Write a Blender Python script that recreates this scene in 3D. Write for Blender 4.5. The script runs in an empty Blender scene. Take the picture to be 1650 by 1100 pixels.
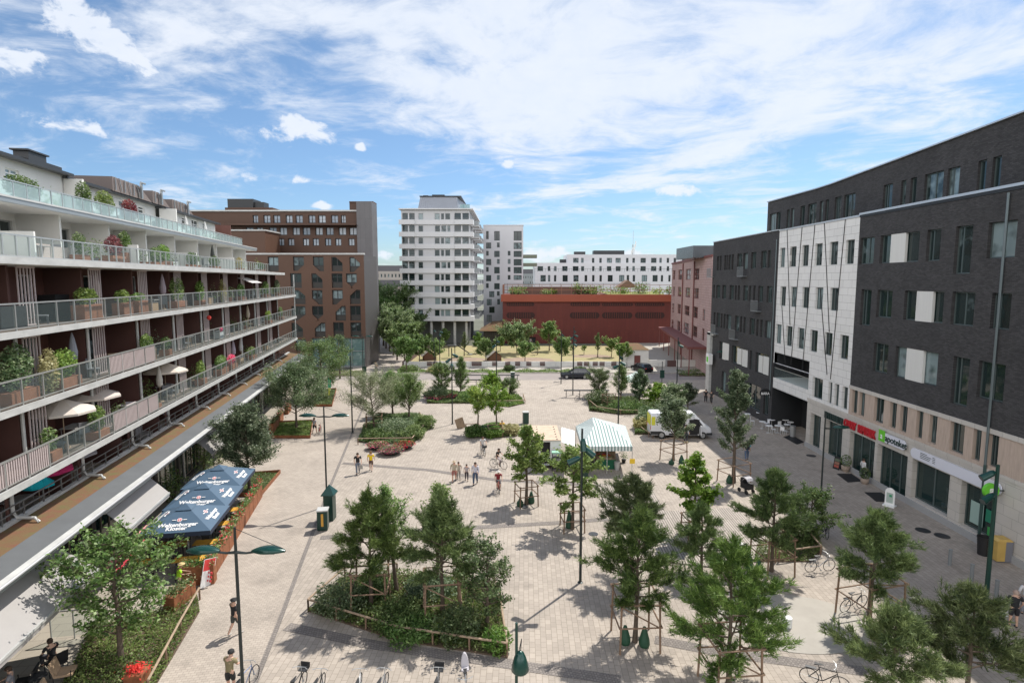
import bpy, math, random
import numpy as np
from math import radians as R, sin, cos, pi, atan2, sqrt
from mathutils import Vector, Matrix
C = bpy.context.scene.collection
SC = bpy.context.scene
#  camera
F = 940.0; TH = R(6.0); CH = 15.5
cam = bpy.data.cameras.new('camera'); camo = bpy.data.objects.new('camera', cam); C.objects.link(camo)
camo.location = (0, 0, CH); camo.rotation_euler = (R(90) - TH, 0, 0)
cam.lens = F / 1650 * 36; cam.sensor_width = 36; cam.clip_start = 0.1; cam.clip_end = 6000
SC.camera = camo
SC.view_settings.view_transform = 'Standard'; SC.view_settings.look = 'None'
SC.view_settings.exposure = 0.82; SC.view_settings.gamma = 1
SC.render.engine = 'CYCLES'
SC.cycles.max_bounces = 5; SC.cycles.transparent_max_bounces = 12
SC.cycles.caustics_reflective = False; SC.cycles.caustics_refractive = False
SC.cycles.use_denoising = True
SUN_EL = R(55.5); SUN_AZ = R(40.0)         # azimuth from +Y towards +X
#  world
W = bpy.data.worlds.new('World'); SC.world = W; W.use_nodes = True
nt = W.node_tree; nt.nodes.clear()
def wn(t, **k):
 n = nt.nodes.new(t)
 for a, b in k.items(): setattr(n, a, b)
 return n
def wm(op, a, b=None, c=None, clamp=False):
 n = wn('ShaderNodeMath', operation=op); n.use_clamp = clamp
 for i, v in enumerate((a, b, c)):
  if v is None: continue
  if isinstance(v, (int, float)): n.inputs[i].default_value = v
  else: nt.links.new(v, n.inputs[i])
 return n.outputs[0]
def sstep(x, lo, hi):
 n = wn('ShaderNodeMapRange', interpolation_type='SMOOTHSTEP'); nt.links.new(x, n.inputs[0])
 n.inputs[1].default_value = lo; n.inputs[2].default_value = hi
 return n.outputs[0]
sky = wn('ShaderNodeTexSky', sky_type='NISHITA'); sky.sun_disc = False
sky.sun_elevation = SUN_EL; sky.sun_rotation = SUN_AZ; sky.air_density = 1.0; sky.dust_density = 0.6; sky.ozone_density = 2.2; sky.altitude = 20
tc = wn('ShaderNodeTexCoord'); sp = wn('ShaderNodeSeparateXYZ'); nt.links.new(tc.outputs['Generated'], sp.inputs[0])
dx, dy, dz = sp.outputs
AZ = wm('ARCTAN2', dx, dy); EL = wm('ARCSINE', dz)
def noise(vec, scale, detail, rough, dist=0.0):
 n = wn('ShaderNodeTexNoise'); nt.links.new(vec, n.inputs['Vector'])
 n.inputs['Scale'].default_value = scale; n.inputs['Detail'].default_value = detail
 n.inputs['Roughness'].default_value = rough; n.inputs['Distortion'].default_value = dist
 return n.outputs['Fac']
def comb(a, b, c=0.0):
 n = wn('ShaderNodeCombineXYZ')
 for i, v in enumerate((a, b, c)):
  if isinstance(v, (int, float)): n.inputs[i].default_value = v
  else: nt.links.new(v, n.inputs[i])
 return n.outputs[0]
def ell(a0, e0, ra, re, rot=0.0, pw=1.0):      # soft ellipse round a direction of the sky
 a = wm('SUBTRACT', AZ, a0); e = wm('SUBTRACT', EL, e0); cr, sr = cos(rot), sin(rot)
 x = wm('ADD', wm('MULTIPLY', a, cr / ra), wm('MULTIPLY', e, sr / ra))
 y = wm('ADD', wm('MULTIPLY', a, -sr / re), wm('MULTIPLY', e, cr / re))
 d = wm('ADD', wm('MULTIPLY', x, x), wm('MULTIPLY', y, y))
 return wm('MULTIPLY', wm('POWER', 2.718, wm('MULTIPLY', d, -1.0)), pw)
inv = wm('DIVIDE', 1.0, wm('ADD', wm('MAXIMUM', dz, 0.0), 0.10))
lx = wm('MULTIPLY', dx, inv); ly = wm('MULTIPLY', dy, inv)
rx = wm('ADD', wm('MULTIPLY', lx, 0.93), wm('MULTIPLY', ly, -0.36)); ry = wm('ADD', wm('MULTIPLY', lx, 0.36), wm('MULTIPLY', ly, 0.93))
wv = comb(noise(comb(rx, ry, 1.0), .9, 3, .5), noise(comb(rx, ry, 5.0), .9, 3, .5), 0.0)
wp = wn('ShaderNodeVectorMath', operation='MULTIPLY_ADD'); nt.links.new(wv, wp.inputs[0]); wp.inputs[1].default_value = (.75,.75,0); nt.links.new(comb(wm('MULTIPLY', rx, 0.85), ry, 2.0), wp.inputs[2])
big = noise(wp.outputs[0], 0.8, 5, 0.55, 0.15)
fine = noise(wp.outputs[0], 2.5, 12, 0.64, 0.12)
pieces = [(-0.02,0.44,0.34,0.14,-0.1,0.42),(0.16,0.33,0.22,0.10,-0.35,0.40),(-0.20,0.33,0.24,0.05,-0.35,0.36),(0.42,0.40,0.25,0.12,0.0,0.34),(0.60,0.28,0.22,0.10,0.25,0.30),(-0.58,0.48,0.32,0.05,-0.15,0.36),
          (0.33,0.22,0.22,0.018,0.30,0.30),(0.20,0.17,0.20,0.012,0.25,0.22),(-0.52,0.37,0.12,0.05,-0.5,0.36),(-0.72,0.33,0.12,0.05,-0.3,0.34),(-0.03,0.26,0.18,0.05,-0.15,0.30),(-0.40,0.27,0.2,0.03,-0.2,0.22)]
acc = None
for q in pieces:
 v = ell(*q); acc = v if acc is None else wm('ADD', acc, v)
tot = wm('ADD', wm('ADD', wm('MULTIPLY', big, 0.9), wm('MULTIPLY', fine, 1.9)), wm('MULTIPLY', acc, 0.72))
cirrus = wm('MULTIPLY', sstep(tot, 1.32, 1.92), 0.90)
cn = noise(comb(AZ, wm('MULTIPLY', EL, 1.5), 1.3), 22.0, 9, 0.60, 0.3)
heaps = [(-0.342,0.232,0.060,0.026,0,1.0),(-0.245,0.212,0.012,0.010,0,.8),(-0.420,0.157,0.036,0.011,0,.9),(-0.338,0.156,0.030,0.009,0,.85),(-0.315,0.118,0.026,0.008,0,.85),(-0.064,0.120,0.034,0.010,0,.9),
         (-0.64,0.205,0.06,0.016,-.2,.9),(-0.61,0.33,0.11,0.035,-.45,.95),(-0.70,0.27,0.06,0.024,0,.9),(0.052,0.045,0.045,0.016,0,1.0),(-0.22,0.045,0.03,0.012,0,.9),(-0.007,0.190,0.018,0.008,0,.8),(0.27,0.142,0.045,0.012,0,.7),(0.38,0.137,0.025,0.016,0,.6),(0.19,0.043,0.06,0.010,0,.8)]
ac2 = None
for q in heaps:
 v = ell(*q); ac2 = v if ac2 is None else wm('MAXIMUM', ac2, v)
heap = sstep(wm('ADD', wm('MULTIPLY', ac2, 0.75), wm('MULTIPLY', wm('SUBTRACT', cn, 0.5), 2.2)), 0.28, 0.66)
hmask = wm('MULTIPLY', wm('MULTIPLY', heap, sstep(ac2, 0.05, 0.45)), 0.92)
cov = wm('MAXIMUM', cirrus, hmask)
mix = wn('ShaderNodeMix', data_type='RGBA'); nt.links.new(cov, mix.inputs[0])
tint = wn('ShaderNodeMix', data_type='RGBA'); tint.blend_type = 'MULTIPLY'; tint.inputs[0].default_value = 1; nt.links.new(sky.outputs[0], tint.inputs[6]); lowk = sstep(EL, -0.02, 0.42); tr_ = wn('ShaderNodeMix', data_type='RGBA'); nt.links.new(lowk, tr_.inputs[0]); tr_.inputs[6].default_value = (.46,.57,.70,1); tr_.inputs[7].default_value = (.53,.60,.64,1); nt.links.new(tr_.outputs[2], tint.inputs[7])
nt.links.new(tint.outputs[2], mix.inputs[6])
cc = wn('ShaderNodeMix', data_type='RGBA'); nt.links.new(wm('MULTIPLY', wm('ADD', cn, fine), 0.5), cc.inputs[0])
cc.inputs[6].default_value = (3.6, 4.1, 4.9, 1); cc.inputs[7].default_value = (5.0, 5.1, 5.3, 1)
nt.links.new(cc.outputs[2], mix.inputs[7])
fill_side = wm('MULTIPLY', sstep(wm('MULTIPLY', dy, -1.0), -0.40, 0.10), wm('SUBTRACT', 1.0, sstep(EL, 0.70, 1.05)))  # bright cloud band behind the camera, added out of view as shadow fill
fill_cloud = wm('MULTIPLY', wm('MULTIPLY', fill_side, sstep(wm('ADD', big, wm('MULTIPLY', fine, 0.5)), 0.52, 0.80)), sstep(EL, 0.0, 0.12))
mx2 = wn('ShaderNodeMix', data_type='RGBA'); nt.links.new(fill_cloud, mx2.inputs[0]); nt.links.new(mix.outputs[2], mx2.inputs[6]); mx2.inputs[7].default_value = (13.5, 13.3, 13.2, 1)
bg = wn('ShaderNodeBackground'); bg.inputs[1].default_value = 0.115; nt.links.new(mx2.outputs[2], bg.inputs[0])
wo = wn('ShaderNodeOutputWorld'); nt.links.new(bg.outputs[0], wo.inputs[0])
#  sun
sl = bpy.data.lights.new('sun', 'SUN'); sl.energy = 3.5; sl.angle = R(0.53); sl.color = (1.0, 0.955, 0.88)
so = bpy.data.objects.new('sun', sl); C.objects.link(so)
sv = Vector((sin(SUN_AZ) * cos(SUN_EL), cos(SUN_AZ) * cos(SUN_EL), sin(SUN_EL)))
so.rotation_euler = sv.to_track_quat('Z', 'Y').to_euler(); so.location = (40, 60, 90)
#  measuring: pixels of the survey photo to points of the place
def ray(px, py):
 u = (px - 825) / F; v = (550 - py) / F
 return u, cos(TH) + v * sin(TH), -sin(TH) + v * cos(TH)
def G(px, py, z=0.0):
 u, f, w = ray(px, py); t = (z - CH) / w; return (u * t, f * t)
def onX(px, py, X):
 u, f, w = ray(px, py); t = X / u; return f * t, CH + w * t
def onY(px, py, Y):
 u, f, w = ray(px, py); t = Y / f; return u * t, CH + w * t
def hgt(y, Y):                                   # height of something seen at row y at distance Y
 return onY(825, y, Y)[1]
#  mesh builder
class MB:
 def __init__(s): s.v = []; s.f = []; s.m = []
 def add(s, vs, fs, m=0):
  o = len(s.v); s.v += [tuple(p) for p in vs]; s.f += [tuple(i + o for i in f) for f in fs]; s.m += [m] * len(fs); return s
 def box(s, a, b, m=0, M=None):
  (x0, y0, z0), (x1, y1, z1) = a, b
  vs = [(x0,y0,z0),(x1,y0,z0),(x1,y1,z0),(x0,y1,z0),(x0,y0,z1),(x1,y0,z1),(x1,y1,z1),(x0,y1,z1)]
  if M is not None: vs = [M @ Vector(p) for p in vs]
  return s.add(vs, [(0,3,2,1),(4,5,6,7),(0,1,5,4),(1,2,6,5),(2,3,7,6),(3,0,4,7)], m)
 def cbox(s, c, d, m=0, rz=0, M=None):
  T = Matrix.Translation(c) @ Matrix.Rotation(rz, 4, 'Z')
  if M is not None: T = M @ T
  return s.box((-d[0]/2,-d[1]/2,-d[2]/2), (d[0]/2,d[1]/2,d[2]/2), m, T)
 def beam(s, p, q, w, h, m=0):                # rectangular bar between two points
  p = Vector(p); q = Vector(q); d = q - p; L = d.length
  if L < 1e-6: return s
  z = Vector((0,0,1)) if abs(d.normalized().z) < .95 else Vector((1,0,0))
  x = d.normalized(); y = z.cross(x).normalized(); z = x.cross(y)
  vs = []
  for e in (p, q):
   for (a, b) in ((-1,-1),(1,-1),(1,1),(-1,1)): vs.append(e + y*(a*w/2) + z*(b*h/2))
  return s.add(vs, [(0,1,2,3),(7,6,5,4),(0,4,5,1),(1,5,6,2),(2,6,7,3),(3,7,4,0)], m)
 def tube(s, pts, rs, n=8, m=0, caps=True):
  pts = [Vector(p) for p in pts]
  if isinstance(rs, (int, float)): rs = [rs] * len(pts)
  vs = []; fs = []
  for i, p in enumerate(pts):
   d = (pts[min(i+1, len(pts)-1)] - pts[max(i-1, 0)])
   d = d.normalized() if d.length > 1e-9 else Vector((0,0,1))
   a = Vector((1,0,0)) if abs(d.x) < .8 else Vector((0,1,0))
   x = d.cross(a).normalized(); y = d.cross(x)
   for k in range(n):
    t = 2*pi*k/n; vs.append(p + (x*cos(t) + y*sin(t)) * rs[i])
  for i in range(len(pts)-1):
   for k in range(n):
    a = i*n+k; b = i*n+(k+1)%n; fs.append((a, b, b+n, a+n))
  if caps:
   fs.append(tuple(range(n))); o = (len(pts)-1)*n; fs.append(tuple(o+k for k in range(n-1,-1,-1)))
  return s.add(vs, fs, m)
 def lathe(s, prof, c=(0,0,0), n=12, m=0, M=None):
  vs = []; fs = []
  for r, z in prof:
   for k in range(n): vs.append(Vector((c[0]+r*cos(2*pi*k/n), c[1]+r*sin(2*pi*k/n), c[2]+z)))
  if M is not None: vs = [M @ p for p in vs]
  for i in range(len(prof)-1):
   for k in range(n):
    a = i*n+k; b = i*n+(k+1)%n; fs.append((a, b, b+n, a+n))
  fs.append(tuple(range(n-1,-1,-1))); o = (len(prof)-1)*n; fs.append(tuple(o+k for k in range(n)))
  return s.add(vs, fs, m)
 def prism(s, poly, z0, z1, m=0):
  n = len(poly); A = sum(poly[i][0]*poly[(i+1)%n][1]-poly[(i+1)%n][0]*poly[i][1] for i in range(n))
  if A < 0: poly = poly[::-1]
  vs = [(x,y,z0) for x,y in poly] + [(x,y,z1) for x,y in poly]
  return s.add(vs, [tuple(range(n-1,-1,-1)), tuple(range(n,2*n))] + [(i,(i+1)%n,(i+1)%n+n,i+n) for i in range(n)], m)
 def quad(s, a, b, c, d, m=0): return s.add([a,b,c,d], [(0,1,2,3)], m)
 def mesh(s, name, mats):
  me = bpy.data.meshes.new(name); me.from_pydata([tuple(p) for p in s.v], [], s.f)
  if not isinstance(mats, (list, tuple)): mats = [mats]
  for q in mats: me.materials.append(q)
  if len(mats) > 1: me.polygons.foreach_set('material_index', s.m)
  me.update(); return me
def smooth(me, on=True):
 me.polygons.foreach_set('use_smooth', [on]*len(me.polygons)); return me
def link(name, me, parent=None, loc=(0,0,0), rz=0.0):
 o = bpy.data.objects.new(name, me); C.objects.link(o); o.location = loc; o.rotation_euler = (0,0,rz)
 if parent is not None:
  o.parent = parent
  if parent.name in WORLDROOT: o.matrix_parent_inverse = Matrix.Translation(-Vector(parent.location))
 return o
WORLDROOT = set()
def place(name, label, cat, loc, group=None):    # a building or wall whose parts are given in coordinates of the place
 o = thing(name, label, cat, loc, 0, group); WORLDROOT.add(o.name); return o
def part(name, mb, mats, parent=None, loc=(0,0,0), rz=0.0, label=None, sm=False):
 me = mb.mesh(name, mats)
 if sm: smooth(me)
 o = link(name, me, parent, loc, rz)
 if label: o['label'] = label
 return o
def tag(o, label=None, cat=None, group=None, kind=None):
 if label: o['label'] = label
 if cat: o['category'] = cat
 if group: o['group'] = group
 if kind: o['kind'] = kind
 return o
def thing(name, label, cat, loc=(0,0,0), rz=0.0, group=None):
 return tag(link(name, None, None, loc, rz), label, cat, group)
def copy_thing(o, loc=None, rz=None, label=None, group=None, scale=None, parent=None):
 c = o.copy(); C.objects.link(c); c.parent = parent
 for ch in list(o.children): copy_thing(ch, parent=c)
 if loc is not None: c.location = loc
 if rz is not None: c.rotation_euler = (0,0,rz)
 if scale is not None: c.scale = (scale,)*3 if isinstance(scale,(int,float)) else scale
 if label: c['label'] = label
 if group: c['group'] = group
 return c
def struct(name, mb, mats, kind='structure'):
 return tag(part(name, mb, mats), kind=kind)
#  materials
def mat(name, col, rough=0.8, metal=0.0, var=0.0, vscale=3.0, bump=0.0, bscale=30.0, spec=0.5, col2=None, trans=0.0, alpha=1.0, rand=0.0, stretch=(1,1,1)):
 m = bpy.data.materials.new(name); m.use_nodes = True; t = m.node_tree; b = t.nodes['Principled BSDF']
 b.inputs['Base Color'].default_value = (*col, 1); b.inputs['Roughness'].default_value = rough
 b.inputs['Metallic'].default_value = metal; b.inputs['Specular IOR Level'].default_value = spec
 b.inputs['Alpha'].default_value = alpha
 if trans: b.inputs['Transmission Weight'].default_value = trans
 co = None
 def coords():
  nonlocal co
  if co is None:
   g = t.nodes.new('ShaderNodeNewGeometry'); mp = t.nodes.new('ShaderNodeMapping'); mp.inputs['Scale'].default_value = stretch
   t.links.new(g.outputs['Position'], mp.inputs[0]); co = mp.outputs[0]
  return co
 last = None
 if var or col2:
  n = t.nodes.new('ShaderNodeTexNoise'); n.inputs['Scale'].default_value = vscale; n.inputs['Detail'].default_value = 6; n.inputs['Roughness'].default_value = .65
  t.links.new(coords(), n.inputs['Vector'])
  r = t.nodes.new('ShaderNodeMapRange'); r.inputs[1].default_value = .3; r.inputs[2].default_value = .7; t.links.new(n.outputs['Fac'], r.inputs[0])
  x = t.nodes.new('ShaderNodeMix'); x.data_type = 'RGBA'; t.links.new(r.outputs[0], x.inputs[0])
  c2 = col2 or tuple(min(1, c*(1+var)) for c in col); c1 = col if col2 else tuple(c*(1-var) for c in col)
  x.inputs[6].default_value = (*c1,1); x.inputs[7].default_value = (*c2,1); last = x.outputs[2]
 if rand:
  oi = t.nodes.new('ShaderNodeObjectInfo'); hs = t.nodes.new('ShaderNodeHueSaturation')
  r = t.nodes.new('ShaderNodeMapRange'); r.inputs[3].default_value = 1-rand; r.inputs[4].default_value = 1+rand; t.links.new(oi.outputs['Random'], r.inputs[0])
  t.links.new(r.outputs[0], hs.inputs['Value'])
  if last: t.links.new(last, hs.inputs['Color'])
  else: hs.inputs['Color'].default_value = (*col,1)
  last = hs.outputs[0]
 if last: t.links.new(last, b.inputs['Base Color'])
 if bump:
  n = t.nodes.new('ShaderNodeTexNoise'); n.inputs['Scale'].default_value = bscale; n.inputs['Detail'].default_value = 4; t.links.new(coords(), n.inputs['Vector'])
  bp = t.nodes.new('ShaderNodeBump'); bp.inputs['Strength'].default_value = bump; bp.inputs['Distance'].default_value = .02
  t.links.new(n.outputs['Fac'], bp.inputs['Height']); t.links.new(bp.outputs[0], b.inputs['Normal'])
 return m
def wallmat(name, col, axis, bw, bh, mortar, mort=0.012, var=.12, rough=.85, off=.5, bump=.3, dirt=.12, vs=.35, spots=()):
 """brick / panel cladding; axis: 'X' wall facing +-X, 'Y' wall facing +-Y, 'Z' floor, or angle in radians of the wall's run"""
 m = bpy.data.materials.new(name); m.use_nodes = True; t = m.node_tree; b = t.nodes['Principled BSDF']; b.inputs['Roughness'].default_value = rough
 g = t.nodes.new('ShaderNodeNewGeometry'); s = t.nodes.new('ShaderNodeSeparateXYZ'); t.links.new(g.outputs['Position'], s.inputs[0])
 cb = t.nodes.new('ShaderNodeCombineXYZ')
 if axis == 'X': t.links.new(s.outputs[1], cb.inputs[0]); t.links.new(s.outputs[2], cb.inputs[1])
 elif axis == 'Y': t.links.new(s.outputs[0], cb.inputs[0]); t.links.new(s.outputs[2], cb.inputs[1])
 else:
  mp = t.nodes.new('ShaderNodeMapping'); mp.inputs['Rotation'].default_value = (0,0,axis if isinstance(axis,float) else 0)
  t.links.new(g.outputs['Position'], mp.inputs[0]); cb = mp
 br = t.nodes.new('ShaderNodeTexBrick'); t.links.new(cb.outputs[0], br.inputs['Vector'])
 br.offset = off; br.inputs['Scale'].default_value = 1; br.inputs['Brick Width'].default_value = bw; br.inputs['Row Height'].default_value = bh
 br.inputs['Mortar Size'].default_value = mort; br.inputs['Mortar Smooth'].default_value = .3; br.inputs['Bias'].default_value = 0
 br.inputs['Color1'].default_value = (*[c*(1-var) for c in col],1); br.inputs['Color2'].default_value = (*[min(1,c*(1+var)) for c in col],1); br.inputs['Mortar'].default_value = (*mortar,1)
 n = t.nodes.new('ShaderNodeTexNoise'); n.inputs['Scale'].default_value = vs; n.inputs['Detail'].default_value = 7; n.inputs['Roughness'].default_value=.7; t.links.new(g.outputs['Position'], n.inputs['Vector'])
 r = t.nodes.new('ShaderNodeMapRange'); r.inputs[1].default_value=.25; r.inputs[2].default_value=.75; r.inputs[3].default_value=1-dirt; r.inputs[4].default_value=1+dirt; t.links.new(n.outputs['Fac'], r.inputs[0])
 fac = r.outputs[0]
 for sc_, lo, hi, am in spots:
  n3 = t.nodes.new('ShaderNodeTexNoise'); n3.inputs['Scale'].default_value = sc_; n3.inputs['Detail'].default_value = 3; t.links.new(g.outputs['Position'], n3.inputs['Vector'])
  r3 = t.nodes.new('ShaderNodeMapRange'); r3.inputs[1].default_value=lo; r3.inputs[2].default_value=hi; r3.inputs[3].default_value=1; r3.inputs[4].default_value=1-am; t.links.new(n3.outputs['Fac'], r3.inputs[0])
  m3 = t.nodes.new('ShaderNodeMath'); m3.operation='MULTIPLY'; t.links.new(fac, m3.inputs[0]); t.links.new(r3.outputs[0], m3.inputs[1]); fac = m3.outputs[0]
 x = t.nodes.new('ShaderNodeVectorMath'); x.operation='SCALE'; t.links.new(br.outputs['Color'], x.inputs[0]); t.links.new(fac, x.inputs['Scale'])
 t.links.new(x.outputs[0], b.inputs['Base Color'])
 if bump:
  bp = t.nodes.new('ShaderNodeBump'); bp.inputs['Strength'].default_value = bump; bp.inputs['Distance'].default_value = .02; bp.invert = True
  t.links.new(br.outputs['Fac'], bp.inputs['Height']); t.links.new(bp.outputs[0], b.inputs['Normal'])
 return m
def leafmat(name, c1, c2, c3=None, back=.35):
 m = bpy.data.materials.new(name); m.use_nodes = True; t = m.node_tree; b = t.nodes['Principled BSDF']; out = t.nodes['Material Output']
 c1, c2, c3 = [tuple(min(.8, v*k) for v,k in zip(c,(1.30,1.40,1.20))) if c else None for c in (c1, c2, c3)]
 g = t.nodes.new('ShaderNodeNewGeometry'); n = t.nodes.new('ShaderNodeTexNoise'); n.inputs['Scale'].default_value = 1.3; n.inputs['Detail'].default_value = 3
 t.links.new(g.outputs['Position'], n.inputs['Vector'])
 ad = t.nodes.new('ShaderNodeMath'); ad.operation='ADD'; t.links.new(n.outputs['Fac'], ad.inputs[0])
 mu = t.nodes.new('ShaderNodeMath'); mu.operation='MULTIPLY'; t.links.new(g.outputs['Random Per Island'], mu.inputs[0]); mu.inputs[1].default_value=.55; t.links.new(mu.outputs[0], ad.inputs[1])
 cr = t.nodes.new('ShaderNodeValToRGB'); e = cr.color_ramp.elements; e[0].position=.45; e[0].color=(*c1,1); e[1].position=1.0; e[1].color=(*c2,1)
 if c3: q = cr.color_ramp.elements.new(1.0); cr.color_ramp.elements[1].position=.85; q.color=(*c3,1)
 t.links.new(ad.outputs[0], cr.inputs[0]); oi = t.nodes.new('ShaderNodeObjectInfo'); hv = t.nodes.new('ShaderNodeHueSaturation'); t.links.new(cr.outputs[0], hv.inputs['Color'])
 for nm, lo, hi, k_ in (('Value', .78, 1.15, 1.0), ('Hue', .485, .512, 7.3), ('Saturation', .85, 1.1, 3.7)):
  mm = t.nodes.new('ShaderNodeMath'); mm.operation = 'MULTIPLY'; t.links.new(oi.outputs['Random'], mm.inputs[0]); mm.inputs[1].default_value = k_; ff = t.nodes.new('ShaderNodeMath'); ff.operation = 'FRACT'; t.links.new(mm.outputs[0], ff.inputs[0])
  mr = t.nodes.new('ShaderNodeMapRange'); mr.inputs[3].default_value = lo; mr.inputs[4].default_value = hi; t.links.new(ff.outputs[0], mr.inputs[0]); t.links.new(mr.outputs[0], hv.inputs[nm])
 cr = hv; t.links.new(cr.outputs[0], b.inputs['Base Color']); b.inputs['Roughness'].default_value=.5; b.inputs['Specular IOR Level'].default_value=.3
 tr = t.nodes.new('ShaderNodeBsdfTranslucent'); hs = t.nodes.new('ShaderNodeHueSaturation'); hs.inputs['Value'].default_value=1.35; hs.inputs['Hue'].default_value=.485; t.links.new(cr.outputs[0], hs.inputs['Color']); t.links.new(hs.outputs[0], tr.inputs[0])
 mx = t.nodes.new('ShaderNodeMixShader'); mx.inputs[0].default_value=back; t.links.new(b.outputs[0], mx.inputs[1]); t.links.new(tr.outputs[0], mx.inputs[2]); t.links.new(mx.outputs[0], out.inputs[0])
 return m
def glassmat(name, dark=(.016,.028,.028), light=(.20,.26,.27), amount=.25, rough=.04):
 """window pane: near-black room behind, some with blinds or curtains, glossy"""
 m = bpy.data.materials.new(name); m.use_nodes = True; t = m.node_tree; b = t.nodes['Principled BSDF']
 oi = t.nodes.new('ShaderNodeObjectInfo'); g = t.nodes.new('ShaderNodeNewGeometry'); n = t.nodes.new('ShaderNodeTexNoise'); n.inputs['Scale'].default_value=1.1; n.inputs['Detail'].default_value=2
 t.links.new(g.outputs['Position'], n.inputs['Vector'])
 a = t.nodes.new('ShaderNodeMath'); a.operation='MULTIPLY_ADD'; t.links.new(n.outputs['Fac'], a.inputs[0]); a.inputs[1].default_value=.8; t.links.new(oi.outputs['Random'], a.inputs[2])
 r = t.nodes.new('ShaderNodeMapRange'); r.inputs[1].default_value=1.45-amount*1.1; r.inputs[2].default_value=1.62-amount*.9; t.links.new(a.outputs[0], r.inputs[0])
 x = t.nodes.new('ShaderNodeMix'); x.data_type='RGBA'; x.inputs[6].default_value=(*dark,1); x.inputs[7].default_value=(*light,1); t.links.new(r.outputs[0], x.inputs[0])
 t.links.new(x.outputs[2], b.inputs['Base Color']); b.inputs['Roughness'].default_value=rough; b.inputs['Specular IOR Level'].default_value=.75; b.inputs['IOR'].default_value=1.5
 n2 = t.nodes.new('ShaderNodeTexNoise'); n2.inputs['Scale'].default_value=.7; t.links.new(g.outputs['Position'], n2.inputs['Vector'])
 bp = t.nodes.new('ShaderNodeBump'); bp.inputs['Strength'].default_value=.12; bp.inputs['Distance'].default_value=.05; t.links.new(n2.outputs['Fac'], bp.inputs['Height']); t.links.new(bp.outputs[0], b.inputs['Normal'])
 return m
def clearglass(name, tint=(.75,.87,.88), a=.35):
 m = bpy.data.materials.new(name); m.use_nodes = True; t = m.node_tree; out = t.nodes['Material Output']; t.nodes.remove(t.nodes['Principled BSDF'])
 tr = t.nodes.new('ShaderNodeBsdfTransparent'); tr.inputs[0].default_value=(*tint,1); gl = t.nodes.new('ShaderNodeBsdfPrincipled'); gl.inputs['Base Color'].default_value=(.33,.42,.43,1); gl.inputs['Roughness'].default_value=.08
 mx = t.nodes.new('ShaderNodeMixShader'); mx.inputs[0].default_value=a; t.links.new(tr.outputs[0], mx.inputs[1]); t.links.new(gl.outputs[0], mx.inputs[2]); t.links.new(mx.outputs[0], out.inputs[0]); return m
#  walls with window openings
_wc = {}
def frame2(O, U, N):
 O = Vector(O); U = Vector(U).normalized(); N = Vector(N).normalized()
 return lambda a, b, d=0.0: O + U*a + Vector((0,0,b)) + N*d
def wall(mb, O, U, N, w, h, holes, depth=.2, m=0, top=None, mrev=None):
 """front skin of a wall w x h with holes (a0,b0,a1,b1) and their reveals; top(a) optional roof line"""
 P = frame2(O, U, N); mrev = m if mrev is None else mrev
 xs = sorted(set([0, w] + [round(v,4) for q in holes for v in (q[0], q[2])])); zs = sorted(set([0, h] + [round(v,4) for q in holes for v in (q[1], q[3])]))
 xs = [x for x in xs if -1e-6 <= x <= w+1e-6]; zs = [z for z in zs if -1e-6 <= z <= h+1e-6]
 flip = Vector(U).cross(Vector((0,0,1))).dot(Vector(N)) < 0
 def Q(a, b, c, d, mm): mb.quad(*((d, c, b, a) if flip else (a, b, c, d)), mm)
 for j in range(len(zs)-1):
  run = None
  for i in range(len(xs)):
   solid = False
   if i < len(xs)-1:
    cx = (xs[i]+xs[i+1])/2; cz = (zs[j]+zs[j+1])/2
    solid = not any(q[0] < cx < q[2] and q[1] < cz < q[3] for q in holes)
   if solid and run is None: run = xs[i]
   if not solid and run is not None:
    a0, a1 = run, xs[i]; last = j == len(zs)-2
    if last and top:
     k = max(1, int((a1-a0)/3));
     for e in range(k):
      c0 = a0+(a1-a0)*e/k; c1 = a0+(a1-a0)*(e+1)/k
      Q(P(c0,zs[j]), P(c1,zs[j]), P(c1,top(c1)), P(c0,top(c0)), m)
    else: Q(P(a0,zs[j]), P(a1,zs[j]), P(a1,zs[j+1]), P(a0,zs[j+1]), m)
    run = None
 for (a0,b0,a1,b1) in [q[:4] for q in holes]:
  d = -depth
  Q(P(a0,b0), P(a0,b0,d), P(a0,b1,d), P(a0,b1), mrev); Q(P(a1,b0,d), P(a1,b0), P(a1,b1), P(a1,b1,d), mrev)
  Q(P(a0,b0,d), P(a0,b0), P(a1,b0), P(a1,b0,d), mrev); Q(P(a0,b1), P(a0,b1,d), P(a1,b1,d), P(a1,b1), mrev)
def win_mesh(w, h, muls, trans, ft, matf, sill):
 key = (round(w,2), round(h,2), muls, trans, ft, matf.name, sill)
 if key not in _wc:
  b = MB(); t = ft
  b.box((0,-.03,0),(t,.05,h)); b.box((w-t,-.03,0),(w,.05,h)); b.box((t,-.03,0),(w-t,.05,t)); b.box((t,-.03,h-t),(w-t,.05,h))
  for k in muls: b.box((w*k-t*.6,-.028,t),(w*k+t*.6,.048,h-t))
  for k in trans: b.box((t,-.026,h*k-t*.5),(w-t,.046,h*k+t*.5))
  if sill: b.box((-.03,-.03-sill,-.05),(w+.03,-.03,-.003))
  g = MB(); g.quad((t,.02,t),(w-t,.02,t),(w-t,.02,h-t),(t,.02,h-t))
  _wc[key] = (b.mesh('window', matf), g)
 return _wc[key]
_pc = {}
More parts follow.
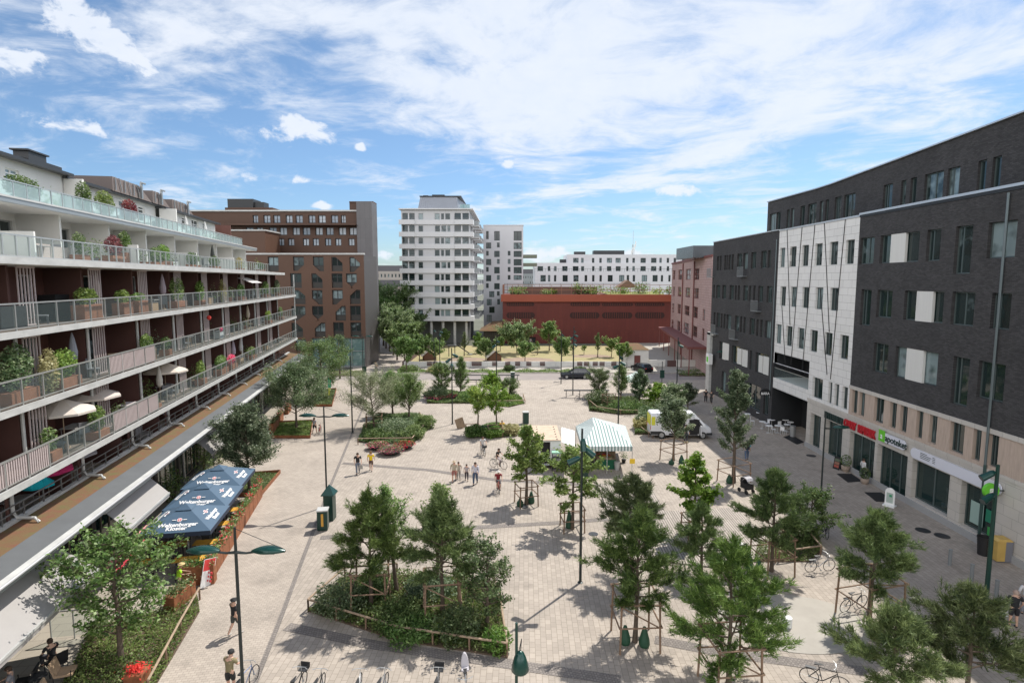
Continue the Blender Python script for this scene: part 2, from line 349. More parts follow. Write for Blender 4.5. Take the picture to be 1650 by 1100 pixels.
def window(O, U, N, a0, b0, w, h, depth, parent, matf, matg, muls=(), trans=(), ft=.06, sill=0.0, label=None):
 me, g = win_mesh(w, h, tuple(muls), tuple(trans), ft, matf, sill)
 P = frame2(O, U, N); U = Vector(U).normalized(); N = Vector(N).normalized()
 if U.cross(Vector((0,0,1))).dot(N) < 0: a0 += w; U = -U;
 p = frame2(O, U, N)(0,0) if False else None
 base = Vector(O) + (Vector(U)*a0 if Vector(U).dot(P(1,0)-P(0,0)) > 0 else -Vector(U)*a0) + Vector((0,0,b0)) - N*depth
 o = link('window', me, parent, base, atan2(U.y, U.x))
 if label: o['label'] = label
 k = (id(me), matg.name)
 if k not in _pc: _pc[k] = g.mesh('pane', matg)
 link('pane', _pc[k], o)
 return o
#  shared materials
M = {}
M['white'] = mat('white_paint', (.74,.74,.73), .55, var=.03, vscale=.8)
M['render'] = mat('white_render', (.66,.65,.62), .85, var=.06, vscale=.6, bump=.1)
M['metal'] = mat('grey_metal', (.42,.43,.43), .4, .6, var=.05)
M['fascia'] = mat('pale_grey_fascia', (.47,.47,.455), .5, .2, var=.14, vscale=1.3, stretch=(1,1,2.5))
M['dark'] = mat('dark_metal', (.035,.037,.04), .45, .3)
M['black'] = mat('black', (.012,.012,.013), .6)
M['green'] = mat('green_paint', (.012,.045,.035), .35, .2)
M['corten'] = mat('rusty_steel', (.23,.085,.035), .8, var=.35, vscale=4, bump=.3)
M['wood'] = mat('weathered_wood', (.30,.22,.15), .8, var=.25, vscale=6, stretch=(1,1,.3))
M['stake'] = mat('round_stake_wood', (.20,.13,.085), .85, var=.3, vscale=8)
M['bark'] = mat('bark', (.10,.075,.055), .95, var=.35, vscale=9, bump=.5, bscale=20)
M['soil'] = mat('soil', (.10,.07,.045), 1, var=.35, vscale=5, bump=.4)
M['yellowwood'] = mat('yellow_table_wood', (.62,.33,.05), .5, var=.12, vscale=5)
M['rail'] = mat('rail_metal', (.45,.46,.45), .35, .7)
M['glass'] = clearglass('balustrade_glass', (.84,.90,.90), .10)
M['pane'] = glassmat('window_pane', amount=.38)
M['pane_dark'] = glassmat('dark_window_pane', amount=.10)
M['pane_shop'] = glassmat('shop_pane', dark=(.012,.03,.028), light=(.07,.12,.11), amount=.3)
M['orange'] = mat('orange_cloth', (.75,.25,.02), .7); M['red'] = mat('red', (.50,.02,.025), .6)
M['pipe'] = mat('downpipe', (.30,.32,.33), .4, .5)
#  ground
def flat(poly, z): b = MB(); b.add([(x,y,z) for x,y in poly], [tuple(range(len(poly)))]); return b
def gp(pts, z=0): return [G(px, py, z) for px, py in pts]
def ccw(p):
 A = sum(p[i][0]*p[(i+1)%len(p)][1]-p[(i+1)%len(p)][0]*p[i][1] for i in range(len(p))); return p if A > 0 else p[::-1]
M['ground'] = mat('far_ground', (.11,.115,.085), 1, var=.35, vscale=.02)
M['asphalt'] = mat('road_surface', (.235,.205,.19), .9, var=.10, vscale=.5, bump=.15)
M['paving'] = wallmat('block_paving', (.335,.290,.245), 1.592, .37, .245, (.20,.168,.135), .010, .095, .9, .5, .3, .17, .28, ((7, .66, .72, .22), (.55, .56, .72, .16)))
M['paving2'] = wallmat('small_block_paving', (.350,.302,.254), -.178, .22, .15, (.21,.18,.155), .009, .09, .9, .5, .25, .15, .3, ((7, .66, .72, .22), (.5, .56, .72, .16)))
M['band'] = wallmat('dark_setts', (.20,.175,.158), .3, .13, .13, (.10,.09,.08), .012, .15, .9)
M['slab'] = wallmat('terrace_slabs', (.31,.275,.225), -.178, .9, .6, (.2,.175,.15), .014, .06, .9, 0.5)
M['concrete'] = mat('smooth_concrete', (.33,.305,.265), .85, var=.08, vscale=.9)
M['deck'] = wallmat('timber_deck', (.34,.30,.26), 1.60, 5.0, .16, (.10,.08,.065), .024, .12, .8, .37, .5, .12, .8)
M['dry'] = mat('dry_grass', (.34,.27,.15), 1, col2=(.24,.23,.10), vscale=.35, bump=.3)
M['lawn'] = mat('lawn', (.14,.17,.045), 1, var=.3, vscale=.8, bump=.4)
M['sand'] = mat('playground_sand', (.26,.19,.14), 1, var=.15, vscale=.6)
struct('ground', flat([(-3000,-400),(3000,-400),(3000,5000),(-3000,5000)], -.06), M['ground'])
YR0, YR1 = G(825,612)[1], G(825,601.5)[1]
dvec = Vector((-.177,.984)); nvec = Vector((.984,.177))
def Lp(s, n, z=None):
 p = dvec*s - nvec*n
 return (p.x, p.y) if z is None else (p.x, p.y, z)
def Xat(y, n): return Lp((y + n*.177)/.984, n)[0]      # x of the line n at distance y
struct('plaza_paving', flat([(Xat(-6,23),-6),(34,-6),(34,YR0),(Xat(YR0,23),YR0)], 0), M['paving'])
dr = [G(572,687), G(530,788), G(450,1001), G(412,1098)]
ddir = Vector(dr[2]) - Vector(dr[0]); drp = lambda y: dr[0][0] + ddir.x/ddir.y*(y-dr[0][1])
struct('lane_paving', flat([(Xat(-6,17),-6),(drp(-6),-6),(drp(74),74),(Xat(74,17),74)], .004), M['paving2'])
struct('terrace_paving', flat([Lp(0,23),Lp(0,11.6),Lp(37,11.2),Lp(42,14.0),Lp(92,15.5),Lp(92,23)], .008), M['slab'])
def band(name, pts, w, z, m=M['band']):
 b = MB(); P = [Vector(G(*p)) for p in pts]
 for i in range(len(P)-1):
  d = (P[i+1]-P[i]).normalized(); n = Vector((-d.y,d.x))*w/2
  b.add([(*(P[i]-n),z),(*(P[i+1]-n),z),(*(P[i+1]+n),z),(*(P[i]+n),z)], [(0,1,2,3)])
 struct(name, b, m)
band('drain_channel', [(588,650),(572,687),(530,788),(450,1001),(405,1115)], .22, .012)
band('paving_band', [(552,746),(690,757),(800,773),(962,782)], .55, .012)
band('paving_band', [(516,866),(700,853),(900,842),(980,836)], .55, .012)
band('paving_band', [(462,1009),(600,1038),(805,1067),(1000,1096)], .6, .012)
band('paving_band', [(1055,1030),(1170,1052),(1300,1069),(1400,1082)], .6, .012)
cx, cy = G(1277,1001)
struct('concrete_circle', flat([(cx+3.35*cos(t/20*pi), cy+2.35*sin(t/20*pi)) for t in range(40)], .016), M['concrete'])
dk = MB(); dk.prism(gp([(962,780),(1050,787),(1071,825),(1187,819),(1252,886),(1180,918),(1060,905),(992,862)]), .0, .09)
tag(part('timber_deck', dk, M['deck']), 'low weathered timber deck laid across the middle of the square', 'deck')
b = MB(); b.quad((-90,YR0,-.004),(90,YR0,-.004),(90,YR1,-.004),(-90,YR1,-.004)); struct('road', b, M['asphalt'])
b = MB(); b.box((-90,YR0-.15,-.05),(90,YR0,.012)); struct('kerb', b, M['concrete'])
b = MB(); b.box((-90,YR1,-.05),(90,YR1+.2,.12)); struct('kerb', b, M['concrete'])
b = MB(); b.box((-19.5,YR1+.2,-.05),(60,106,.10)); struct('pavement', b, M['concrete'])
sx0, sx1 = -27.2, -19.5
b = MB(); b.quad((-27.5,YR1+.2,.004),(-19.5,YR1+.2,.004),(-23.6,170,.004),(-37,170,.004)); struct('side_street', b, mat('side_street_paving', (.31,.27,.235), .9, var=.1, vscale=.4))
b = MB(); b.quad((-19.5,105,.104),(27,105,.104),(27,137,.104),(-22,137,.104)); tag(part('dry_lawn', b, M['dry']), kind='structure')
b = MB()
for (x,y,r,q) in ((-14,108,5,3),(-9,113,4,3),(3,112,5,4),(16,118,4,2.5)):
 b.add([(x+r*cos(t/12*2*pi)*(1+.2*sin(3*t)), y+q*sin(t/12*2*pi), .112) for t in range(12)], [tuple(range(12))])
struct('sand_patch', b, M['sand'])
b = MB(); b.quad((27,105,.108),(60,105,.108),(60,150,.108),(27,150,.108)); struct('yard_paving', b, M['concrete'])
b = MB()
for (px,py,r) in ((1208,0,0),):
 pass
for px,py,r in ((1307,734,.42),(1487,854,.42),(1518,863,.42),(845,816,.3),(956,860,.3)):
 x,y = G(px,py); b = MB(); b.lathe([(r,0),(r,.012),(r*.9,.014)], (x,y,0.006), 20); o = tag(part('manhole_cover', b, M['dark']), kind='structure')
# terraced apartment house on the left
def LB(s, n, z): return Vector(Lp(s, n, z))
M['brownwall'] = mat('red_brown_panel', (.115,.046,.035), .75, var=.22, vscale=.5)
M['brownwall2'] = mat('dark_brown_panel', (.085,.037,.030), .75, var=.12, vscale=.5)
M['slat'] = mat('pale_pink_slat', (.42,.35,.34), .6)
M['roofmem'] = mat('grey_roof_membrane', (.085,.09,.095), .8, var=.12, vscale=.6, bump=.15)
M['sedum'] = mat('sedum_roof', (.15,.058,.035), 1, col2=(.105,.095,.035), vscale=1.9, bump=.6, bscale=18)
M['bfloor'] = mat('balcony_floor', (.13,.10,.08), .85, var=.25, vscale=1.5)
M['soffit'] = mat('white_soffit', (.60,.60,.58), .8)
M['topglass'] = clearglass('frosted_balustrade', (.62,.80,.80), .55)
LH = place('terraced_apartment_house', 'long terraced apartment house with white upper and red-brown lower balconies', 'building', LB(20,20,0))
U3 = Vector((-.177,.984,0)); N3 = Vector((.984,.177,0))
def lbox(b, s0, s1, n0, n1, z0, z1, m=0):        # n0 < n1 ; box in the house's own axes
 P = [LB(s0,n0,z0),LB(s1,n0,z0),LB(s1,n1,z0),LB(s0,n1,z0),LB(s0,n0,z1),LB(s1,n0,z1),LB(s1,n1,z1),LB(s0,n1,z1)]
 b.add(P, [(0,3,2,1),(4,5,6,7),(0,1,5,4),(1,2,6,5),(2,3,7,6),(3,0,4,7)], m)
S0 = 8.0
levels = [(7.40, 83.5), (10.35, 83.5), (13.27, 83.5)]           # underside of slab, far end
# --- lower floors: slabs, back walls, fins
for i, (zb, se) in enumerate(levels):
 b = MB(); lbox(b, S0, se, 14.9, 17.6, zb, zb+.22); lbox(b, S0, se, 15.05, 17.6, zb+.222, zb+.27, 1); b2 = MB(); lbox(b2, S0, se+.03, 14.84, 14.9, zb, zb+.27)
 part('balcony_slab', b, [M['soffit'], M['bfloor']], LH); part('fascia', b2, M['fascia'], LH)
FS = [32.5+5.5*k for k in range(-4, 9)]
storeys = [(4.62, 7.40), (7.68, 10.35), (10.63, 13.27), (13.55, 16.1)]
rnd = random.Random(4)
for i, (z0, z1) in enumerate(storeys):
 h = z1 - z0; holes = []
 for fs in [S0+.01] + FS[:-1]:
  a = fs + .1 if fs > S0+1 else FS[0]-5.4
  if a < S0: continue
  for (da, w) in ((1.35, 1.0), (3.55, 1.0)):
   holes.append((a+da-S0, .12, a+da+w-S0, 2.2))
 b = MB(); nw = 19.4 if i == 0 else 17.6; wall(b, LB(S0,nw,z0), U3, N3, 76.6-S0, h, holes, .12)
 part('brown_wall', b, M['brownwall'], LH)
 for (a0,b0,a1,b1) in holes:
  window(LB(S0,nw,z0), U3, N3, a0, b0, a1-a0, b1-b0, .12, LH, M['fascia'], M['pane_dark'], muls=(.5,) if a1-a0 > 1.2 else (), ft=.08)
 for fs in FS:
  b = MB(); lbox(b, fs, fs+.16, 17.15 if i == 0 else 15.95, 17.6+(2 if i==0 else 0), z0, z1); part('partition_wall', b, M['brownwall2'], LH)
b = MB(); lbox(b, 76.6, 83.0, 17.6, 17.9, 4.6, 16.1); part('brown_wall', b, M['brownwall2'], LH)
sm = MB()
for k in range(6): sm.box((.0+k*.22, -.02, 0), (.06+k*.22, .02, 2.35))
sm.box((0,-.03,2.35),(1.2,.03,2.43)); sm.box((0,-.03,-.06),(1.2,.03,0)); scrn = sm.mesh('slat_screen', M['slat'])
for i, (z0, z1) in enumerate(storeys[1:]):
 for j, fs in enumerate(FS[:-1]):
  if (i, j) in ((0,5),(1,9),(0,9)): continue
  p = LB(fs+.22, 15.7, z0+.1); link('slat_screen', scrn, LH, p, atan2(U3.y, U3.x))
pm = MB(); pm.tube([(0,0,0),(0,0,2.6)], .07, 10); pillar = pm.mesh('pillar', M['brownwall2'])
pm = MB(); pm.tube([(0,0,0),(0,0,2.66)], .075, 10); pillar2 = pm.mesh('pillar', M['fascia'])
for i, (z0, z1) in enumerate(storeys[:3]):
 for fs in FS: link('pillar', pillar if i == 0 else pillar2, LH, LB(fs+.05, 15.85 if i else 16.7, z0), 0)
for zz in (13.55,10.63,7.68):
 link('pillar', pillar2, LH, LB(83.2,15.0,zz), 0)
# --- railings
def railing(s0, s1, n, z, step, glass, h=1.05, bay=5.5, slatted=(), name='railing', gm=None):
 k = 0; s = s0
 while s < s1 - .2:
  e = min(s + bay, s1); r = MB(); L = e - s; m = max(1, round(L/step))
  for q in range(m): r.cbox((L*q/m, 0, h/2), (.06,.06,h))
  r.cbox((L/2,0,h), (L,.08,.06)); r.cbox((L/2,0,.09), (L,.05,.05))
  if k in slatted:
   for q in range(int(L/.14)): r.cbox((.07+q*.14,.0,h/2+.02), (.07,.03,h-.12), 1)
  o = link(name, r.mesh(name, [M['rail'], M['slat']]), LH, LB(s,n,z), atan2(U3.y,U3.x))
  if k not in slatted:
   g = MB(); g.quad((.05,-.012,.14),(L-.05,-.012,.14),(L-.05,-.012,h-.05),(.05,-.012,h-.05)); link('glass_panel', g.mesh('glass_panel', gm or M['glass']), o)
  s = e; k += 1
railing(21.5, 83.4, 14.95, 7.67, 1.3, 1, slatted=(0,2))
railing(21.5, 83.4, 14.95, 10.62, 1.3, 1, slatted=(2,))
railing(21.5, 83.4, 14.95, 13.54, 1.3, 1)
gl = M['topglass']
# --- fourth level: white flats set back
b = MB(); lbox(b, S0, 76.8, 14.95, 21, 16.1, 16.38); part('balcony_slab', b, M['soffit'], LH)
b = MB(); lbox(b, S0, 76.85, 14.86, 14.95, 16.12, 16.40); lbox(b, 76.8,76.86,14.95,21,16.12,16.40); part('fascia', b, M['fascia'], LH)
railing(20.0, 76.5, 16.6, 16.44, .95, 1, bay=5.35, gm=M['glass'], h=1.0)
holes = []
FW = [36+5.35*k for k in range(-5, 8)]
for f in FW[:-1]:
 holes.append((f+1.0-S0, .1, f+2.0-S0, 2.15)); holes.append((f+4.1-S0, .1, f+5.1-S0, 2.2))
b = MB(); wall(b, LB(S0,20.6,16.42), U3, N3, 75.6-S0, 2.58, holes, .18); part('white_wall', b, M['render'], LH)
for (a0,b0,a1,b1) in holes: window(LB(S0,20.6,16.42), U3, N3, a0, b0, a1-a0, b1-b0, .14, LH, M['metal'], M['pane_dark'], muls=(.5,) if a1-a0 > 1.2 else (), ft=.07)
for f in FW:
 b = MB(); lbox(b, f, f+.18, 18.5, 20.6, 16.42, 19.0); part('partition_wall', b, M['render'], LH)
for k, f in enumerate(FW[:-1]):
 if k % 2 == 0:
  b = MB(); lbox(b, f+.3, f+.42, 17.0, 18.5, 16.42, 17.75); part('low_divider', b, M['render'], LH)
# --- fifth level
b = MB(); lbox(b, S0, 75.6, 17.8, 25, 19.0, 19.3); part('balcony_slab', b, M['soffit'], LH)
b = MB(); lbox(b, S0, 75.65, 17.74, 17.8, 19.02, 19.24,1); lbox(b, S0, 75.65, 17.70, 17.8, 19.241, 19.33); lbox(b, 75.6,75.66,17.8,25,18.97,19.34); part('fascia', b, [M['fascia'],M['pipe']], LH)
railing(22.0, 75.4, 19.3, 19.32, 1.05, 1, bay=5.35, gm=gl, h=1.1)
tops = [(S0, 43.5, 21.9, 22.25), (43.5, 58.5, 22.2, 22.1), (58.5, 74.2, 21.9, 21.95)]
for (a, e, n, zt) in tops:
 L = e - a; hs = []
 s = 2.0
 while s < L - 3:
  hs.append((s, .1, s+2.0, 2.5)); hs.append((s+3.4, 1.2, s+4.6, 2.45)); s += 6.1
 b = MB(); wall(b, LB(a,n,19.3), U3, N3, L, zt-19.3, hs, .18);
 lbox(b, a-.0, a+.2, n-1.4, n, 19.3, zt-.02); lbox(b, e-.2, e, n, n+6, 19.3, zt)
 part('white_wall', b, M['render'], LH)
 for (a0,b0,a1,b1) in hs: window(LB(a,n,19.3), U3, N3, a0, b0, a1-a0, b1-b0, .14, LH, M['white'], M['pane'], muls=(.5,) if a1-a0 > 1.2 else (), trans=(.8,), ft=.07)
 b = MB(); lbox(b, a-.1, e+.1, n-.5, n+8, zt, zt+.12); lbox(b, a-.1, e+.1, n-.6, n-.5, zt-.03, zt+.14, 1); part('roof', b, [M['roofmem'], M['dark']], LH)
 b = MB(); b.tube([LB(a+.3,n-.4,19.4), LB(a+.3,n-.4,zt-.1)], .06, 8); part('downpipe', b, M['pipe'], LH)
mp_, mc_ = mat('solar_panel',(.03,.028,.035),.25,.2), mat('collector_side',(.16,.13,.12),.8)
for (a, e, zt) in ((49.2,53.6,22.15),(56.3,57.6,22.15),(60.6,64.0,21.98)):
 b = MB(); h = 1.05; w = e+2.4
 b.add([LB(a,21.5,zt),LB(w,21.5,zt),LB(e,21.5,zt+h),LB(a,21.5,zt+h),LB(a,26,zt),LB(w,26,zt),LB(e,26,zt+h),LB(a,26,zt+h)],[(0,3,2,1),(4,5,6,7),(3,7,6,2),(0,4,7,3)],1); b.quad(LB(w,21.5,zt),LB(e,21.5,zt+h),LB(e,26,zt+h),LB(w,26,zt),0)
 b.beam(LB(e,21.3,zt),LB(e,21.3,zt+h+.2),.16,.16,2); b.tube([LB(e-.3,21.2,zt+h+.2),LB(e+.5,21.2,zt+h+.22)],.08,6,2); q = a+.3
 while q < e-.3: b.beam(LB(q,21.42,zt+.1),LB(q,21.42,zt+h),.06,.06,2); b.beam(LB(q+.6,21.42,zt+h),LB(q+1.0,21.42,zt+.1),.05,.05,2); q += 1.5
 part('solar_collector', b, [mp_, mc_, M['pipe']], LH)
b = MB()
lbox(b, 43.6,46.3,23.9,25.0,22.2,23.1); lbox(b, 43.3,47.0,23.7,25.2,23.1,23.35); lbox(b, 43.9,45.8,24.0,24.9,23.35,23.85); lbox(b, 43.7,46.0,23.9,25.0,23.85,23.95); lbox(b, 42.5,43.2,23.9,24.5,22.2,23.3)
part('chimney', b, M['dark'], LH)
b = MB(); b.tube([LB(37,22.5,22.2),LB(37,22.5,22.9)],.12,8); b.tube([LB(37,22.5,22.85),LB(37,22.5,23.0)],.2,8); part('vent_pipe', b, M['dark'], LH)
# --- canopy over the shops: green strip and grey membrane sloping to the gutter
SE = 85.4
b = MB()
def cstrip(n0, z0, n1, z1, m):
 N_ = 24
 for i in range(N_):
  a, e = S0+(SE-S0)*i/N_, S0+(SE-S0)*(i+1)/N_
  b.quad(LB(a,n1,z1), LB(a,n0,z0), LB(e,n0,z0), LB(e,n1,z1), m)
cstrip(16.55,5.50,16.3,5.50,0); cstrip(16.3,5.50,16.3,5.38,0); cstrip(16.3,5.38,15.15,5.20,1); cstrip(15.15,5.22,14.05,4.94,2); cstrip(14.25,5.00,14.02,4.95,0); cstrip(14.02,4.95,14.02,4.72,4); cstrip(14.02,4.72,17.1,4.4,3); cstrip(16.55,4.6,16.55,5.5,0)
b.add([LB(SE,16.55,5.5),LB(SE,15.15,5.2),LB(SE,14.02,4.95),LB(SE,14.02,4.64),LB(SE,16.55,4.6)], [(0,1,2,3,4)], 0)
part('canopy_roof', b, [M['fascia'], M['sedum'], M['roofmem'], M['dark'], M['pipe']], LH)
b = MB(); b.tube([LB(S0,13.97,4.92),LB(SE,13.97,4.92)], .05, 6); part('gutter', b, mat('white_gutter',(.55,.55,.55),.35,.4), LH)
b = MB(); s = S0
while s < 83: b.beam(LB(s,16.42,5.5), LB(s,16.42,6.1), .05,.05); s += 1.4
for z in (5.8,6.1): b.beam(LB(S0,16.42,z), LB(83,16.42,z), .045,.045)
part('terrace_rail', b, mat('grey_rail',(.16,.16,.16),.5,.5), LH)
b = MB(); lbox(b, S0, 83.4, 17.1, 21, 4.35, 4.62); part('terrace_floor', b, M['concrete'], LH)
pm = MB(); pm.tube([(0,0,1.9),(0,0,.35),(.15,0,.12),(.8,0,.06),(.95,0,-.12)], .07, 8); dp = pm.mesh('downpipe', M['fascia'])
for fs in FS: link('downpipe', dp, LH, LB(fs+.05,16.5,5.42), atan2(N3.y,N3.x))
# --- shop front beneath the canopy
holes = []; s = 10.0
while s < 88:
 holes.append((s-S0, .25, s+3.7-S0, 3.75)); s += 4.1
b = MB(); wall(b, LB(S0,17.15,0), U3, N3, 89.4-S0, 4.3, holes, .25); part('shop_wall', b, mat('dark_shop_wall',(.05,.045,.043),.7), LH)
for j,(a0,b0,a1,b1) in enumerate(holes): window(LB(S0,17.15,0), U3, N3, a0, b0, a1-a0, b1-b0, .2, LH, mat('warm_frame',(.20,.17,.13),.5) if j==0 else bpy.data.materials['warm_frame'], M['pane_shop'], muls=(.25,.5,.75), trans=(.66,), ft=.08)
s = 12.0
b = MB(); lbox(b, 89.4, 89.6, 17.15, 30, 0, 4.9); lbox(b, 83.3,83.5,17.3,30,4.6,16.1); lbox(b, 75.6,75.8,20.6,30,16.42,22.0); lbox(b, 76.6,83.3,17.3,30,15.9,16.1)
part('end_wall', b, M['brownwall'], LH)
s = 14.0; pm = MB(); pm.tube([(0,0,0),(0,0,4.2)], .09, 8); ppl = pm.mesh('canopy_post', M['metal'])
while s < 89: link('canopy_post', ppl, LH, LB(s,16.9,0), 0); s += 8.2
# right side: brick and stone offices
WX = 27.6
UX = Vector((0,1,0)); NX = Vector((-1,0,0))
M['brick'] = wallmat('dark_brick', (.048,.046,.047), 'X', .25, .085, (.030,.030,.032), .012, .30, .85, .5, .5, .22, .9, ((.25, .5, .7, .15),))
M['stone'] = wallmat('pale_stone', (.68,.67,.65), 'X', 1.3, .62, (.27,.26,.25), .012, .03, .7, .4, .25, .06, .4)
M['lime'] = wallmat('limestone', (.48,.45,.41), 'X', 1.0, .6, (.24,.22,.2), .010, .05, .75, .4, .25, .08, .4)
M['travertine'] = mat('travertine', (.43,.34,.28), .8, var=.14, vscale=2.5, stretch=(3,3,.4), bump=.2)
M['whitepanel'] = mat('white_striped_panel', (.60,.595,.57), .6, var=.08, vscale=6, stretch=(6,6,.05))
M['sillm'] = mat('zinc_sill', (.22,.23,.25), .4, .6)
M['tealframe'] = mat('grey_green_frame', (.11,.14,.14), .4, .4)
M['coping'] = mat('bright_coping', (.62,.63,.64), .3, .6)
def hole_px(l, r, t, b, X=WX):                   # opening seen between columns l, r, with head t and foot b at its middle
 y1 = onX(l, (t+b)/2, X)[0]; y0 = onX(r, (t+b)/2, X)[0]; mx = (l+r)/2
 return (y0, onX(mx, b, X)[1], y1, onX(mx, t, X)[1])
def zoomed(rows, ox, oy, sc):
 return [(ox+l/sc, ox+r/sc, oy+t/sc, oy+b/sc) for l,r,t,b in rows]
RB = place('brick_office_building', 'tall dark brick and pale stone office building with shops at street level', 'building', (WX,32,0))
Y0, Y1, Y2, Y3 = 14.0, 47.0, 61.0, 82.0
ZP = 20.6; ZS = 6.85; ZL = 6.35
def snap(hs, rows):                              # same head and sill along a storey
 out = []
 for h in hs: out.append(h)
 return out
def storey(hs, tol=.5):
 hs = [list(h) for h in hs]
 for k in (1,3):
  for h in hs:
   near = [g[k] for g in hs if abs(g[k]-h[k]) < tol]; h.append(sum(near)/len(near))
 return [(h[0], h[4], h[2], h[5]) for h in hs]
def mk_windows(O, holes, parent, depth, mf, mg, muls=None, sill=.05, X=WX, ft=.07, label=None):
 for h in holes:
  y0,z0,y1,z1 = h[:4]; w = y1-y0
  m_ = muls if muls is not None else ((.5,) if w > 1.6 else (.3,) if w > 1.0 else ())
  window(O, UX, NX, y0-O[1], z0-O[2], w, z1-z0, depth, parent, mf, mg, m_, (), ft, sill, label)
def rel(hs, y, z): return [(a-y, b-z, c-y, d-z) for a,b,c,d in hs]
z8 = lambda r: zoomed(r, 1350, 160, 1.8333)
r1 = storey([hole_px(*q) for q in z8([(65,107,407,487),(125,240,395,482),(262,303,387,475),(345,395,375,515),(443,527,358,468)])])
r2 = storey([hole_px(*q) for q in z8([(67,97,562,668),(115,160,562,642),(195,312,566,658),(335,403,569,668),(452,510,573,682)])])
r3 = storey([hole_px(*q) for q in z8([(105,148,718,802),(168,295,735,838),(337,386,765,905),(412,492,780,892)])])
nb = r1+r2+r3
extra = []
for r, zz in ((r1,(16.6,18.9)),(r2,(12.9,15.1)),(r3,(9.3,11.4))):
 for y in (29.3,26.0,22.6,18.5): extra.append((y, zz[0], y+1.5, zz[1]))
nb += extra
O = Vector((WX,Y0,ZS)); b = MB()
wall(b, O, UX, NX, Y1-Y0, ZP-ZS, rel(nb, Y0, ZS), .28)
b.quad((WX,Y1,ZS),(WX,Y1,ZP),(WX+.3,Y1,ZP),(WX+.3,Y1,ZS))
part('brick_wall', b, M['brick'], RB)
mk_windows(O, nb, RB, .24, M['tealframe'], M['pane'])
b = MB()
for q in z8([(155,198,396,481),(230,278,567,657),(200,250,737,832)]):
 y0,z0,y1,z1 = hole_px(*q); z0 -= .05
 p = MB(); p.box((WX+.02,y0,z0),(WX+.2,y1,z1)); part('white_panel', p, M['whitepanel'], RB)
b = MB(); b.box((WX-.10,Y0,ZP),(WX+.4,Y1,ZP+.16)); b.box((WX-.05,Y0,ZP-.18),(WX-.002,Y1,ZP-.002),1); part('parapet_coping', b, [M['coping'],M['dark']], RB)
z7 = lambda r: zoomed(r, 1100, 300, 2.75)
s1 = [hole_px(*q) for q in z7([(430,453,275,360),(475,503,268,355),(528,558,260,353),(586,618,254,352),(650,687,246,348),(722,760,236,345)])]
s2 = [hole_px(*q) for q in z7([(432,457,443,528),(477,505,445,532),(529,560,447,540),(588,621,449,548),(652,690,451,553),(720,760,454,560)])]
s3 = [hole_px(*q) for q in z7([(412,437,610,695),(457,485,616,705),(508,538,626,718),(563,597,638,735),(627,662,650,750),(695,734,662,772)])]
sb = storey(s1)+storey(s2)+storey(s3)
YL0 = onX(1301,650,WX)[0]; YL1 = Y2
lg = (YL0, 5.3, YL1-.15, 8.0)                    # open loggia on the first floor
b = MB(); O = Vector((WX,Y1,ZS)); oo = [h for h in sb if h[0] > Y1+.2]
wall(b, O, UX, NX, Y2-Y1, ZP-.1-ZS, rel(oo, Y1, ZS) + [(lg[0]-Y1, 0, lg[2]-Y1, lg[3]-ZS)], .3)
part('stone_wall', b, M['stone'], RB)
mk_windows(O, oo, RB, .22, M['tealframe'], M['pane'], muls=(.35,))
b = MB(); b.box((WX-.06,Y1,ZP-.1),(WX+.4,Y2,ZP+.04)); part('parapet_coping', b, M['coping'], RB)
b = MB()
for (x0,y0,x1,y1) in ((463,190,476,615),(530,175,480,790),(587,165,530,815),(628,158,650,645),(722,140,655,855),(610,455,640,835),(440,530,455,785)):
 A = onX(1100+x0/2.75, 300+y0/2.75, WX-.02); B_ = onX(1100+x1/2.75, 300+y1/2.75, WX-.02)
 b.beam((WX-.03,*A),(WX-.03,*B_),.045,.05)
part('slanted_strip', b, M['dark'], RB)
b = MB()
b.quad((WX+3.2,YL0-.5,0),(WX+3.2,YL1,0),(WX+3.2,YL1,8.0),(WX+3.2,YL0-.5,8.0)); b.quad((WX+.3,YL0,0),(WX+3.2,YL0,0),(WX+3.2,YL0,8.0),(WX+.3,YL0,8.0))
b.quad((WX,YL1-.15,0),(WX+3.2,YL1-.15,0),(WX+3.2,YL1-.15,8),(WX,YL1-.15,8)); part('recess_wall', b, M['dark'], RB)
b = MB(); b.box((WX+.01,YL0,4.3),(WX+3.2,YL1-.16,5.3)); b.box((WX-.02,YL0-.02,4.25),(WX+.01,YL1-.16,5.32)); b.box((WX+.3,YL0,8.0),(WX+3.2,YL1-.16,8.1)); part('loggia_floor', b, M['stone'], RB)
b = MB(); b.quad((WX+.05,YL0,5.35),(WX+.05,YL1-.2,5.35),(WX+.05,YL1-.2,6.35),(WX+.05,YL0,6.35)); part('glass_balustrade', b, M['glass'], RB)
b = MB(); b.beam((WX+.05,YL0,6.38),(WX+.05,YL1-.2,6.38),.06,.05); part('handrail', b, M['rail'], RB)
for yy in (55.2,58.0): window((WX+3.2,yy,5.4), UX, NX, 0,0,1.6,2.3,-.02, RB, M['tealframe'], M['pane'], (.5,))
for yy in (55.2,58.0): window((WX+3.2,yy,.1), UX, NX, 0,0,1.6,2.9,-.02, RB, M['tealframe'], M['pane'], (.5,))
z3 = lambda r: zoomed(r, 1100, 580, 3.0)
mz = storey([hole_px(*q) for q in z3([(627,677,65,185),(703,722,92,200),(733,755,100,215),(770,797,118,235),(818,845,135,252),(853,880,148,268),(925,972,175,300),(1000,1033,198,330),(1050,1085,215,348),(1128,1160,245,385),(1190,1228,265,412),(1290,1360,300,465),(1400,1440,340,500),(1475,1525,365,520)])], .8)
mz += [(28.0,4.75,29.2,6.5),(25.6,4.75,26.6,6.5),(22.5,4.75,24.0,6.5),(19.0,4.75,20.2,6.5)]
yE = YL0
b = MB(); O = Vector((WX,Y0,4.55)); hs = [h for h in mz if h[0] > Y0 and h[2] < yE]
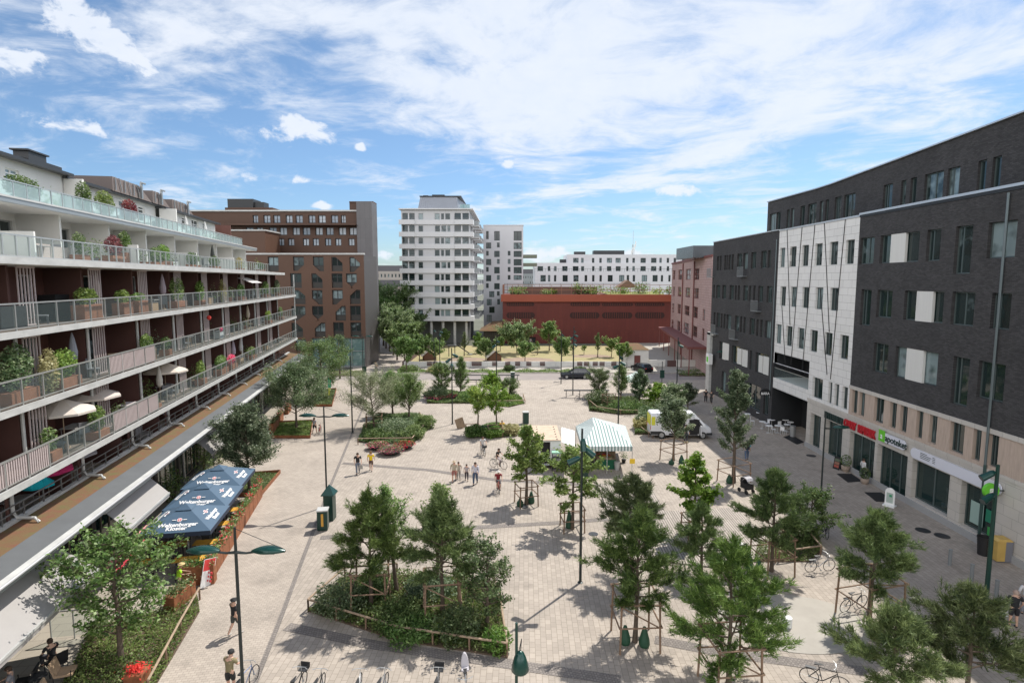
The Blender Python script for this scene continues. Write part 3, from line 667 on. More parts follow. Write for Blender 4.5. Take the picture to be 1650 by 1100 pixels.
zt = ZL
def clampz(h): return (h[0], max(h[1],4.72), h[2], min(h[3], 6.72))
hs = [clampz(h) for h in hs]
wall(b, O, UX, NX, Y1-Y0, ZS-4.55, rel([h for h in hs if h[2] < Y1], Y0, 4.55), .3); part('travertine_wall', b, M['travertine'], RB)
b = MB(); O2 = Vector((WX,Y1,4.55)); hs2 = [h for h in hs if h[0] > Y1]
wall(b, O2, UX, NX, yE-Y1, ZS-4.55, rel(hs2, Y1, 4.55), .3); part('stone_wall', b, M['stone'], RB)
mk_windows(O, [h for h in hs if h[2] < Y1 or h[0] > Y1], RB, .25, M['tealframe'], M['pane'], muls=(.35,))
b = MB(); b.box((WX-.07,Y0,ZS-.12),(WX-.003,Y1,ZS+.16)); b.box((WX-.06,Y0,4.40),(WX-.003,yE,4.62)); part('stone_band', b, M['lime'], RB)
sh = [hole_px(*q) for q in z3([(615,665,262,425),(688,770,300,475),(802,925,365,590),(934,1082,430,680),(1102,1288,485,755),(1337,1510,600,865)])]
sh = [(a, max(.12,b_) if i not in (2,3) else .12, c, min(d,3.55 if i < 4 else 3.3)) for i,(a,b_,c,d) in enumerate(sh)]
sh = [(a, .55 if i in (4,5) else b_ , c, d) for i,(a,b_,c,d) in enumerate(sh)]
sh += [(26.2,.1,29.2,3.3),(20.5,.5,25.2,3.3),(15,.5,19.5,3.3)]
O = Vector((WX,Y0,0)); b = MB(); wall(b, O, UX, NX, yE-Y0, 4.55, rel(sh, Y0, 0), .45)
b.quad((WX,yE,0),(WX+.4,yE,0),(WX+.4,yE,4.4),(WX,yE,4.4)); part('shop_wall', b, M['lime'], RB)
for i,h in enumerate(sh):
 mk_windows(O, [h], RB, .38, M['tealframe'], M['pane_shop'], muls=(.33,.66) if i in (2,3) else (.5,), ft=.09, sill=0)
b = MB(); b.box((WX-.09,Y0,0),(WX-.003,yE,.42)); part('plinth', b, mat('grey_granite',(.33,.33,.33),.7,var=.1,vscale=20), RB)
PX = WX+1.6
def topz(a):
 y = Y0+a; k = onX(1330,303,PX)[0]
 return (24.15 + (y-k)*.012) if y > k else 24.15 + (k-y)*.040
yend = onX(1237,340,PX)[0]
z8p = z8([(133,160,270,318),(185,200,260,308),(213,231,250,303),(255,310,238,293),(322,358,223,280),(412,437,200,262),(455,481,188,255)])
z7p = z7([(385,413,130,198),(415,433,126,195),(460,472,132,182),(478,492,128,180),(520,540,115,172),(553,592,105,165),(605,620,97,160),(630,645,92,155),(672,702,78,142),(713,763,62,135)])
ph = [hole_px(*q, X=PX) for q in z8p+z7p]; ph = [(a, 20.9, c, 22.9) for a,_,c,_ in ph if a > Y0+1]
ph += [(28.5,20.9,30.2,23.4),(25,20.9,26.2,22.9),(21,20.9,23,22.9)]
O = Vector((PX,Y0,20.4)); b = MB(); wall(b, O, UX, NX, yend-Y0, 3.6, rel(ph, Y0, 20.4), .25, top=lambda a: topz(a)-20.4)
b.quad((PX,yend,20.4),(PX+10,yend,20.4),(PX+10,yend,topz(yend-Y0)),(PX,yend,topz(yend-Y0))); part('brick_wall', b, M['brick'], RB)
mk_windows(O, ph, RB, .2, M['tealframe'], M['pane'])
b = MB()
for i in range(20):
 a0, a1 = (yend-Y0)*i/20, (yend-Y0)*(i+1)/20
 b.beam((PX,Y0+a0,topz(a0)+.04),(PX,Y0+a1,topz(a1)+.04),.3,.1)
 b.quad((PX,Y0+a0,topz(a0)),(PX+14,Y0+a0,topz(a0)),(PX+14,Y0+a1,topz(a1)),(PX,Y0+a1,topz(a1)),1)
part('roof', b, [M['coping'], M['roofmem']], RB)
b = MB(); b.quad((WX,Y0,ZP-.05),(PX+12,Y0,ZP-.05),(PX+12,Y2,ZP-.05),(WX,Y2,ZP-.05)); part('roof', b, M['roofmem'], RB)
b = MB(); b.tube([(WX-.12,32.95,ZS-2.0),(WX-.12,32.95,ZP-.3)], .07, 8); b.tube([(WX-.12,32.95,.3),(WX-.12,32.95,ZS-2.0)], .08, 8,1); part('downpipe', b, [mat('grey_pipe',(.14,.17,.18),.4,.5),mat('green_pipe',(.05,.09,.085),.4,.5)], RB)
b = MB(); b.tube([(WX-.1,Y2+.35,3.0),(WX-.1,Y2+.35,ZP-.9)], .06, 8); part('downpipe', b, bpy.data.materials['grey_pipe'], RB)
# ---- far dark brick block
FB = place('dark_brick_block', 'long dark brick block with narrow tall windows beyond the pale stone facade', 'building', (WX,70,0))
Y3 = onX(1146,500,WX)[0]
f1 = z7([(127,140,312,372),(152,160,310,372),(164,172,309,371),(184,192,307,371),(194,200,307,371),(203,213,304,370),(217,226,302,370),(241,262,300,368),(268,288,298,366),(303,325,292,365),(347,372,285,363),(377,390,283,363)])
f2 = z7([(125,132,436,494),(135,143,436,494),(148,166,437,495),(175,192,437,497),(208,226,438,500),(231,239,439,502),(244,254,440,504),(268,288,440,508),(293,303,441,510),(312,322,442,512),(333,355,443,515),(372,397,445,520)])
f3 = z7([(123,132,556,614),(137,145,558,618),(150,165,560,622),(169,176,562,624),(181,190,564,628),(194,214,568,632),(231,250,572,640),(254,263,576,645),(269,280,578,650),(296,318,588,662),(326,335,592,668),(343,355,595,672),(364,390,598,680)])
f4 = z7([(162,205,690,765),(217,288,708,800),(296,307,735,807),(322,382,742,838)])
f5 = z7([(172,192,820,900),(205,228,835,925),(240,268,855,960),(283,345,875,1000),(357,380,905,1012)])
ff = [storey([hole_px(*q) for q in r], .7) for r in (f1,f2,f3,f4,f5)]
ff = [h for r in ff for h in r if h[0] > Y2+.1 and h[2] < Y3-.1]
ff = [(a,max(b_,.15),c,d) for a,b_,c,d in ff]
O = Vector((WX,Y2,0)); b = MB(); wall(b, O, UX, NX, Y3-Y2, ZP, rel(ff,Y2,0), .3)
b.quad((WX,Y3,4.2),(WX,Y3,ZP),(WX+16,Y3,ZP),(WX+16,Y3,4.2)); b.quad((WX,Y2+.001,0),(WX+.4,Y2+.001,0),(WX+.4,Y2+.001,ZP),(WX,Y2+.001,ZP)); part('brick_wall', b, M['brick'], FB)
mk_windows(O, ff, FB, .26, M['tealframe'], M['pane'])
for q in z7([(175,190,693,768),(190,204,697,770),(240,258,718,788),(262,287,725,800),(335,352,750,825),(355,380,755,835)]):
 y0,z0,y1,z1 = hole_px(*q); p = MB(); p.box((WX+.03,y0,z0),(WX+.22,y1,z1)); part('white_panel', p, M['whitepanel'], FB)
for q in z7([(259,285,360,398),(320,350,508,552),(222,247,636,676),(140,160,614,652),(123,140,366,402)]):
 y0,z0,y1,z1 = hole_px(*q); p = MB()
 for k in range(9): p.box((WX-.5,y0+(y1-y0)*k/8-.02,z0),(WX-.47,y0+(y1-y0)*k/8+.02,z1))
 p.box((WX-.5,y0,z0-.08),(WX,y1,z0)); p.box((WX-.52,y0,z1),(WX-.46,y1,z1+.05)); part('balcony', p, M['pipe'], FB)
b = MB(); b.box((WX-.1,Y2,ZP),(WX+.4,Y3,ZP+.1)); b.quad((WX,Y2,ZP-.02),(WX,Y3,ZP-.02),(WX+16,Y3,ZP-.02),(WX+16,Y2,ZP-.02)); part('roof', b, M['coping'], FB)
b = MB(); b.box((WX-.35,Y3-1.0,0),(WX+.2,Y3+.3,8.3)); b.box((WX-.35,Y3-2.2,8.0),(WX-.002,Y3+.3,8.35)); part('corner_pillar', b, M['fascia'], FB)
sgn = MB(); sgn.box((WX-.9,Y3-2.4,4.1),(WX-.4,Y3-1.2,5.5)); sgn.box((WX-.93,Y3-2.1,4.4),(WX-.9,Y3-1.5,5.1),1); part('shop_sign', sgn, [M['white'], mat('sign_green',(.10,.50,.02),.5)], FB)
b = MB(); b.quad((WX,Y3,0.05),(WX+16,Y3,0.05),(WX+16,Y3,4.2),(WX,Y3,4.2)); part('shop_window', b, M['pane_shop'], FB)
b = MB(); b.box((WX+4,Y2+2,ZP),(WX+4.05,Y2+9,ZP+1.1)); part('roof_balustrade', b, M['topglass'], FB)
# buildings round the far end
def bigbox(b, x0,x1,y0,y1,z0,z1,m=0): b.box((x0,y0,z0),(x1,y1,z1),m)
UY = Vector((1,0,0)); NY = Vector((0,-1,0))
def shell(mb, x0,x1,y0,y1,z0,z1,m=0,mr=None):       # sides, back and roof (front is its own wall)
 mb.quad((x0,y1,z0),(x0,y0,z0),(x0,y0,z1),(x0,y1,z1),m); mb.quad((x1,y0,z0),(x1,y1,z0),(x1,y1,z1),(x1,y0,z1),m)
 mb.quad((x1,y1,z0),(x0,y1,z0),(x0,y1,z1),(x1,y1,z1),m); mb.quad((x0,y0,z1),(x1,y0,z1),(x1,y1,z1),(x0,y1,z1),m if mr is None else mr)
def hy(l, r, t, b, Y):
 x0 = onY(l,(t+b)/2,Y)[0]; x1 = onY(r,(t+b)/2,Y)[0]; return (x0, onY((l+r)/2,b,Y)[1], x1, onY((l+r)/2,t,Y)[1])
def zy(rows, ox, oy, sc, Y): return [hy(ox+l/sc, ox+r/sc, oy+t/sc, oy+b/sc, Y) for l,r,t,b in rows]
def facade(parent, name, x0, x1, Y, z0, z1, hs, m, depth, mf, mg, ft=.07, sill=0, muls=None, trans=()):
 O = Vector((x0,Y,z0)); b = MB(); wall(b, O, UY, NY, x1-x0, z1-z0, [(a-x0,c-z0,d-x0,e-z0) for a,c,d,e in hs], depth); part(name, b, m, parent)
 for a,c,d,e in hs:
  w = d-a; window(O, UY, NY, a-x0, c-z0, w, e-c, depth*.8, parent, mf, mg, muls if muls is not None else ((.5,) if w > 1.2 else ()), trans, ft, sill)
# ---- red assembly hall ------------------------------------------------
YR = 143.0
M['redwall'] = wallmat('red_brown_cladding', (.115,.023,.018), 'Y', .9, 3.1, (.10,.022,.018), .05, .07, .75, .3, .2, .12, .15)
M['redfascia'] = mat('orange_red_fascia', (.27,.060,.030), .6, var=.06, vscale=.1)
x0, x1 = onY(810,500,YR)[0], onY(1081,500,YR)[0]
RH = place('red_hall', 'long red brown clad hall with planted roof terrace at the far end', 'building', ((x0+x1)/2,YR,0))
zt = hgt(475,YR); zf = hgt(486,YR)
b = MB(); wall(b, (x0,YR,0), UY, NY, x1-x0, zf, [(onY(1100*0+843,560,YR)[0]-x0, 0, onY(863,560,YR)[0]-x0, hgt(543,YR))], 3.0)
shell(b, x0,x1,YR,YR+45,0,zt-.1); part('red_wall', b, M['redwall'], RH)
b = MB(); bigbox(b, x0-.4,x1,YR-.45,YR-.02,zf,zt+.1); part('red_fascia', b, M['redfascia'], RH)
b = MB(); bigbox(b, x0,x1,YR-.12,YR-.01,.0,hgt(542,YR));
part('red_plinth', b, mat('red_plinth',(.20,.04,.03),.8,var=.1,vscale=.3), RH) if False else None
M['ventm'] = mat('dark_red_grille', (.035,.012,.011), .8)
for l,r,t,b_ in ((816,861,487,493),(816,862,503,513),(919,967,487,493),(918,966,503,513),(970,1020,488,493),(970,1019,503,513),(1023,1071,488,493),(1023,1071,503,513)):
 a,c,d,e = hy(l,r,t,b_,YR-.05); v = MB()
 n = 40; rr = (e-c)/2
 pts = [(a+rr+rr*cos(q),c+rr+rr*sin(q)) for q in [pi/2+pi*i/8 for i in range(9)]] + [(d-rr+rr*cos(q),c+rr+rr*sin(q)) for q in [-pi/2+pi*i/8 for i in range(9)]]
 v.add([(x,YR-.03,z) for x,z in pts] , [tuple(range(len(pts)))])
 s = a+rr
 while s < d-rr: v.box((s,YR-.09,c+.1),(s+.12,YR-.035,e-.1),1); s += .55
 part('vent_grille', v, [M['ventm'], M['redwall']], RH)
v = MB(); a,c,d,e = hy(843,863,543,556,YR); v.box((a,YR+.4,0),(d,YR+.5,e)); part('entrance', v, M['black'], RH)
b = MB(); zr = hgt(459,YR); s = x0
while s < x1: b.beam((s,YR+.2,zt),(s,YR+.2,zr),.09,.09); s += 2.4
for z in (zr, zt+.5*(zr-zt)): b.beam((x0,YR+.2,z),(x1,YR+.2,z),.10,.10)
s = YR
while s < YR+30: b.beam((x0+.1,s,zt),(x0+.1,s,zr),.09,.09); s += 2.4
b.beam((x0+.1,YR,zr),(x0+.1,YR+30,zr),.1,.1)
part('terrace_rail', b, mat('rust_rail',(.26,.12,.08),.8), RH)
b = MB(); bigbox(b, x0+2,x0+24,YR+6,YR+9,zt,hgt(462,YR+6)); part('roof_shed', b, mat('shed_wood',(.14,.08,.06),.9), RH)
b = MB(); s = x0+1
while s < x1: b.beam((s,YR+22,zt),(s,YR+22,zt+2.6),.08,.08); s += 3
b.beam((x0,YR+22,zt+2.6),(x1,YR+22,zt+2.6),.1,.1); b.beam((x0,YR+22,zt+1.6),(x1,YR+22,zt+1.6),.06,.06); part('terrace_fence', b, M['dark'], RH)
b = MB(); b.quad((x0+26,YR+2,zt+.05),(x1-1,YR+2,zt+.05),(x1-1,YR+16,zt+.5),(x0+26,YR+16,zt+.5)); part('roof_lawn', b, mat('roof_lawn',(.20,.20,.06),1,var=.3,vscale=.6), RH)
for (xx,w) in ((44*.6,4.0),):
 b = MB(); b.prism([(0,0),(5,0),(5,4),(0,4)],0,.0);
 b = MB(); hx = onY(1012,460,YR+14)[0]; b.add([(hx-3,YR+14,zt+1.5),(hx+3,YR+14,zt+1.5),(hx,YR+14,zt+3.6),(hx-3,YR+19,zt+1.5),(hx+3,YR+19,zt+1.5),(hx,YR+19,zt+3.6)],[(0,1,2),(3,5,4),(0,2,5,3),(1,4,5,2),(0,3,4,1)]); part('roof_hut', b, mat('hut_wood',(.16,.10,.07),.9), RH)
# ---- pink brick block to the right of the hall ---------------------------
PK = place('pink_clad_block', 'pink clad block with red framed windows right of the red hall', 'building', (39,110,0))
M['pink'] = wallmat('pink_tiles', (.39,.275,.26), math.pi/2*0+.0 if False else 'X', .6, .42, (.20,.10,.095), .02, .07, .8)
pA = Vector((*G(1082,566),0)); pA = Vector((onY(1081,500,137)[0],137,0)); pB = Vector((onY(1145,500,92)[0],92,0))
Up = (pA-pB).normalized(); Np = Vector((-Up.y, Up.x, 0));
if Np.x > 0: Np = -Np
Lk = (pA-pB).length; zk = 19.2
def hole_pk(l,r,t,b_):
 out = []
 for px in (l,r):
  u,f,w = ray(px,(t+b_)/2); # intersect vertical plane
  t_ = (pB.x*Np.x+pB.y*Np.y)/(u*Np.x+f*Np.y); out.append(((u*t_-pB.x)*Up.x+(f*t_-pB.y)*Up.y))
 u,f,w = ray((l+r)/2,t); t_ = (pB.x*Np.x+pB.y*Np.y)/(u*Np.x+f*Np.y); z1 = CH+w*t_
 u,f,w = ray((l+r)/2,b_); z0 = CH+w*t_
 return (min(out), z0, max(out), z1)
zz6 = lambda l,r,t,b_: hole_pk(780+l/4.125, 780+r/4.125, 370+t/4.125, 370+b_/4.125)
hp = [zz6(*q) for q in ((1255,1270,270,333),(1290,1315,266,333),(1340,1373,262,333),(1402,1430,258,333),(1254,1268,380,440),(1287,1310,380,445),(1337,1369,385,450),(1398,1426,388,458),
  (1250,1263,490,550),(1284,1306,494,558),(1330,1364,504,570),(1392,1420,512,588),(1452,1468,528,602),(1247,1258,598,655),(1281,1303,606,672),(1327,1360,618,692),(1388,1416,640,715),(1447,1464,655,735))]
hp = [h for h in hp if h[0] > .2 and h[2] < Lk-.2]
b = MB(); wall(b, pB, Up, Np, Lk, zk, hp, .25);
b.quad(pB, pB+Vector((30,0,0)), pB+Vector((30,0,zk)), pB+Vector((0,0,zk))); b.quad(pB+Vector((0,0,zk)),pB+Vector((30,0,zk)),pA+Vector((30,0,zk)),pA+Vector((0,0,zk))); part('pink_wall', b, M['pink'], PK)
M['redframe'] = mat('red_window_frame', (.16,.05,.045), .6)
for h in hp: window(pB, Up, Np, h[0],h[1],h[2]-h[0],h[3]-h[1], .2, PK, M['redframe'], M['pane'], (.5,), (.5,), .12)
for k in (.33,.62):
 p = pB+Up*Lk*k+Np*.15; v = MB(); v.tube([p,p+Vector((0,0,zk-.3))],.12,8); part('downpipe', v, M['redframe'], PK)
v = MB(); c0 = pB+Up*2; v.add([c0+Vector((0,0,4.3)),c0+Up*(Lk-4)+Vector((0,0,4.3)),c0+Up*(Lk-4)+Np*3+Vector((0,0,4.3)),c0+Np*3+Vector((0,0,4.3)),c0+Vector((0,0,4.7)),c0+Up*(Lk-4)+Vector((0,0,4.7)),c0+Up*(Lk-4)+Np*3+Vector((0,0,4.7)),c0+Np*3+Vector((0,0,4.7))],[(0,1,2,3),(7,6,5,4),(0,4,5,1),(1,5,6,2),(2,6,7,3),(3,7,4,0)])
for k in range(6): v.tube([c0+Up*(Lk-4)*k/5+Np*2.7, c0+Up*(Lk-4)*k/5+Np*2.7+Vector((0,0,4.3))],.09,6)
part('entrance_canopy', v, M['redframe'], PK)
v = MB(); px0 = onY(1117,405,98)[0]; v.box((px0,98,zk),(px0+12,108,zk+2.0)); part('penthouse', v, mat('dark_glass_house',(.08,.09,.10),.25,.2,var=.2,vscale=.4), PK)
v = MB(); v.beam(pB+Vector((0,0,zk+.1)), pA+Vector((0,0,zk+.1)), .4,.35); part('parapet', v, M['redframe'], PK)
# ---- white tower -----------------------------------------------------------
YT = 139.0
M['towerw'] = wallmat('pale_tower_panels', (.49,.495,.51), 'Y', 2.6, 2.96, (.38,.385,.40), .03, .03, .6, .0, .1, .04, .2)
M['towerx'] = mat('pale_balcony_panel', (.58,.585,.60), .5, var=.03, vscale=.3)
x0, x1 = onY(648,430,YT)[0], onY(757,430,YT)[0]
TW = place('white_apartment_tower', 'tall pale grey apartment tower on pillars with banded corner balconies', 'building', ((x0+x1)/2,YT,0))
sc5 = lambda rows: zy(rows, 600, 290, 3.6667, YT)
zb = hgt(290+835/3.6667,YT); ztp = hgt(290+175/3.6667,YT)
fl = [197,269,340,412,484,555,625,696,766]
hs = []; low = []
for j,t in enumerate(fl):
 hs += sc5([(272,300,t,t+38)] + ([(368,398,t,t+38),(405,424,t,t+38),(430,460,t,t+38)] if j%3 != 1 else [(370,400,t,t+38),(407,437,t,t+38),(443,461,t,t+38)]))
 low += sc5([(177,250,t-2,t+38),(485,570,t-2,t+38)])
O = Vector((x0,YT,zb)); b = MB(); allh = hs+low
wall(b, O, UY, NY, x1-x0, ztp-zb, [(a-x0,c-zb,d-x0,e-zb) for a,c,d,e in hs], .2)
b = MB(); wall(b, O, UY, NY, x1-x0, ztp-zb, [(a-x0,c-zb,d-x0,e-zb) for a,c,d,e in hs] + [(max(a-x0,.02),c-zb,d-x0,e-zb) for a,c,d,e in low], .25)
xr = x1+2.5; DT = 30
b.quad((x0,YT,zb),(x0,YT+DT,zb),(x0,YT+DT,ztp),(x0,YT,ztp)); b.quad((x0,YT,ztp),(x1,YT,ztp),(x1,YT+DT,ztp),(x0,YT+DT,ztp)); b.quad((x0,YT,zb),(x1,YT,zb),(x1,YT+DT,zb),(x0,YT+DT,zb))
part('tower_wall', b, M['towerw'], TW)
for a,c,d,e in hs: window(O, UY, NY, a-x0, c-zb, d-a, e-c, .15, TW, M['pipe'], M['pane'], (), (), .09)
for a,c,d,e in low:
 v = MB(); v.quad((a,YT+.24,c),(d,YT+.24,c),(d,YT+.24,e),(a,YT+.24,e)); v.box((a+(d-a)*.45,YT+.1,c),(a+(d-a)*.55,YT+.24,e),1); part('loggia', v, [M['pane_dark'], M['towerx']], TW)
 v = MB(); v.beam((a,YT-.3,c+.25),(d,YT-.3,c+.25),.06,.06); v.beam((a,YT-.3,c+.1),(a,YT-.3,c+.3),.06,.06); part('balcony_rail', v, M['pipe'], TW)
for j,t in enumerate(fl):
 z0,z1 = hgt(290+(t+66)/3.6667,YT), hgt(290+(t+38)/3.6667,YT)
 v = MB(); v.box((x0-.5,YT-.55,z0),(x0+3.2,YT-.02,z1)); v.box((x0+3.2,YT-.25,z0),(x1-3.4,YT-.02,z1)); v.box((x1-3.4,YT-.55,z0),(x1+.9,YT-.02,z1)); v.box((x1+.02,YT-.02,z0),(x1+.9,YT+2.6,z1)); part('balcony_band', v, M['towerx'], TW)
flank = MB(); NXp = Vector((1,0,0))
hs2 = []
for j in range(9):
 zc = hgt(290+(fl[j]+38)/3.6667,YT)
 for k in range(6): hs2.append((2.2+k*4.2, zc-zb+.1, 4.4+k*4.2, zc-zb+2.0))
wall(flank, (x1,YT,zb), Vector((0,1,0)), NXp, DT, ztp-zb, hs2, .2); part('tower_wall', flank, mat('pale_side_panels',(.49,.50,.515),.6,var=.04,vscale=.3), TW)
for h in hs2: window((x1,YT,zb), Vector((0,1,0)), NXp, h[0],h[1],h[2]-h[0],h[3]-h[1], .15, TW, M['pipe'], M['pane'], (.5,), (), .09)
for j in range(9):
 zc = hgt(290+(fl[j]+38)/3.6667,YT)
 for (ya,yb) in ((5,10),(14,19),(23,28)):
  v = MB(); v.box((x1+.02,YT+ya,zc-1.05),(x1+1.9,YT+yb,zc-.85)); v.box((x1+1.8,YT+ya,zc-.85),(x1+1.88,YT+yb,zc+.15),1); v.box((x1+.1,YT+ya,zc-.85),(x1+1.8,YT+ya+.06,zc+.15),1); part('side_balcony', v, [M['towerx'], M['pipe']], TW)
v = MB(); v.box((x0-.5,YT-.55,ztp-.02),(x1+.9,YT+DT,ztp+.25)); part('parapet', v, M['towerx'], TW)
pz = hgt(315,YT); xa,xb = onY(671,330,YT)[0], onY(735,330,YT)[0]
v = MB(); v.add([(xa,YT+1.6,ztp),(xb+.3,YT+1.6,ztp),(xb,YT+2.4,pz),(xa+.6,YT+2.4,pz),(xa,YT+20,ztp),(xb+1.5,YT+20,ztp),(xb+1.2,YT+19,pz),(xa+.6,YT+19,pz)],[(0,1,2,3),(1,5,6,2),(5,4,7,6),(4,0,3,7),(3,2,6,7)])
for k in range(20): xx = xa+.6+(xb-xa-.6)*k/19; v.beam((xa+.1+(xb+.7-xa)*k/19,YT+1.55,ztp),(xx,YT+2.35,pz),.06,.06)
part('penthouse', v, mat('zinc_cladding',(.27,.29,.33),.5,.1,var=.05,vscale=.3), TW)
v = MB(); v.box((xa+.4,YT+2.2,pz),(xb+1,YT+18,pz+.25)); v.box((xa+3,YT+5,pz+.25),(xa+6,YT+8,pz+.9)); v.box((xa+1,YT+4,pz+.25),(xa+2.2,YT+6,pz+.6)); part('roof', v, M['dark'], TW)
v = MB(); v.box((xb+1.5,YT+1.5,ztp+.25),(xb+1.6,YT+9,ztp+1.4)); v.box((xb+.8,YT+1.5,ztp+.25),(x1,YT+1.6,ztp+1.4)); part('roof_balustrade', v, M['topglass'], TW)
for xx in [x0+1+k*(x1-x0-2)/5 for k in range(6)]:
 for yy in (YT+.8, YT+12):
  v = MB(); v.tube([(xx,yy,0),(xx,yy,zb)],.35,10); part('pillar', v, M['fascia'], TW)
v = MB(); v.box((x0+2,YT+5,0),(x1-1,YT+28,zb)); part('ground_floor', v, mat('grey_base_wall',(.14,.145,.14),.7,var=.15,vscale=.5), TW)
# ---- second white slab behind
Y2T = 168.0
x0,x1 = onY(779,430,Y2T)[0], onY(843,430,Y2T)[0]
TW2 = place('white_slab_block', 'white apartment block behind the tower with irregular dark windows', 'building', ((x0+x1)/2,Y2T,0))
h5 = [(672,687,302,350),(720,752,302,358),(835,882,302,358),(672,702,370,405),(736,752,370,398),(835,882,370,408),(672,687,419,447),(720,752,419,455),(800,816,419,446),(835,882,419,455),(672,702,467,503),(736,752,467,495),(800,816,467,495),(835,882,467,505),
 (672,687,514,542),(720,752,514,552),(800,816,514,542),(835,882,514,552),(672,702,562,598),(736,752,562,590),(800,816,562,588),(835,882,562,590),(672,687,610,638),(720,752,610,646),(690,720,657,692),(736,752,657,683),(676,705,703,740),(738,754,703,735),(690,722,748,785),(676,705,797,838)]
hs = zy(h5, 600, 290, 3.6667, Y2T); zt2 = hgt(290+270/3.6667,Y2T)
facade(TW2, 'white_wall', x0,x1,Y2T,0,zt2,hs, mat('white_facade',(.60,.605,.625),.7,var=.04,vscale=.2), .25, M['dark'], M['pane'], .1, muls=(.5,))
v = MB(); shell(v, x0,x1,Y2T,Y2T+16,0,zt2); v.box((x0,Y2T-.1,zt2),(x1+.1,Y2T+16,zt2+.25)); part('side_wall', v, bpy.data.materials['white_facade'], TW2)
for t in (440,490): z = hgt(290+t/3.6667,Y2T); v = MB(); v.box((x1,Y2T+1,z-.9),(x1+4,Y2T+5,z)); part('balcony', v, mat('olive_panel',(.18,.20,.15),.7), TW2)
# ---- long white terraces behind the hall
YF = 205.0
x0,x1 = onY(862,430,YF)[0], onY(1113,430,YF)[0]
LW = place('long_white_terrace', 'long low white terrace with recessed upper floors beyond the red hall', 'building', ((x0+x1)/2,YF,0))
s6 = lambda rows, Y: zy(rows, 780, 370, 4.125, Y)
zA, zB, zC = hgt(370+280/4.125,YF), hgt(370+220/4.125,YF+2), hgt(370+165/4.125,YF+4)
w1 = [(375,410),(425,440),(465,480),(522,556),(594,628),(668,686),(718,734),(767,783),(822,855),(898,932),(948,964),(988,1004),(1048,1084),(1120,1154),(1175,1190),(1225,1240),(1262,1290)]
facade(LW,'white_wall', x0,x1,YF,0,zA, s6([(l,r,302,345) for l,r in w1],YF), bpy.data.materials['white_facade'], .3, M['dark'], M['pane'], .12, muls=(.5,))
v = MB(); v.quad((x0,YF,zA),(x1,YF,zA),(x1,YF+5,zA),(x0,YF+5,zA)); part('terrace_floor', v, M['concrete'], LW)
w2 = [(355,392),(423,440),(465,482),(520,555),(590,628),(645,665),(718,734),(766,782),(817,846),(875,908),(945,960),(986,1002),(1040,1075),(1110,1145),(1165,1180),(1215,1230)]
facade(LW,'white_wall', x0,x1,YF+3,zA,zB, s6([(l,r,243,275) for l,r in w2],YF+3), bpy.data.materials['white_facade'], .3, M['dark'], M['pane'], .12, muls=(.5,))
xm = onY(780+553/4.125,410,YF+4)[0]
w3 = [(592,628),(645,662),(717,733),(766,782),(816,850),(874,908),(944,960),(986,1003),(1040,1075),(1110,1146),(1165,1181),(1214,1230),(1260,1276),(1316,1350)]
facade(LW,'white_wall', xm,x1,YF+4,zB,zC, s6([(l,r,188,226) for l,r in w3],YF+4), bpy.data.materials['white_facade'], .3, M['dark'], M['pane'], .12, muls=(.5,))
v = MB(); v.box((x0,YF+3.6,zA),(x1,YF+20,zB)); v.box((xm,YF+4.6,zB),(x1,YF+20,zC)); v.box((x0,YF+.6,0),(x1,YF+20,zA-.05)); part('rear_wall', v, bpy.data.materials['white_facade'], LW)
v = MB(); a = onY(780+730/4.125,405,YF+8)[0]; v.box((a,YF+8,zC),(a+11,YF+12,zC+1.6)); a = onY(780+600/4.125,405,YF+8)[0]; v.box((a,YF+8,zC),(a+4,YF+10,zC+1.2)); a = onY(780+505/4.125,405,YF+8)[0]; v.box((a,YF+8,zB),(a+6,YF+10,zB+1.4)); part('roof_housing', v, M['dark'], LW)
v = MB();
for k in range(60): xx = x0+(x1-x0)*k/59; v.beam((xx,YF+.3,zA),(xx,YF+.3,zA+1.1),.06,.06)
v.beam((x0,YF+.3,zA+1.1),(x1,YF+.3,zA+1.1),.08,.08); part('terrace_rail', v, M['dark'], LW)
YM = 260.; mx = onY(1020,400,YM)[0]; zt_ = hgt(383,YM); MS = place('radio_mast', 'slim lattice radio mast rising behind the long white terrace', 'mast', (mx,YM,0))
v = MB(); zb_ = 20
for (a,c) in ((-.9,-.9),(.9,-.9),(0,.9)): v.beam((mx+a,YM+c,0),(mx+a*.4,YM+c*.4,zt_-3),.14,.14)
for k in range(26):
 z = 8+k*(zt_-12)/26; s = .9-.5*z/zt_; v.beam((mx-s,YM-s,z),(mx+s,YM-s,z+1),.08,.08); v.beam((mx+s,YM-s,z),(mx-s,YM-s,z+1),.08,.08)
v.beam((mx,YM,zt_-4),(mx,YM,zt_+3),.12,.12); part('lattice', v, M['metal'], MS)
v = MB()
for k in range(4): v.box((mx-1.1+k*.6,YM-1.3,zt_-8+k*1.3),(mx-.7+k*.6,YM-1.0,zt_-5.5+k*1.3))
part('antenna', v, M['white'], MS)
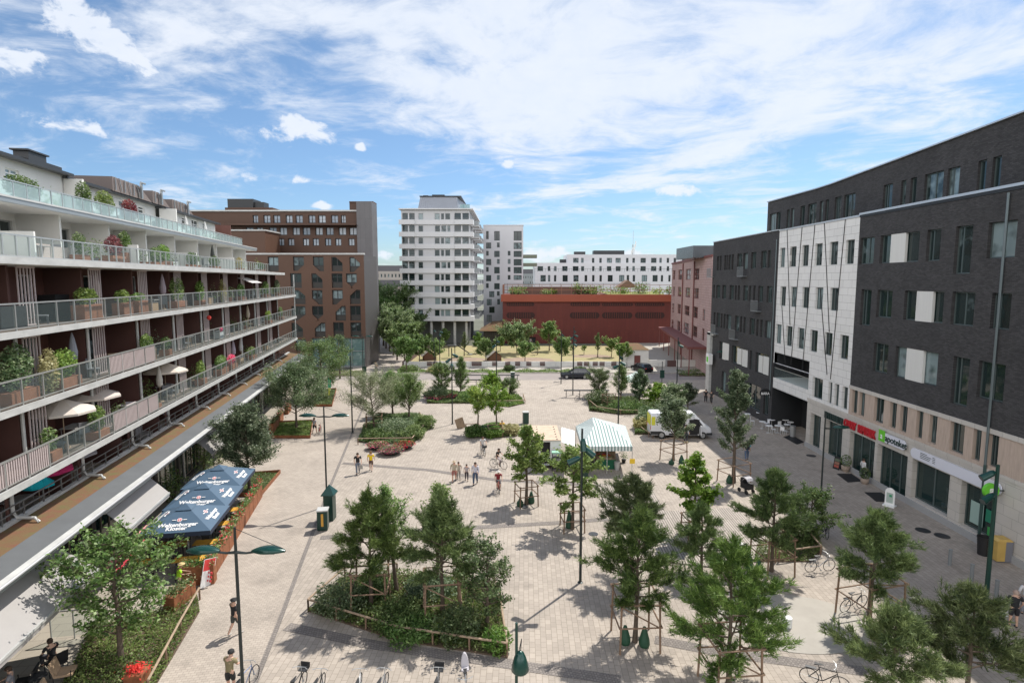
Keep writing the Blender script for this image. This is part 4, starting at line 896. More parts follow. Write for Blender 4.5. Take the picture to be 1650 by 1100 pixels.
# ---- brown building ------------------------------------------------------
YB = 103.0; YB2 = 122.0
BB = place('copper_brown_building', 'large copper brown building with faceted window openings and glazed corner', 'building', (-35,YB,0))
M['copper'] = mat('copper_brown', (.098,.050,.031), .55, .15, var=.10, vscale=.25)
M['copper2'] = mat('dark_copper', (.085,.044,.028), .6, .15, var=.10, vscale=.25)
M['darkpanel'] = mat('dark_window_panel', (.03,.028,.025), .5)
s4 = lambda rows, Y: zy(rows, 330, 290, 3.1429, Y)
xl, xr = -62.0, onY(330+808/3.1429,450,YB)[0]
zt = hgt(290+378/3.1429,YB); zg = hgt(290+800/3.1429,YB)
rowsw = [[(320,373,388,462),(447,502,388,460),(548,602,388,462),(642,697,390,462),(733,787,390,466)],[(433,490,472,546),(541,596,473,547),(643,697,473,546),(716,770,473,547)],[(452,509,556,628),(543,596,557,630),(645,699,556,630),(735,788,556,628)],
 [(440,510,638,712),(544,600,638,712),(662,714,638,712),(736,790,636,712)],[(440,497,722,796),(557,611,722,796),(651,704,720,794),(738,792,720,794)],[(460,512,806,866)]]
hs = [h for r in rowsw for h in s4(r, YB)]
gx0 = onY(330+540/3.1429,530,YB)[0]
O = Vector((xl,YB,0)); b = MB()
wall(b, O, UY, NY, xr-xl, zt, [(a-xl,c,d-xl,e) for a,c,d,e in hs] + [(gx0-xl,0,xr-xl-.01,zg)], .35)
b.quad((xl,YB,zt-.3),(xr,YB,zt-.3),(xr,YB+9.6,zt-.3),(xl,YB+9.6,zt-.3)); b.quad((xl,YB+9.6,zt-.3),(xr-3,YB+9.6,zt-.3),(xr-3,YB2,zt-.3),(xl,YB2,zt-.3)); part('copper_wall', b, M['copper'], BB)
b = MB(); b.box((xl,YB-.15,zt),(xr+.1,YB+.5,zt+.28)); part('parapet', b, M['fascia'], BB)
rr = random.Random(3); cuts = [None,(2,),(3,),(1,),(1,2),None,(1,),None,(2,3),(1,),(3,),(2,),(0,),(2,),(2,3),(0,),None,(1,),(0,),None,None,None]
for i,(a,c,d,e) in enumerate(hs):
 w_, h_ = d-a, e-c
 o = window(O, UY, NY, a-xl, c+h_*.36, w_, h_*.62, .25, BB, M['dark'], M['pane'], (.5,), (), .12)
 p = MB(); p.box((0,.02,-h_*.36),(w_,.2,-.01));
 part('lower_panel', p, M['darkpanel'], o)
 cu = cuts[i % len(cuts)]
 if cu:
  p = MB(); q = w_*.62; g_ = h_*.42
  for k in cu:      # faceted corner: copper triangle over a corner of the opening
   X_, Z_ = (a if k in (0,3) else d), (c if k in (2,3) else e)
   sx = 1 if k in (0,3) else -1; sz = 1 if k in (2,3) else -1
   T = [(X_,Z_),(X_+sx*q,Z_),(X_,Z_+sz*g_)]
   p.add([(x,YB-.004,z) for x,z in T]+[(x,YB+.3,z) for x,z in T], [(0,1,2),(5,4,3),(1,4,5,2),(0,3,4,1),(0,2,5,3)])
  part('faceted_corner', p, M['copper'], BB)
b = MB(); b.quad((xr,YB,0),(xr,YB+9.6,0),(xr,YB+9.6,zt),(xr,YB,zt)); b.quad((xr,YB+.02,0),(xr,YB+.02,zg),(xr-.25,YB+.02,zg),(xr-.25,YB+.02,0)); part('graphite_wall', b, mat('graphite',(.085,.08,.08),.45,.2), BB)
v = MB(); v.quad((gx0,YB+.3,.3),(xr-.3,YB+.3,.3),(xr-.3,YB+.3,zg),(gx0,YB+.3,zg)); part('glazing', v, glassmat('shop_glass_pale',(.10,.17,.165),(.28,.36,.35),.6), BB)
v = MB()
for k in range(5): xx = gx0+(xr-gx0-.3)*k/4; v.box((xx-.05,YB+.2,.3),(xx+.05,YB+.3,zg))
v.box((gx0,YB+.2,2.9),(xr-.3,YB+.3,3.0)); v.box((gx0,YB+.15,0),(xr-.25,YB+9,.3)); part('glazing_bars', v, M['pipe'], BB)
v = MB(); v.box((gx0,YB+3,.31),(xr-3,YB+10,zg-.1)); part('interior', v, M['darkpanel'], BB)
xr2 = onY(330+775/3.1429,350,YB2)[0]; zt2 = hgt(290+160/3.1429,YB2); xe = onY(601,350,YB2)[0]
rows2 = [[(l,r,178,218) for l,r in ((243,270),(297,332),(347,382),(410,444),(460,496),(525,560),(575,612),(640,675),(690,714))],[(l,r,240,279) for l,r in ((208,246),(262,295),(326,364),(379,416),(445,481),(496,534),(560,597),(614,652),(678,716),(732,770))],
 [(l,r,296,333) for l,r in ((312,333),(371,402),(422,453),(497,528),(547,578),(609,640),(661,691),(728,758))]]
hs = [h for r in rows2 for h in s4(r, YB2)]
facade(BB,'copper_wall', xl-10, xr2, YB2, zt-.3, zt2, hs, M['copper2'], .35, M['dark'], glassmat('sky_pane',(.22,.27,.33),(.40,.45,.50),.6), .12, muls=(.5,))
v = MB(); zt3 = hgt(325,YB2-1); ya = YB2-1.0
xq0, xq1 = onY(330+730/3.1429,340,YB2)[0], xr2+4.2
v.box((xl-10,YB2+.45,0),(xr2-.1,YB2+3.4,zt2)); part('copper_core', v, M['copper2'], BB)
v = MB(); v.box((xr2,YB2-1,0),(xe,YB2+3.6,zt3));
part('metal_stair_tower', v, wallmat('graphite_sheet', (.115,.11,.115), 'Y', 1.0, 4, (.07,.07,.07), .02, .04, .35, 0, .2), BB)
v = MB(); v.box((xq0,YB2+.5,zt2),(xr2+.0,YB2+3.5,zt3)); v.box((xq0,YB2+.35,zt3),(xe,YB2+3.6,zt3+.25)); v.box((xq0,YB2-.02,zt2-2.9),(xr2,YB2-.01,zt2)); part('roof_house', v, M['copper2'], BB)
v = MB(); a = onY(330+80/3.1429,340,YB2+3)[0]; v.box((a,YB2+3,zt2),(a+13,YB2+12,zt2+.55)); a = onY(330+100/3.1429,340,YB2+3)[0]; v.box((a,YB2+3.2,zt2+.55),(a+10,YB2+10,zt2+1.2)); part('roof_house', v, M['copper2'], BB)
v = MB(); a = onY(330+117/3.1429,340,YB2+4)[0]; v.box((a,YB2+4,zt2+1.2),(a+5.4,YB2+8,zt2+3.1)); v.box((a+5.4,YB2+4.5,zt2+1.2),(a+7.5,YB2+7,zt2+2.5)); part('chimney', v, M['dark'], BB)
v = MB(); v.box((xl-10,YB2-.3,zt2),(xr2,YB2+.5,zt2+.3)); part('parapet', v, M['fascia'], BB)
zz = hgt(290+200/3.1429,YB2-2); v = MB(); v.box((xl-5,YB2-2,hgt(290+228/3.1429,YB2-2)),(xr2,YB2-.02,hgt(290+222/3.1429,YB2-2))); v.beam((xl-5,YB2-2,zz),(xr2,YB2-2,zz),.06,.06); part('roof_terrace', v, M['copper2'], BB)
v = MB(); zL = hgt(290+258/3.1429,YB+9); xL = onY(330+305/3.1429,380,YB+9)[0]; v.box((xl,YB+9,zt-.3),(xL,YB+16,zL)); v.box((xl,YB+8.8,zL),(xL+.2,YB+16,zL+.25),1); part('side_block', v, [M['copper'],M['fascia']], BB)
# ---- distant blocks down the side street and behind everything
def farblock(name, label, cat, l, r, t, Y, col, rows, cols, dark=(.05,.05,.055), roofc=None):
 x0,x1 = onY(l,t,Y)[0], onY(r,t,Y)[0]; z = hgt(t,Y); o = place(name, label, cat, ((x0+x1)/2,Y,0), 'distant blocks behind the square')
 hs = []
 for j in range(rows):
  for i in range(cols):
   a = (x1-x0)*(i+.25)/cols; w = (x1-x0)/cols*.45; zz = z-2.6-j*3.0
   if zz > 0: hs.append((x0+a, zz, x0+a+w, zz+1.5))
 facade(o, 'far_wall', x0,x1,Y,0,z,hs, mat(name+'_wall', col, .8, var=.08, vscale=.1), .3, M['pipe'], M['pane'], .1, muls=())
 v = MB(); shell(v, x0,x1,Y,Y+20,0,z-.02); v.box((x0,Y+3,z),(x1,Y+16,z+2.5),1); part('roof_block', v, [bpy.data.materials[name+'_wall'], mat(name+'_roof', roofc or (.10,.10,.11), .7)], o)
farblock('beige_block', 'distant beige block with grey roof at the end of the side street', 'building', 606, 652, 437, 250, (.36,.33,.30), 5, 8)
farblock('pale_low_block', 'pale low block seen over the trees of the side street', 'building', 600, 645, 462, 215, (.36,.30,.28), 3, 5)
farblock('grey_distant_block', 'distant grey block glimpsed between white slab and long terrace', 'building', 838, 868, 441, 320, (.25,.27,.28), 4, 8)
PV = place('dark_pavilion', 'dark open pavilion with rusty planted roof beside the red hall', 'pavilion', (-8,138,0))
x0,x1 = onY(600+658/3.6667,560,138)[0], onY(600+768/3.6667,560,138)[0]; z0 = hgt(290+888/3.6667,138)
v = MB(); v.add([(x0-1,136,z0),(x1,136,z0),(x1,146,z0),(x0-1,146,z0),(x0+2,140,z0+1.6),(x1,139,z0+1.8),(x1,146,z0+1.8),(x0+2,146,z0+1.6)],[(0,1,5,4),(4,5,6,7),(0,4,7,3),(1,2,6,5),(0,3,2,1)]); part('planted_roof', v, M['sedum'], PV)
v = MB(); v.box((x0,138,0),(x1,145,z0));
for k in range(9): v.box((x0+k*(x1-x0)/9,136.6,2.2),(x0+k*(x1-x0)/9+.15,136.75,z0))
part('timber_wall', v, M['darkpanel'], PV)
# plants
LM = {}
LM['oak'] = leafmat('oak_leaf', (.03,.06,.02), (.10,.155,.05), (.22,.26,.15))
LM['silver'] = leafmat('grey_green_leaf', (.035,.062,.030), (.10,.14,.075), (.22,.25,.17))
LM['bright'] = leafmat('bright_leaf', (.05,.095,.018), (.14,.20,.04), (.24,.30,.09))
LM['pine'] = leafmat('pine_needle', (.026,.046,.016), (.070,.100,.032), (.15,.19,.07), .15)
LM['pine2'] = leafmat('fresh_pine_needle', (.028,.050,.017), (.080,.112,.034), (.17,.21,.08), .15)
LM['dull'] = leafmat('dark_leaf', (.028,.052,.018), (.075,.115,.038), (.15,.19,.085))
LM['willow'] = leafmat('willow_leaf', (.085,.11,.05), (.20,.23,.12), (.33,.35,.22))
LM['birch'] = leafmat('birch_leaf', (.04,.08,.018), (.11,.17,.045), (.20,.25,.10))
LM['cover'] = leafmat('ground_cover_leaf', (.035,.065,.015), (.10,.15,.04), (.17,.2,.08))
LM['purple'] = leafmat('purple_leaf', (.06,.012,.018), (.14,.03,.04), (.22,.08,.08))
LM['hay'] = leafmat('dry_grass_blade', (.14,.12,.06), (.30,.26,.14), (.40,.35,.22))
LM['redflower'] = leafmat('red_petal', (.30,.01,.03), (.62,.03,.09), (.70,.25,.30))
def leaves_mesh(name, P, size, m, rng, upbias=.5, asp=.55, D=None, light=None):
 n = len(P); nv = rng.normal(size=(n,3)); nv[:,2] = np.abs(nv[:,2])+upbias; nv /= np.linalg.norm(nv,axis=1)[:,None]
 t = rng.normal(size=(n,3)) if D is None else D + rng.normal(size=(n,3))*.35
 t -= nv*np.sum(t*nv,axis=1)[:,None]; t /= np.linalg.norm(t,axis=1)[:,None]+1e-9; b = np.cross(nv,t)
 s = size*rng.uniform(.6,1.35,size=n)[:,None]
 V = np.stack([P-t*s*.5, P+b*s*asp*.5+nv*s*.08, P+t*s*.5, P-b*s*asp*.5+nv*s*.08],axis=1).reshape(-1,3)
 me = bpy.data.meshes.new(name); me.vertices.add(4*n); me.vertices.foreach_set('co', V.astype(np.float32).ravel())
 me.loops.add(4*n); me.loops.foreach_set('vertex_index', np.arange(4*n,dtype=np.int32))
 me.polygons.add(n); me.polygons.foreach_set('loop_start', np.arange(0,4*n,4,dtype=np.int32)); me.polygons.foreach_set('loop_total', np.full(n,4,dtype=np.int32))
 me.materials.append(m); me.update(calc_edges=True); return me
def needles_mesh(name, P, D, m, rng, length, width, k):
 n = len(P); P = np.repeat(P,k,axis=0); D = np.repeat(D,k,axis=0); N = n*k
 d = D + rng.normal(size=(N,3))*.62; d[:,2] += .25; d /= np.linalg.norm(d,axis=1)[:,None]
 r = np.cross(d, rng.normal(size=(N,3))); r /= np.linalg.norm(r,axis=1)[:,None]
 L = length*rng.uniform(.7,1.25,size=N)[:,None]; P = P + D*rng.uniform(-.12,.12,size=N)[:,None]
 V = np.stack([P-r*width*.5, P+r*width*.5, P+d*L],axis=1).reshape(-1,3)
 me = bpy.data.meshes.new(name); me.vertices.add(3*N); me.vertices.foreach_set('co', V.astype(np.float32).ravel())
 me.loops.add(3*N); me.loops.foreach_set('vertex_index', np.arange(3*N,dtype=np.int32))
 me.polygons.add(N); me.polygons.foreach_set('loop_start', np.arange(0,3*N,3,dtype=np.int32)); me.polygons.foreach_set('loop_total', np.full(N,3,dtype=np.int32))
 me.materials.append(m); me.update(calc_edges=True); return me
PROF = {'round': lambda t: max(.15, sin(pi*min(1,max(0,t*.86+.12)))**.75), 'ovate': lambda t: max(.10, (1-t)**.65*min(1,(t+.12)*3.2)**.6),
  'cone': lambda t: max(.10, (1-t)**.72*min(1,(t+.12)*5)), 'column': lambda t: max(.12, (1-t)**.45*min(1,(t+.15)*4)), 'umbrella': lambda t: max(.25, min(1, .35+t*1.3)*(1.02-t**3*.55)),
  'loose': lambda t: max(.2, sin(pi*min(1,t*.75+.22))**.6)}
def grow(seed, H, r, cb, prof, nb, tr, sub=4, up=.35, wob=.04, lean=(0,0)):
 """trunk, limbs and twigs; returns a mesh builder and twig segments"""
 g = random.Random(seed); b = MB(); pts = []; N = 7
 for i in range(N+1):
  t = i/N; pts.append(Vector((g.uniform(-1,1)*wob*H*t*.6+lean[0]*t, g.uniform(-1,1)*wob*H*t*.6+lean[1]*t, H*.96*t)))
 pts[0] = Vector((0,0,-.05)); b.tube(pts, [tr*(1-.82*i/N)*(1.25 if i == 0 else 1) for i in range(N+1)], 8)
 def at(z):
  f = max(0,min(.999,z/(H*.96)))*N; i = int(f); return pts[i].lerp(pts[i+1], f-i)
 tw = []; a = g.random()*6
 for k in range(nb):
  t = (k+g.random()*.6)/nb; z = cb*.85+(H*.97-cb*.85)*t; L = r*PROF[prof](t)*g.uniform(.68,1.16); a += 2.4+g.uniform(-.4,.4)
  p0 = at(z); el = up*(1-.2*t)+g.uniform(-.15,.2)+(.5*t if prof in('ovate','cone','column') else .25*t)
  d = Vector((cos(a)*cos(el), sin(a)*cos(el), sin(el)))
  q = [p0]; n = 4
  for i in range(1,n+1): q.append(p0+d*L*i/n+Vector((g.uniform(-1,1),g.uniform(-1,1),g.uniform(-.4,.6)))*L*.07*i/n + Vector((0,0,-L*.05*(i/n)**2 if up<.3 else 0)))
  br = tr*.42*(1-t*.6); b.tube(q, [br*(1-.75*i/n) for i in range(n+1)], 5, caps=False)
  tw.append((q[n-2],q[n])); tw.append((q[n-3],q[n-1]))
  for s in range(sub):
   f = g.uniform(.25,.98)*n; i = min(n-1,int(f)); sp_ = q[i].lerp(q[i+1], f-i)
   d2 = (d + Vector((g.uniform(-1,1),g.uniform(-1,1),g.uniform(-.35,.75)))*.95).normalized(); l2 = L*g.uniform(.25,.48)
   e = sp_+d2*l2; b.tube([sp_,sp_.lerp(e,.5)+Vector((0,0,l2*.05)),e], [br*.4,br*.25,br*.1], 4, caps=False); tw.append((sp_,e))
 tw.append((at(H*.85), at(H*.96)+Vector((0,0,H*.04))))
 return b, tw
def twigpts(tw, n, rng, spread, out=.5):
 A = np.array([tuple(p) for p,_ in tw]); B = np.array([tuple(q) for _,q in tw]); L = np.linalg.norm(B-A,axis=1)+.05; pr = L/L.sum()
 i = rng.choice(len(tw), n, p=pr); t = rng.random(n)**out
 return A[i]+(B[i]-A[i])*t[:,None]+rng.normal(size=(n,3))*spread, (B[i]-A[i])/L[i][:,None]
TREES = 0
def make_tree(x, y, H, r, cb, kind, label, seed, group=None, name='tree', cat='tree', dens=1.0, z0=0.0, lean=(0,0)):
 root = thing(name, label, cat, (x,y,z0), 0, group); rng = np.random.default_rng(seed)
 r *= {'pine':1.22,'pine2':1.22,'oak':.98,'far':1.35}.get(kind,1.14); r *= 1.3 if 52 < y < 90 else 1.25 if y >= 90 else 1; H *= 1.08 if y > 52 else 1
 if kind in ('pine','pine2'):
  b, tw = grow(seed, H, r, cb, 'cone' if kind=='pine2' else 'ovate', int(34*H/6), .07+H*.006, 6, .22, .02, lean)
  P, D = twigpts(tw, int(1850*dens*(H/6)*max(.5,r/1.7)), rng, .09, .6)
  part('trunk', b, M['bark'], root); link('crown', needles_mesh('crown', P, D, LM[kind], rng, .25, .030, 13), root); return root
 prof, mat_, ls, n, nb, up = {
  'oak':('round','oak',.17,4300,34,.35),'silver':('ovate','silver',.15,8000,34,.45),'elm':('column','silver',.16,6500,32,.6),'bright':('ovate','bright',.21,4600,26,.25),
  'droop':('loose','bright',.20,4200,24,.1),'birch':('ovate','birch',.11,6500,34,.8),'willow':('loose','willow',.10,7000,34,.5),'umbrella':('umbrella','bright',.17,4200,22,.55),
  'dull':('round','dull',.13,7000,30,.5),'columnar':('column','dull',.16,4200,36,1.0),'young':('ovate','birch',.2,1500,18,.6),'far':('round','oak',.34,5200,26,.5),'fara':('ovate','birch',.30,3000,20,.6)}[kind]
 b, tw = grow(seed, H, r, cb, prof, nb, .05+H*.012, 5, up, .03, lean)
 vol = max(.25, (r*r*(H-cb))/14.0)
 far_ = 1.7 if 30 < y < 90 and n > 3000 else 1.0
 P, D = twigpts(tw, int(n*dens*far_*min(2.0,vol**.75)), rng, .11*max(.7,r*.5), .8)
 part('trunk', b, M['bark'], root); link('crown', leaves_mesh('crown', P, ls, LM[mat_], rng), root); return root
def tree_px(bx, by, top, l, r_, bot, kind, label, seed, **k):
 x, y = G(bx, by); ppm = F/sqrt(y*y+CH*CH*.5) ; H = hgt(top, y*1.0)
 rr = (r_-l)/2/ (F/ (y*cos(TH)+ (CH-H*.6)*sin(TH))); cb = max(.15*H, hgt(bot, y)+ .1*H)
 cxp = (l+r_)/2; lx = ((cxp-bx)/(F/(y*cos(TH)+(CH-H*.6)*sin(TH))))
 return make_tree(x, y, H, rr, min(cb,.6*H), kind, label, seed, lean=(lx*.6,0), **k)
T = [
 (195,1065,858,88,300,1035,'oak','broad leafy oak-like tree in the planted bed at the bottom left beside the cafe awning'),
 (402,790,655,338,460,762,'silver','grey-green tree in the bed just behind the blue brewery parasols'),
 (478,690,600,425,530,672,'silver','grey-green tree in the square bed left of the parked woman with the red bicycle'),
 (519,640,560,478,556,632,'oak','leafy tree by the end of the canopy next to the green feather flag'),
 (548,610,545,531,562,598,'dull','dense dark egg-shaped tree before the glazed corner of the copper building'),
 (598,978,790,545,655,930,'pine2','tall pine on the left of the big fenced bed, held in a timber frame'),
 (640,955,782,560,660,900,'birch','slender birch-like tree rising behind the left pine of the big fenced bed'),
 (713,990,794,655,770,930,'pine2','bushy pine in the middle of the big fenced bed, held in a timber frame'),
 (705,950,778,662,765,900,'birch','slender light green tree rising behind the middle pine of the big fenced bed'),
 (785,1010,880,735,838,1000,'dull','dense round-leaved small tree at the right corner of the big fenced bed'),
 (603,690,616,560,628,676,'willow','pale silvery willow-like tree at the left of the fenced middle bed'),
 (633,668,606,600,654,664,'birch','green birch in the middle of the fenced middle bed'),
 (659,675,610,634,690,668,'birch','green birch on the right side of the fenced middle bed'),
 (712,640,590,697,728,634,'dull','dark little tree in the far left bed beside the flower bowls'),
 (742,640,580,728,760,634,'birch','light slim tree in the far left bed beside the thin railing'),
 (770,698,634,751,790,668,'umbrella','left one of two flat-topped small trees in the round bed with the bench'),
 (800,698,633,782,817,668,'umbrella','right one of two flat-topped small trees in the round bed with the bench'),
 (794,640,606,776,812,632,'bright','bright small tree in the far bed behind the two flat-topped trees'),
 (820,643,616,808,838,640,'dull','low dark tree at the right of the far bed behind the two flat-topped trees'),
 (848,812,685,812,886,772,'bright','yellow-green young tree in a timber frame left of the market trailer'),
 (922,852,718,888,966,812,'droop','yellow-green young tree with drooping leaves right before the market tent'),
 (1085,742,648,1050,1118,708,'elm','grey-green young tree in a timber frame in front of the white van'),
 (1182,777,596,1144,1212,738,'elm','tall narrow grey-green tree in a timber frame near the pushchair'),
 (1118,862,728,1078,1156,830,'bright','bright green tree behind the timber deck at its centre'),
 (1016,930,768,975,1076,862,'pine','dark pine behind, on the left end of the timber deck'),
 (1023,1033,818,966,1096,985,'pine','slim dark pine in a timber frame on the open paving left of the largest pine'),
 (1130,925,812,1086,1168,912,'pine','thin sparse pine before the middle of the timber deck'),
 (1174,1100,872,1078,1266,1078,'pine2','largest fresh green pine at the bottom, right of the slim dark pine'),
 (1243,920,757,1186,1300,890,'pine','broad dark pine beside the bench at the right end of the timber deck'),
 (1302,872,790,1270,1346,868,'dull','dark leafy tree right beside the broad pine near the leaning bicycles'),
 (1400,1003,824,1345,1467,945,'pine','pointed pine in a big timber frame with a bicycle leaning on it'),
 (1436,1150,984,1355,1505,1100,'pine2','fresh green pine cut by the bottom edge, left one of the bottom right pair'),
 (1556,1135,950,1470,1652,1100,'pine2','fresh green pine at the bottom right corner, right one of the pair'),
 (1000,652,592,985,1017,640,'birch','light tree in the middle of the far right bed before the small white tent'),
 (965,640,600,948,982,636,'dull','low dark tree at the left end of the far right bed'),
 (1030,655,600,1015,1046,645,'silver','grey tree at the right end of the far right bed before the small white tent'),
 (1060,660,622,1042,1078,652,'bright','small bright tree between the far right bed and the white van'),
 (1083,690,625,1060,1104,672,'silver','grey-green tree with spreading crown just left of the white van'),
 (1108,668,622,1092,1122,655,'silver','grey-green tree directly behind the white van roof'),
]
PXT = {}
for i,(bx,by,top,l,r_,bot,kind,lab) in enumerate(T):
 PXT[i] = tree_px(bx,by,top,l,r_,bot,kind,lab,100+i, name={'pine':'pine_tree','pine2':'pine_tree'}.get(kind,'broadleaf_tree'), cat='tree', group=None)
TF = [(665,563,512,650,684,552,'far'),(690,563,540,682,700,556,'fara'),(716,560,532,706,728,555,'fara'),(748,574,538,741,757,566,'columnar'),(770,570,538,762,782,564,'fara'),(833,570,535,812,850,560,'far'),(806,566,545,798,816,560,'fara'),
      (885,566,522,868,902,556,'fara'),(866,572,552,860,872,566,'young'),(941,572,558,936,946,566,'young'),(922,572,558,917,928,566,'young'),(963,577,540,955,971,568,'columnar'),(985,576,552,972,1002,568,'fara'),(1140,590,548,1131,1150,578,'fara')]
FN = {'far':'round crowned green tree','fara':'open light green young tree','columnar':'narrow dark columnar tree','young':'tiny newly planted tree'}
PL = ['at the left edge of the playground lawn','beside the playground hut','behind the slide on the playground','beside the slide, before the tower','right of the slide on the playground','before the dark entrance of the red hall','left of the hall entrance','before the middle of the red hall','at the middle of the dry lawn','near the right end of the dry lawn, right of its twin','near the right end of the dry lawn, left of its twin','before the right half of the red hall','left of the planted white shed','at the corner of the far brick block']
for i,(bx,by,top,l,r_,bot,kind) in enumerate(TF):
 tree_px(bx,by,top,l,r_,bot,kind, FN[kind]+' '+PL[i], 300+i, name='park_tree', cat='tree', group='trees on the playground lawn')
for i,(bx,by,top,w) in enumerate([(652,590,530,24),(640,580,512,26),(634,572,505,24),(628,566,498,22),(622,561,488,24),(618,557,480,22),(630,556,470,34),(645,556,475,30)]):
 tree_px(bx,by,top,bx-w*.8,bx+w*.8,by-14,'far', ['nearest tree of the row along the side street','second tree of the side street row','third tree of the side street row','fourth tree of the side street row','fifth tree of the side street row','last small tree of the side street row','big tree crown filling the end of the side street','large tree crown between side street and tower'][i], 330+i, name='street_tree', cat='tree', group='trees along the side street')
def shrub(x, y, w, h, kind, label, seed, group=None, n=None, ls=.13, z=0.0, d=None, name='shrub'):
 root = thing(name, label, 'shrub', (x,y,z), 0, group); rng = np.random.default_rng(seed); d = d or w
 n = n or int(1050*min(3,max(.2,w*d*h/1.2)))
 v = rng.normal(size=(n,3)); v /= np.linalg.norm(v,axis=1)[:,None]; rr = rng.random(n)**.33
 lob = 1+.22*np.sin(v[:,0]*5+seed)*np.cos(v[:,1]*4+seed*2)+.14*np.sin(v[:,2]*7+seed)
 P = v*rr[:,None]*lob[:,None]*np.array([w/2,d/2,h*.52]); P[:,2] = np.abs(P[:,2]*1.0+h*.46)
 link('foliage', leaves_mesh('foliage', P, ls, LM[kind], rng, .3), root)
 b = MB(); g = random.Random(seed)
 for k in range(7):
  a = g.random()*6.28; b.tube([(0,0,-.02),(cos(a)*w*.15,sin(a)*d*.15,h*.4),(cos(a)*w*.32,sin(a)*d*.32,h*.8)],[.03,.02,.008],4,caps=False)
 part('stem', b, M['bark'], root); return root
def shrub_px(px, py, top, l, r_, kind, label, seed, **k):
 x,y = G(px,py); w = (r_-l)*y/F*1.03; h = max(.3,hgt(top,y))*(.85 if py > 900 else 1); return shrub(x,y,w*(.88 if py > 900 else 1),h,kind,label,seed,**k)
SH = [(548,985,930,500,600,'silver','grey leafed shrub at the left end of the big fenced bed'),(640,1010,955,600,690,'dull','dark shrub between the two pines of the big fenced bed'),(660,1025,985,610,720,'birch','fresh green low shrub at the front rail of the big fenced bed'),
 (740,1030,965,700,790,'dull','dark shrub right of the middle pine in the big fenced bed'),(800,1048,1005,765,822,'birch','grassy green shrub at the front right corner of the big fenced bed'),(600,960,915,570,640,'dull','dark shrub at the back of the big fenced bed'),(690,960,925,650,745,'silver','grey shrub at the back middle of the big fenced bed'),
 (640,700,672,610,672,'silver','grey shrub in the middle of the fenced middle bed'),(610,708,690,585,635,'dull','low dark shrub at the front of the fenced middle bed'),(665,706,685,645,690,'birch','green low shrub at the right of the fenced middle bed'),(685,690,668,668,700,'birch','tall grasses at the right tip of the fenced middle bed'),
 (705,642,622,690,728,'silver','grey shrub by the flower bowls of the far left bed'),(755,645,630,735,775,'birch','low green shrub at the right of the far left bed'),(765,703,684,752,785,'dull','low dark shrub in the round bed under the left flat-topped tree'),(822,700,682,806,836,'hay','tuft of tall dry grass at the right of the round bed'),(795,703,686,778,812,'birch','low green shrub in the round bed behind the bench'),
 (965,650,628,948,992,'dull','dark rounded shrub at the left end of the far right bed'),(1010,662,645,985,1045,'birch','low green shrub along the front of the far right bed'),(1045,688,655,1024,1070,'silver','big grey-green shrub left of the white van'),(1060,672,645,1045,1080,'dull','dark shrub behind the big grey-green shrub'),(1035,692,672,1022,1052,'hay','low grassy shrub at the corner left of the white van'),(1050,690,672,1040,1062,'dull','small clipped shrub with a wooden rail left of the white van'),
 (1290,868,838,1262,1325,'dull','dark hedge-like shrub under the leafy tree at the deck end'),(660,598,588,645,676,'birch','low shrub on the road verge left of the mast'),(700,600,590,690,712,'hay','tall grass tuft on the verge before the white wall'),(820,598,588,812,830,'dull','small shrub before the striped white wall, under the hall'),(935,600,590,925,946,'dull','small dark shrub before the striped white wall, right of the car')]
for i,q in enumerate(SH): shrub_px(*q, 500+i, ls=.12 if q[1] > 800 else .17)
def bed(name, pts, label, seed, kind='cover', h=.28, n=None, edge=None, ls=.10, soil=.03, px=True):
 poly = ccw(gp(pts) if px else pts); b = MB(); b.prism(poly, 0.0, soil+.02); struct('bed_soil', b, M['soil'])
 if edge:
  b = MB()
  for i in range(len(poly)):
   p, q = Vector((*poly[i],0)), Vector((*poly[(i+1)%len(poly)],0)); b.beam(p+Vector((0,0,edge/2)), q+Vector((0,0,edge/2)), .03, edge)
  tag(part('planter_edge', b, M['corten']), 'rusty steel edging around '+label, 'planter edge')
 rng = np.random.default_rng(seed); P = np.array(poly); mn, mx = P.min(0), P.max(0); A = (mx-mn).prod(); n = n or int(min(60000, A*420))
 Q = rng.uniform(mn, mx, size=(n,2)); ins = np.zeros(n,bool); j = len(P)-1
 for i in range(len(P)):
  c = ((P[i,1] > Q[:,1]) != (P[j,1] > Q[:,1])) & (Q[:,0] < (P[j,0]-P[i,0])*(Q[:,1]-P[i,1])/(P[j,1]-P[i,1]+1e-12)+P[i,0]); ins ^= c; j = i
 Q = Q[ins]; hh = h*(.55+.45*np.sin(Q[:,0]*1.7+seed)*np.cos(Q[:,1]*1.3)); z = soil+np.abs(hh)*rng.random(len(Q))**.6+.02
 o = link('ground_cover', leaves_mesh('ground_cover', np.c_[Q,z], ls, LM[kind], rng, .6)); tag(o, kind='stuff')
bed('bed', [(95,1115),(150,1010),(300,975),(318,960),(322,985),(245,1115)], 'the planted bed at the bottom left', 1, edge=None, h=.35)
bed('bed', [(375,800),(370,768),(452,762),(420,800)], 'the planted bed behind the parasols', 2, edge=.30)
bed('bed', [(438,706),(450,682),(504,680),(500,706)], 'the square bed with the grey-green tree', 3, edge=.30)
bed('bed', [(505,655),(510,630),(542,628),(535,655)], 'the bed beside the feather flag', 4, edge=.30)
bed('bed', [(497,985),(552,930),(700,925),(805,945),(818,1060),(640,1032)], 'the big fenced bed', 5, h=.45, n=26000, ls=.12)
bed('bed', [(577,712),(585,690),(610,668),(678,668),(692,690),(668,712),(620,716)], 'the fenced middle bed', 6, h=.4, ls=.14)
bed('bed', [(688,650),(695,632),(770,632),(770,650)], 'the far left bed', 7, h=.4, ls=.18)
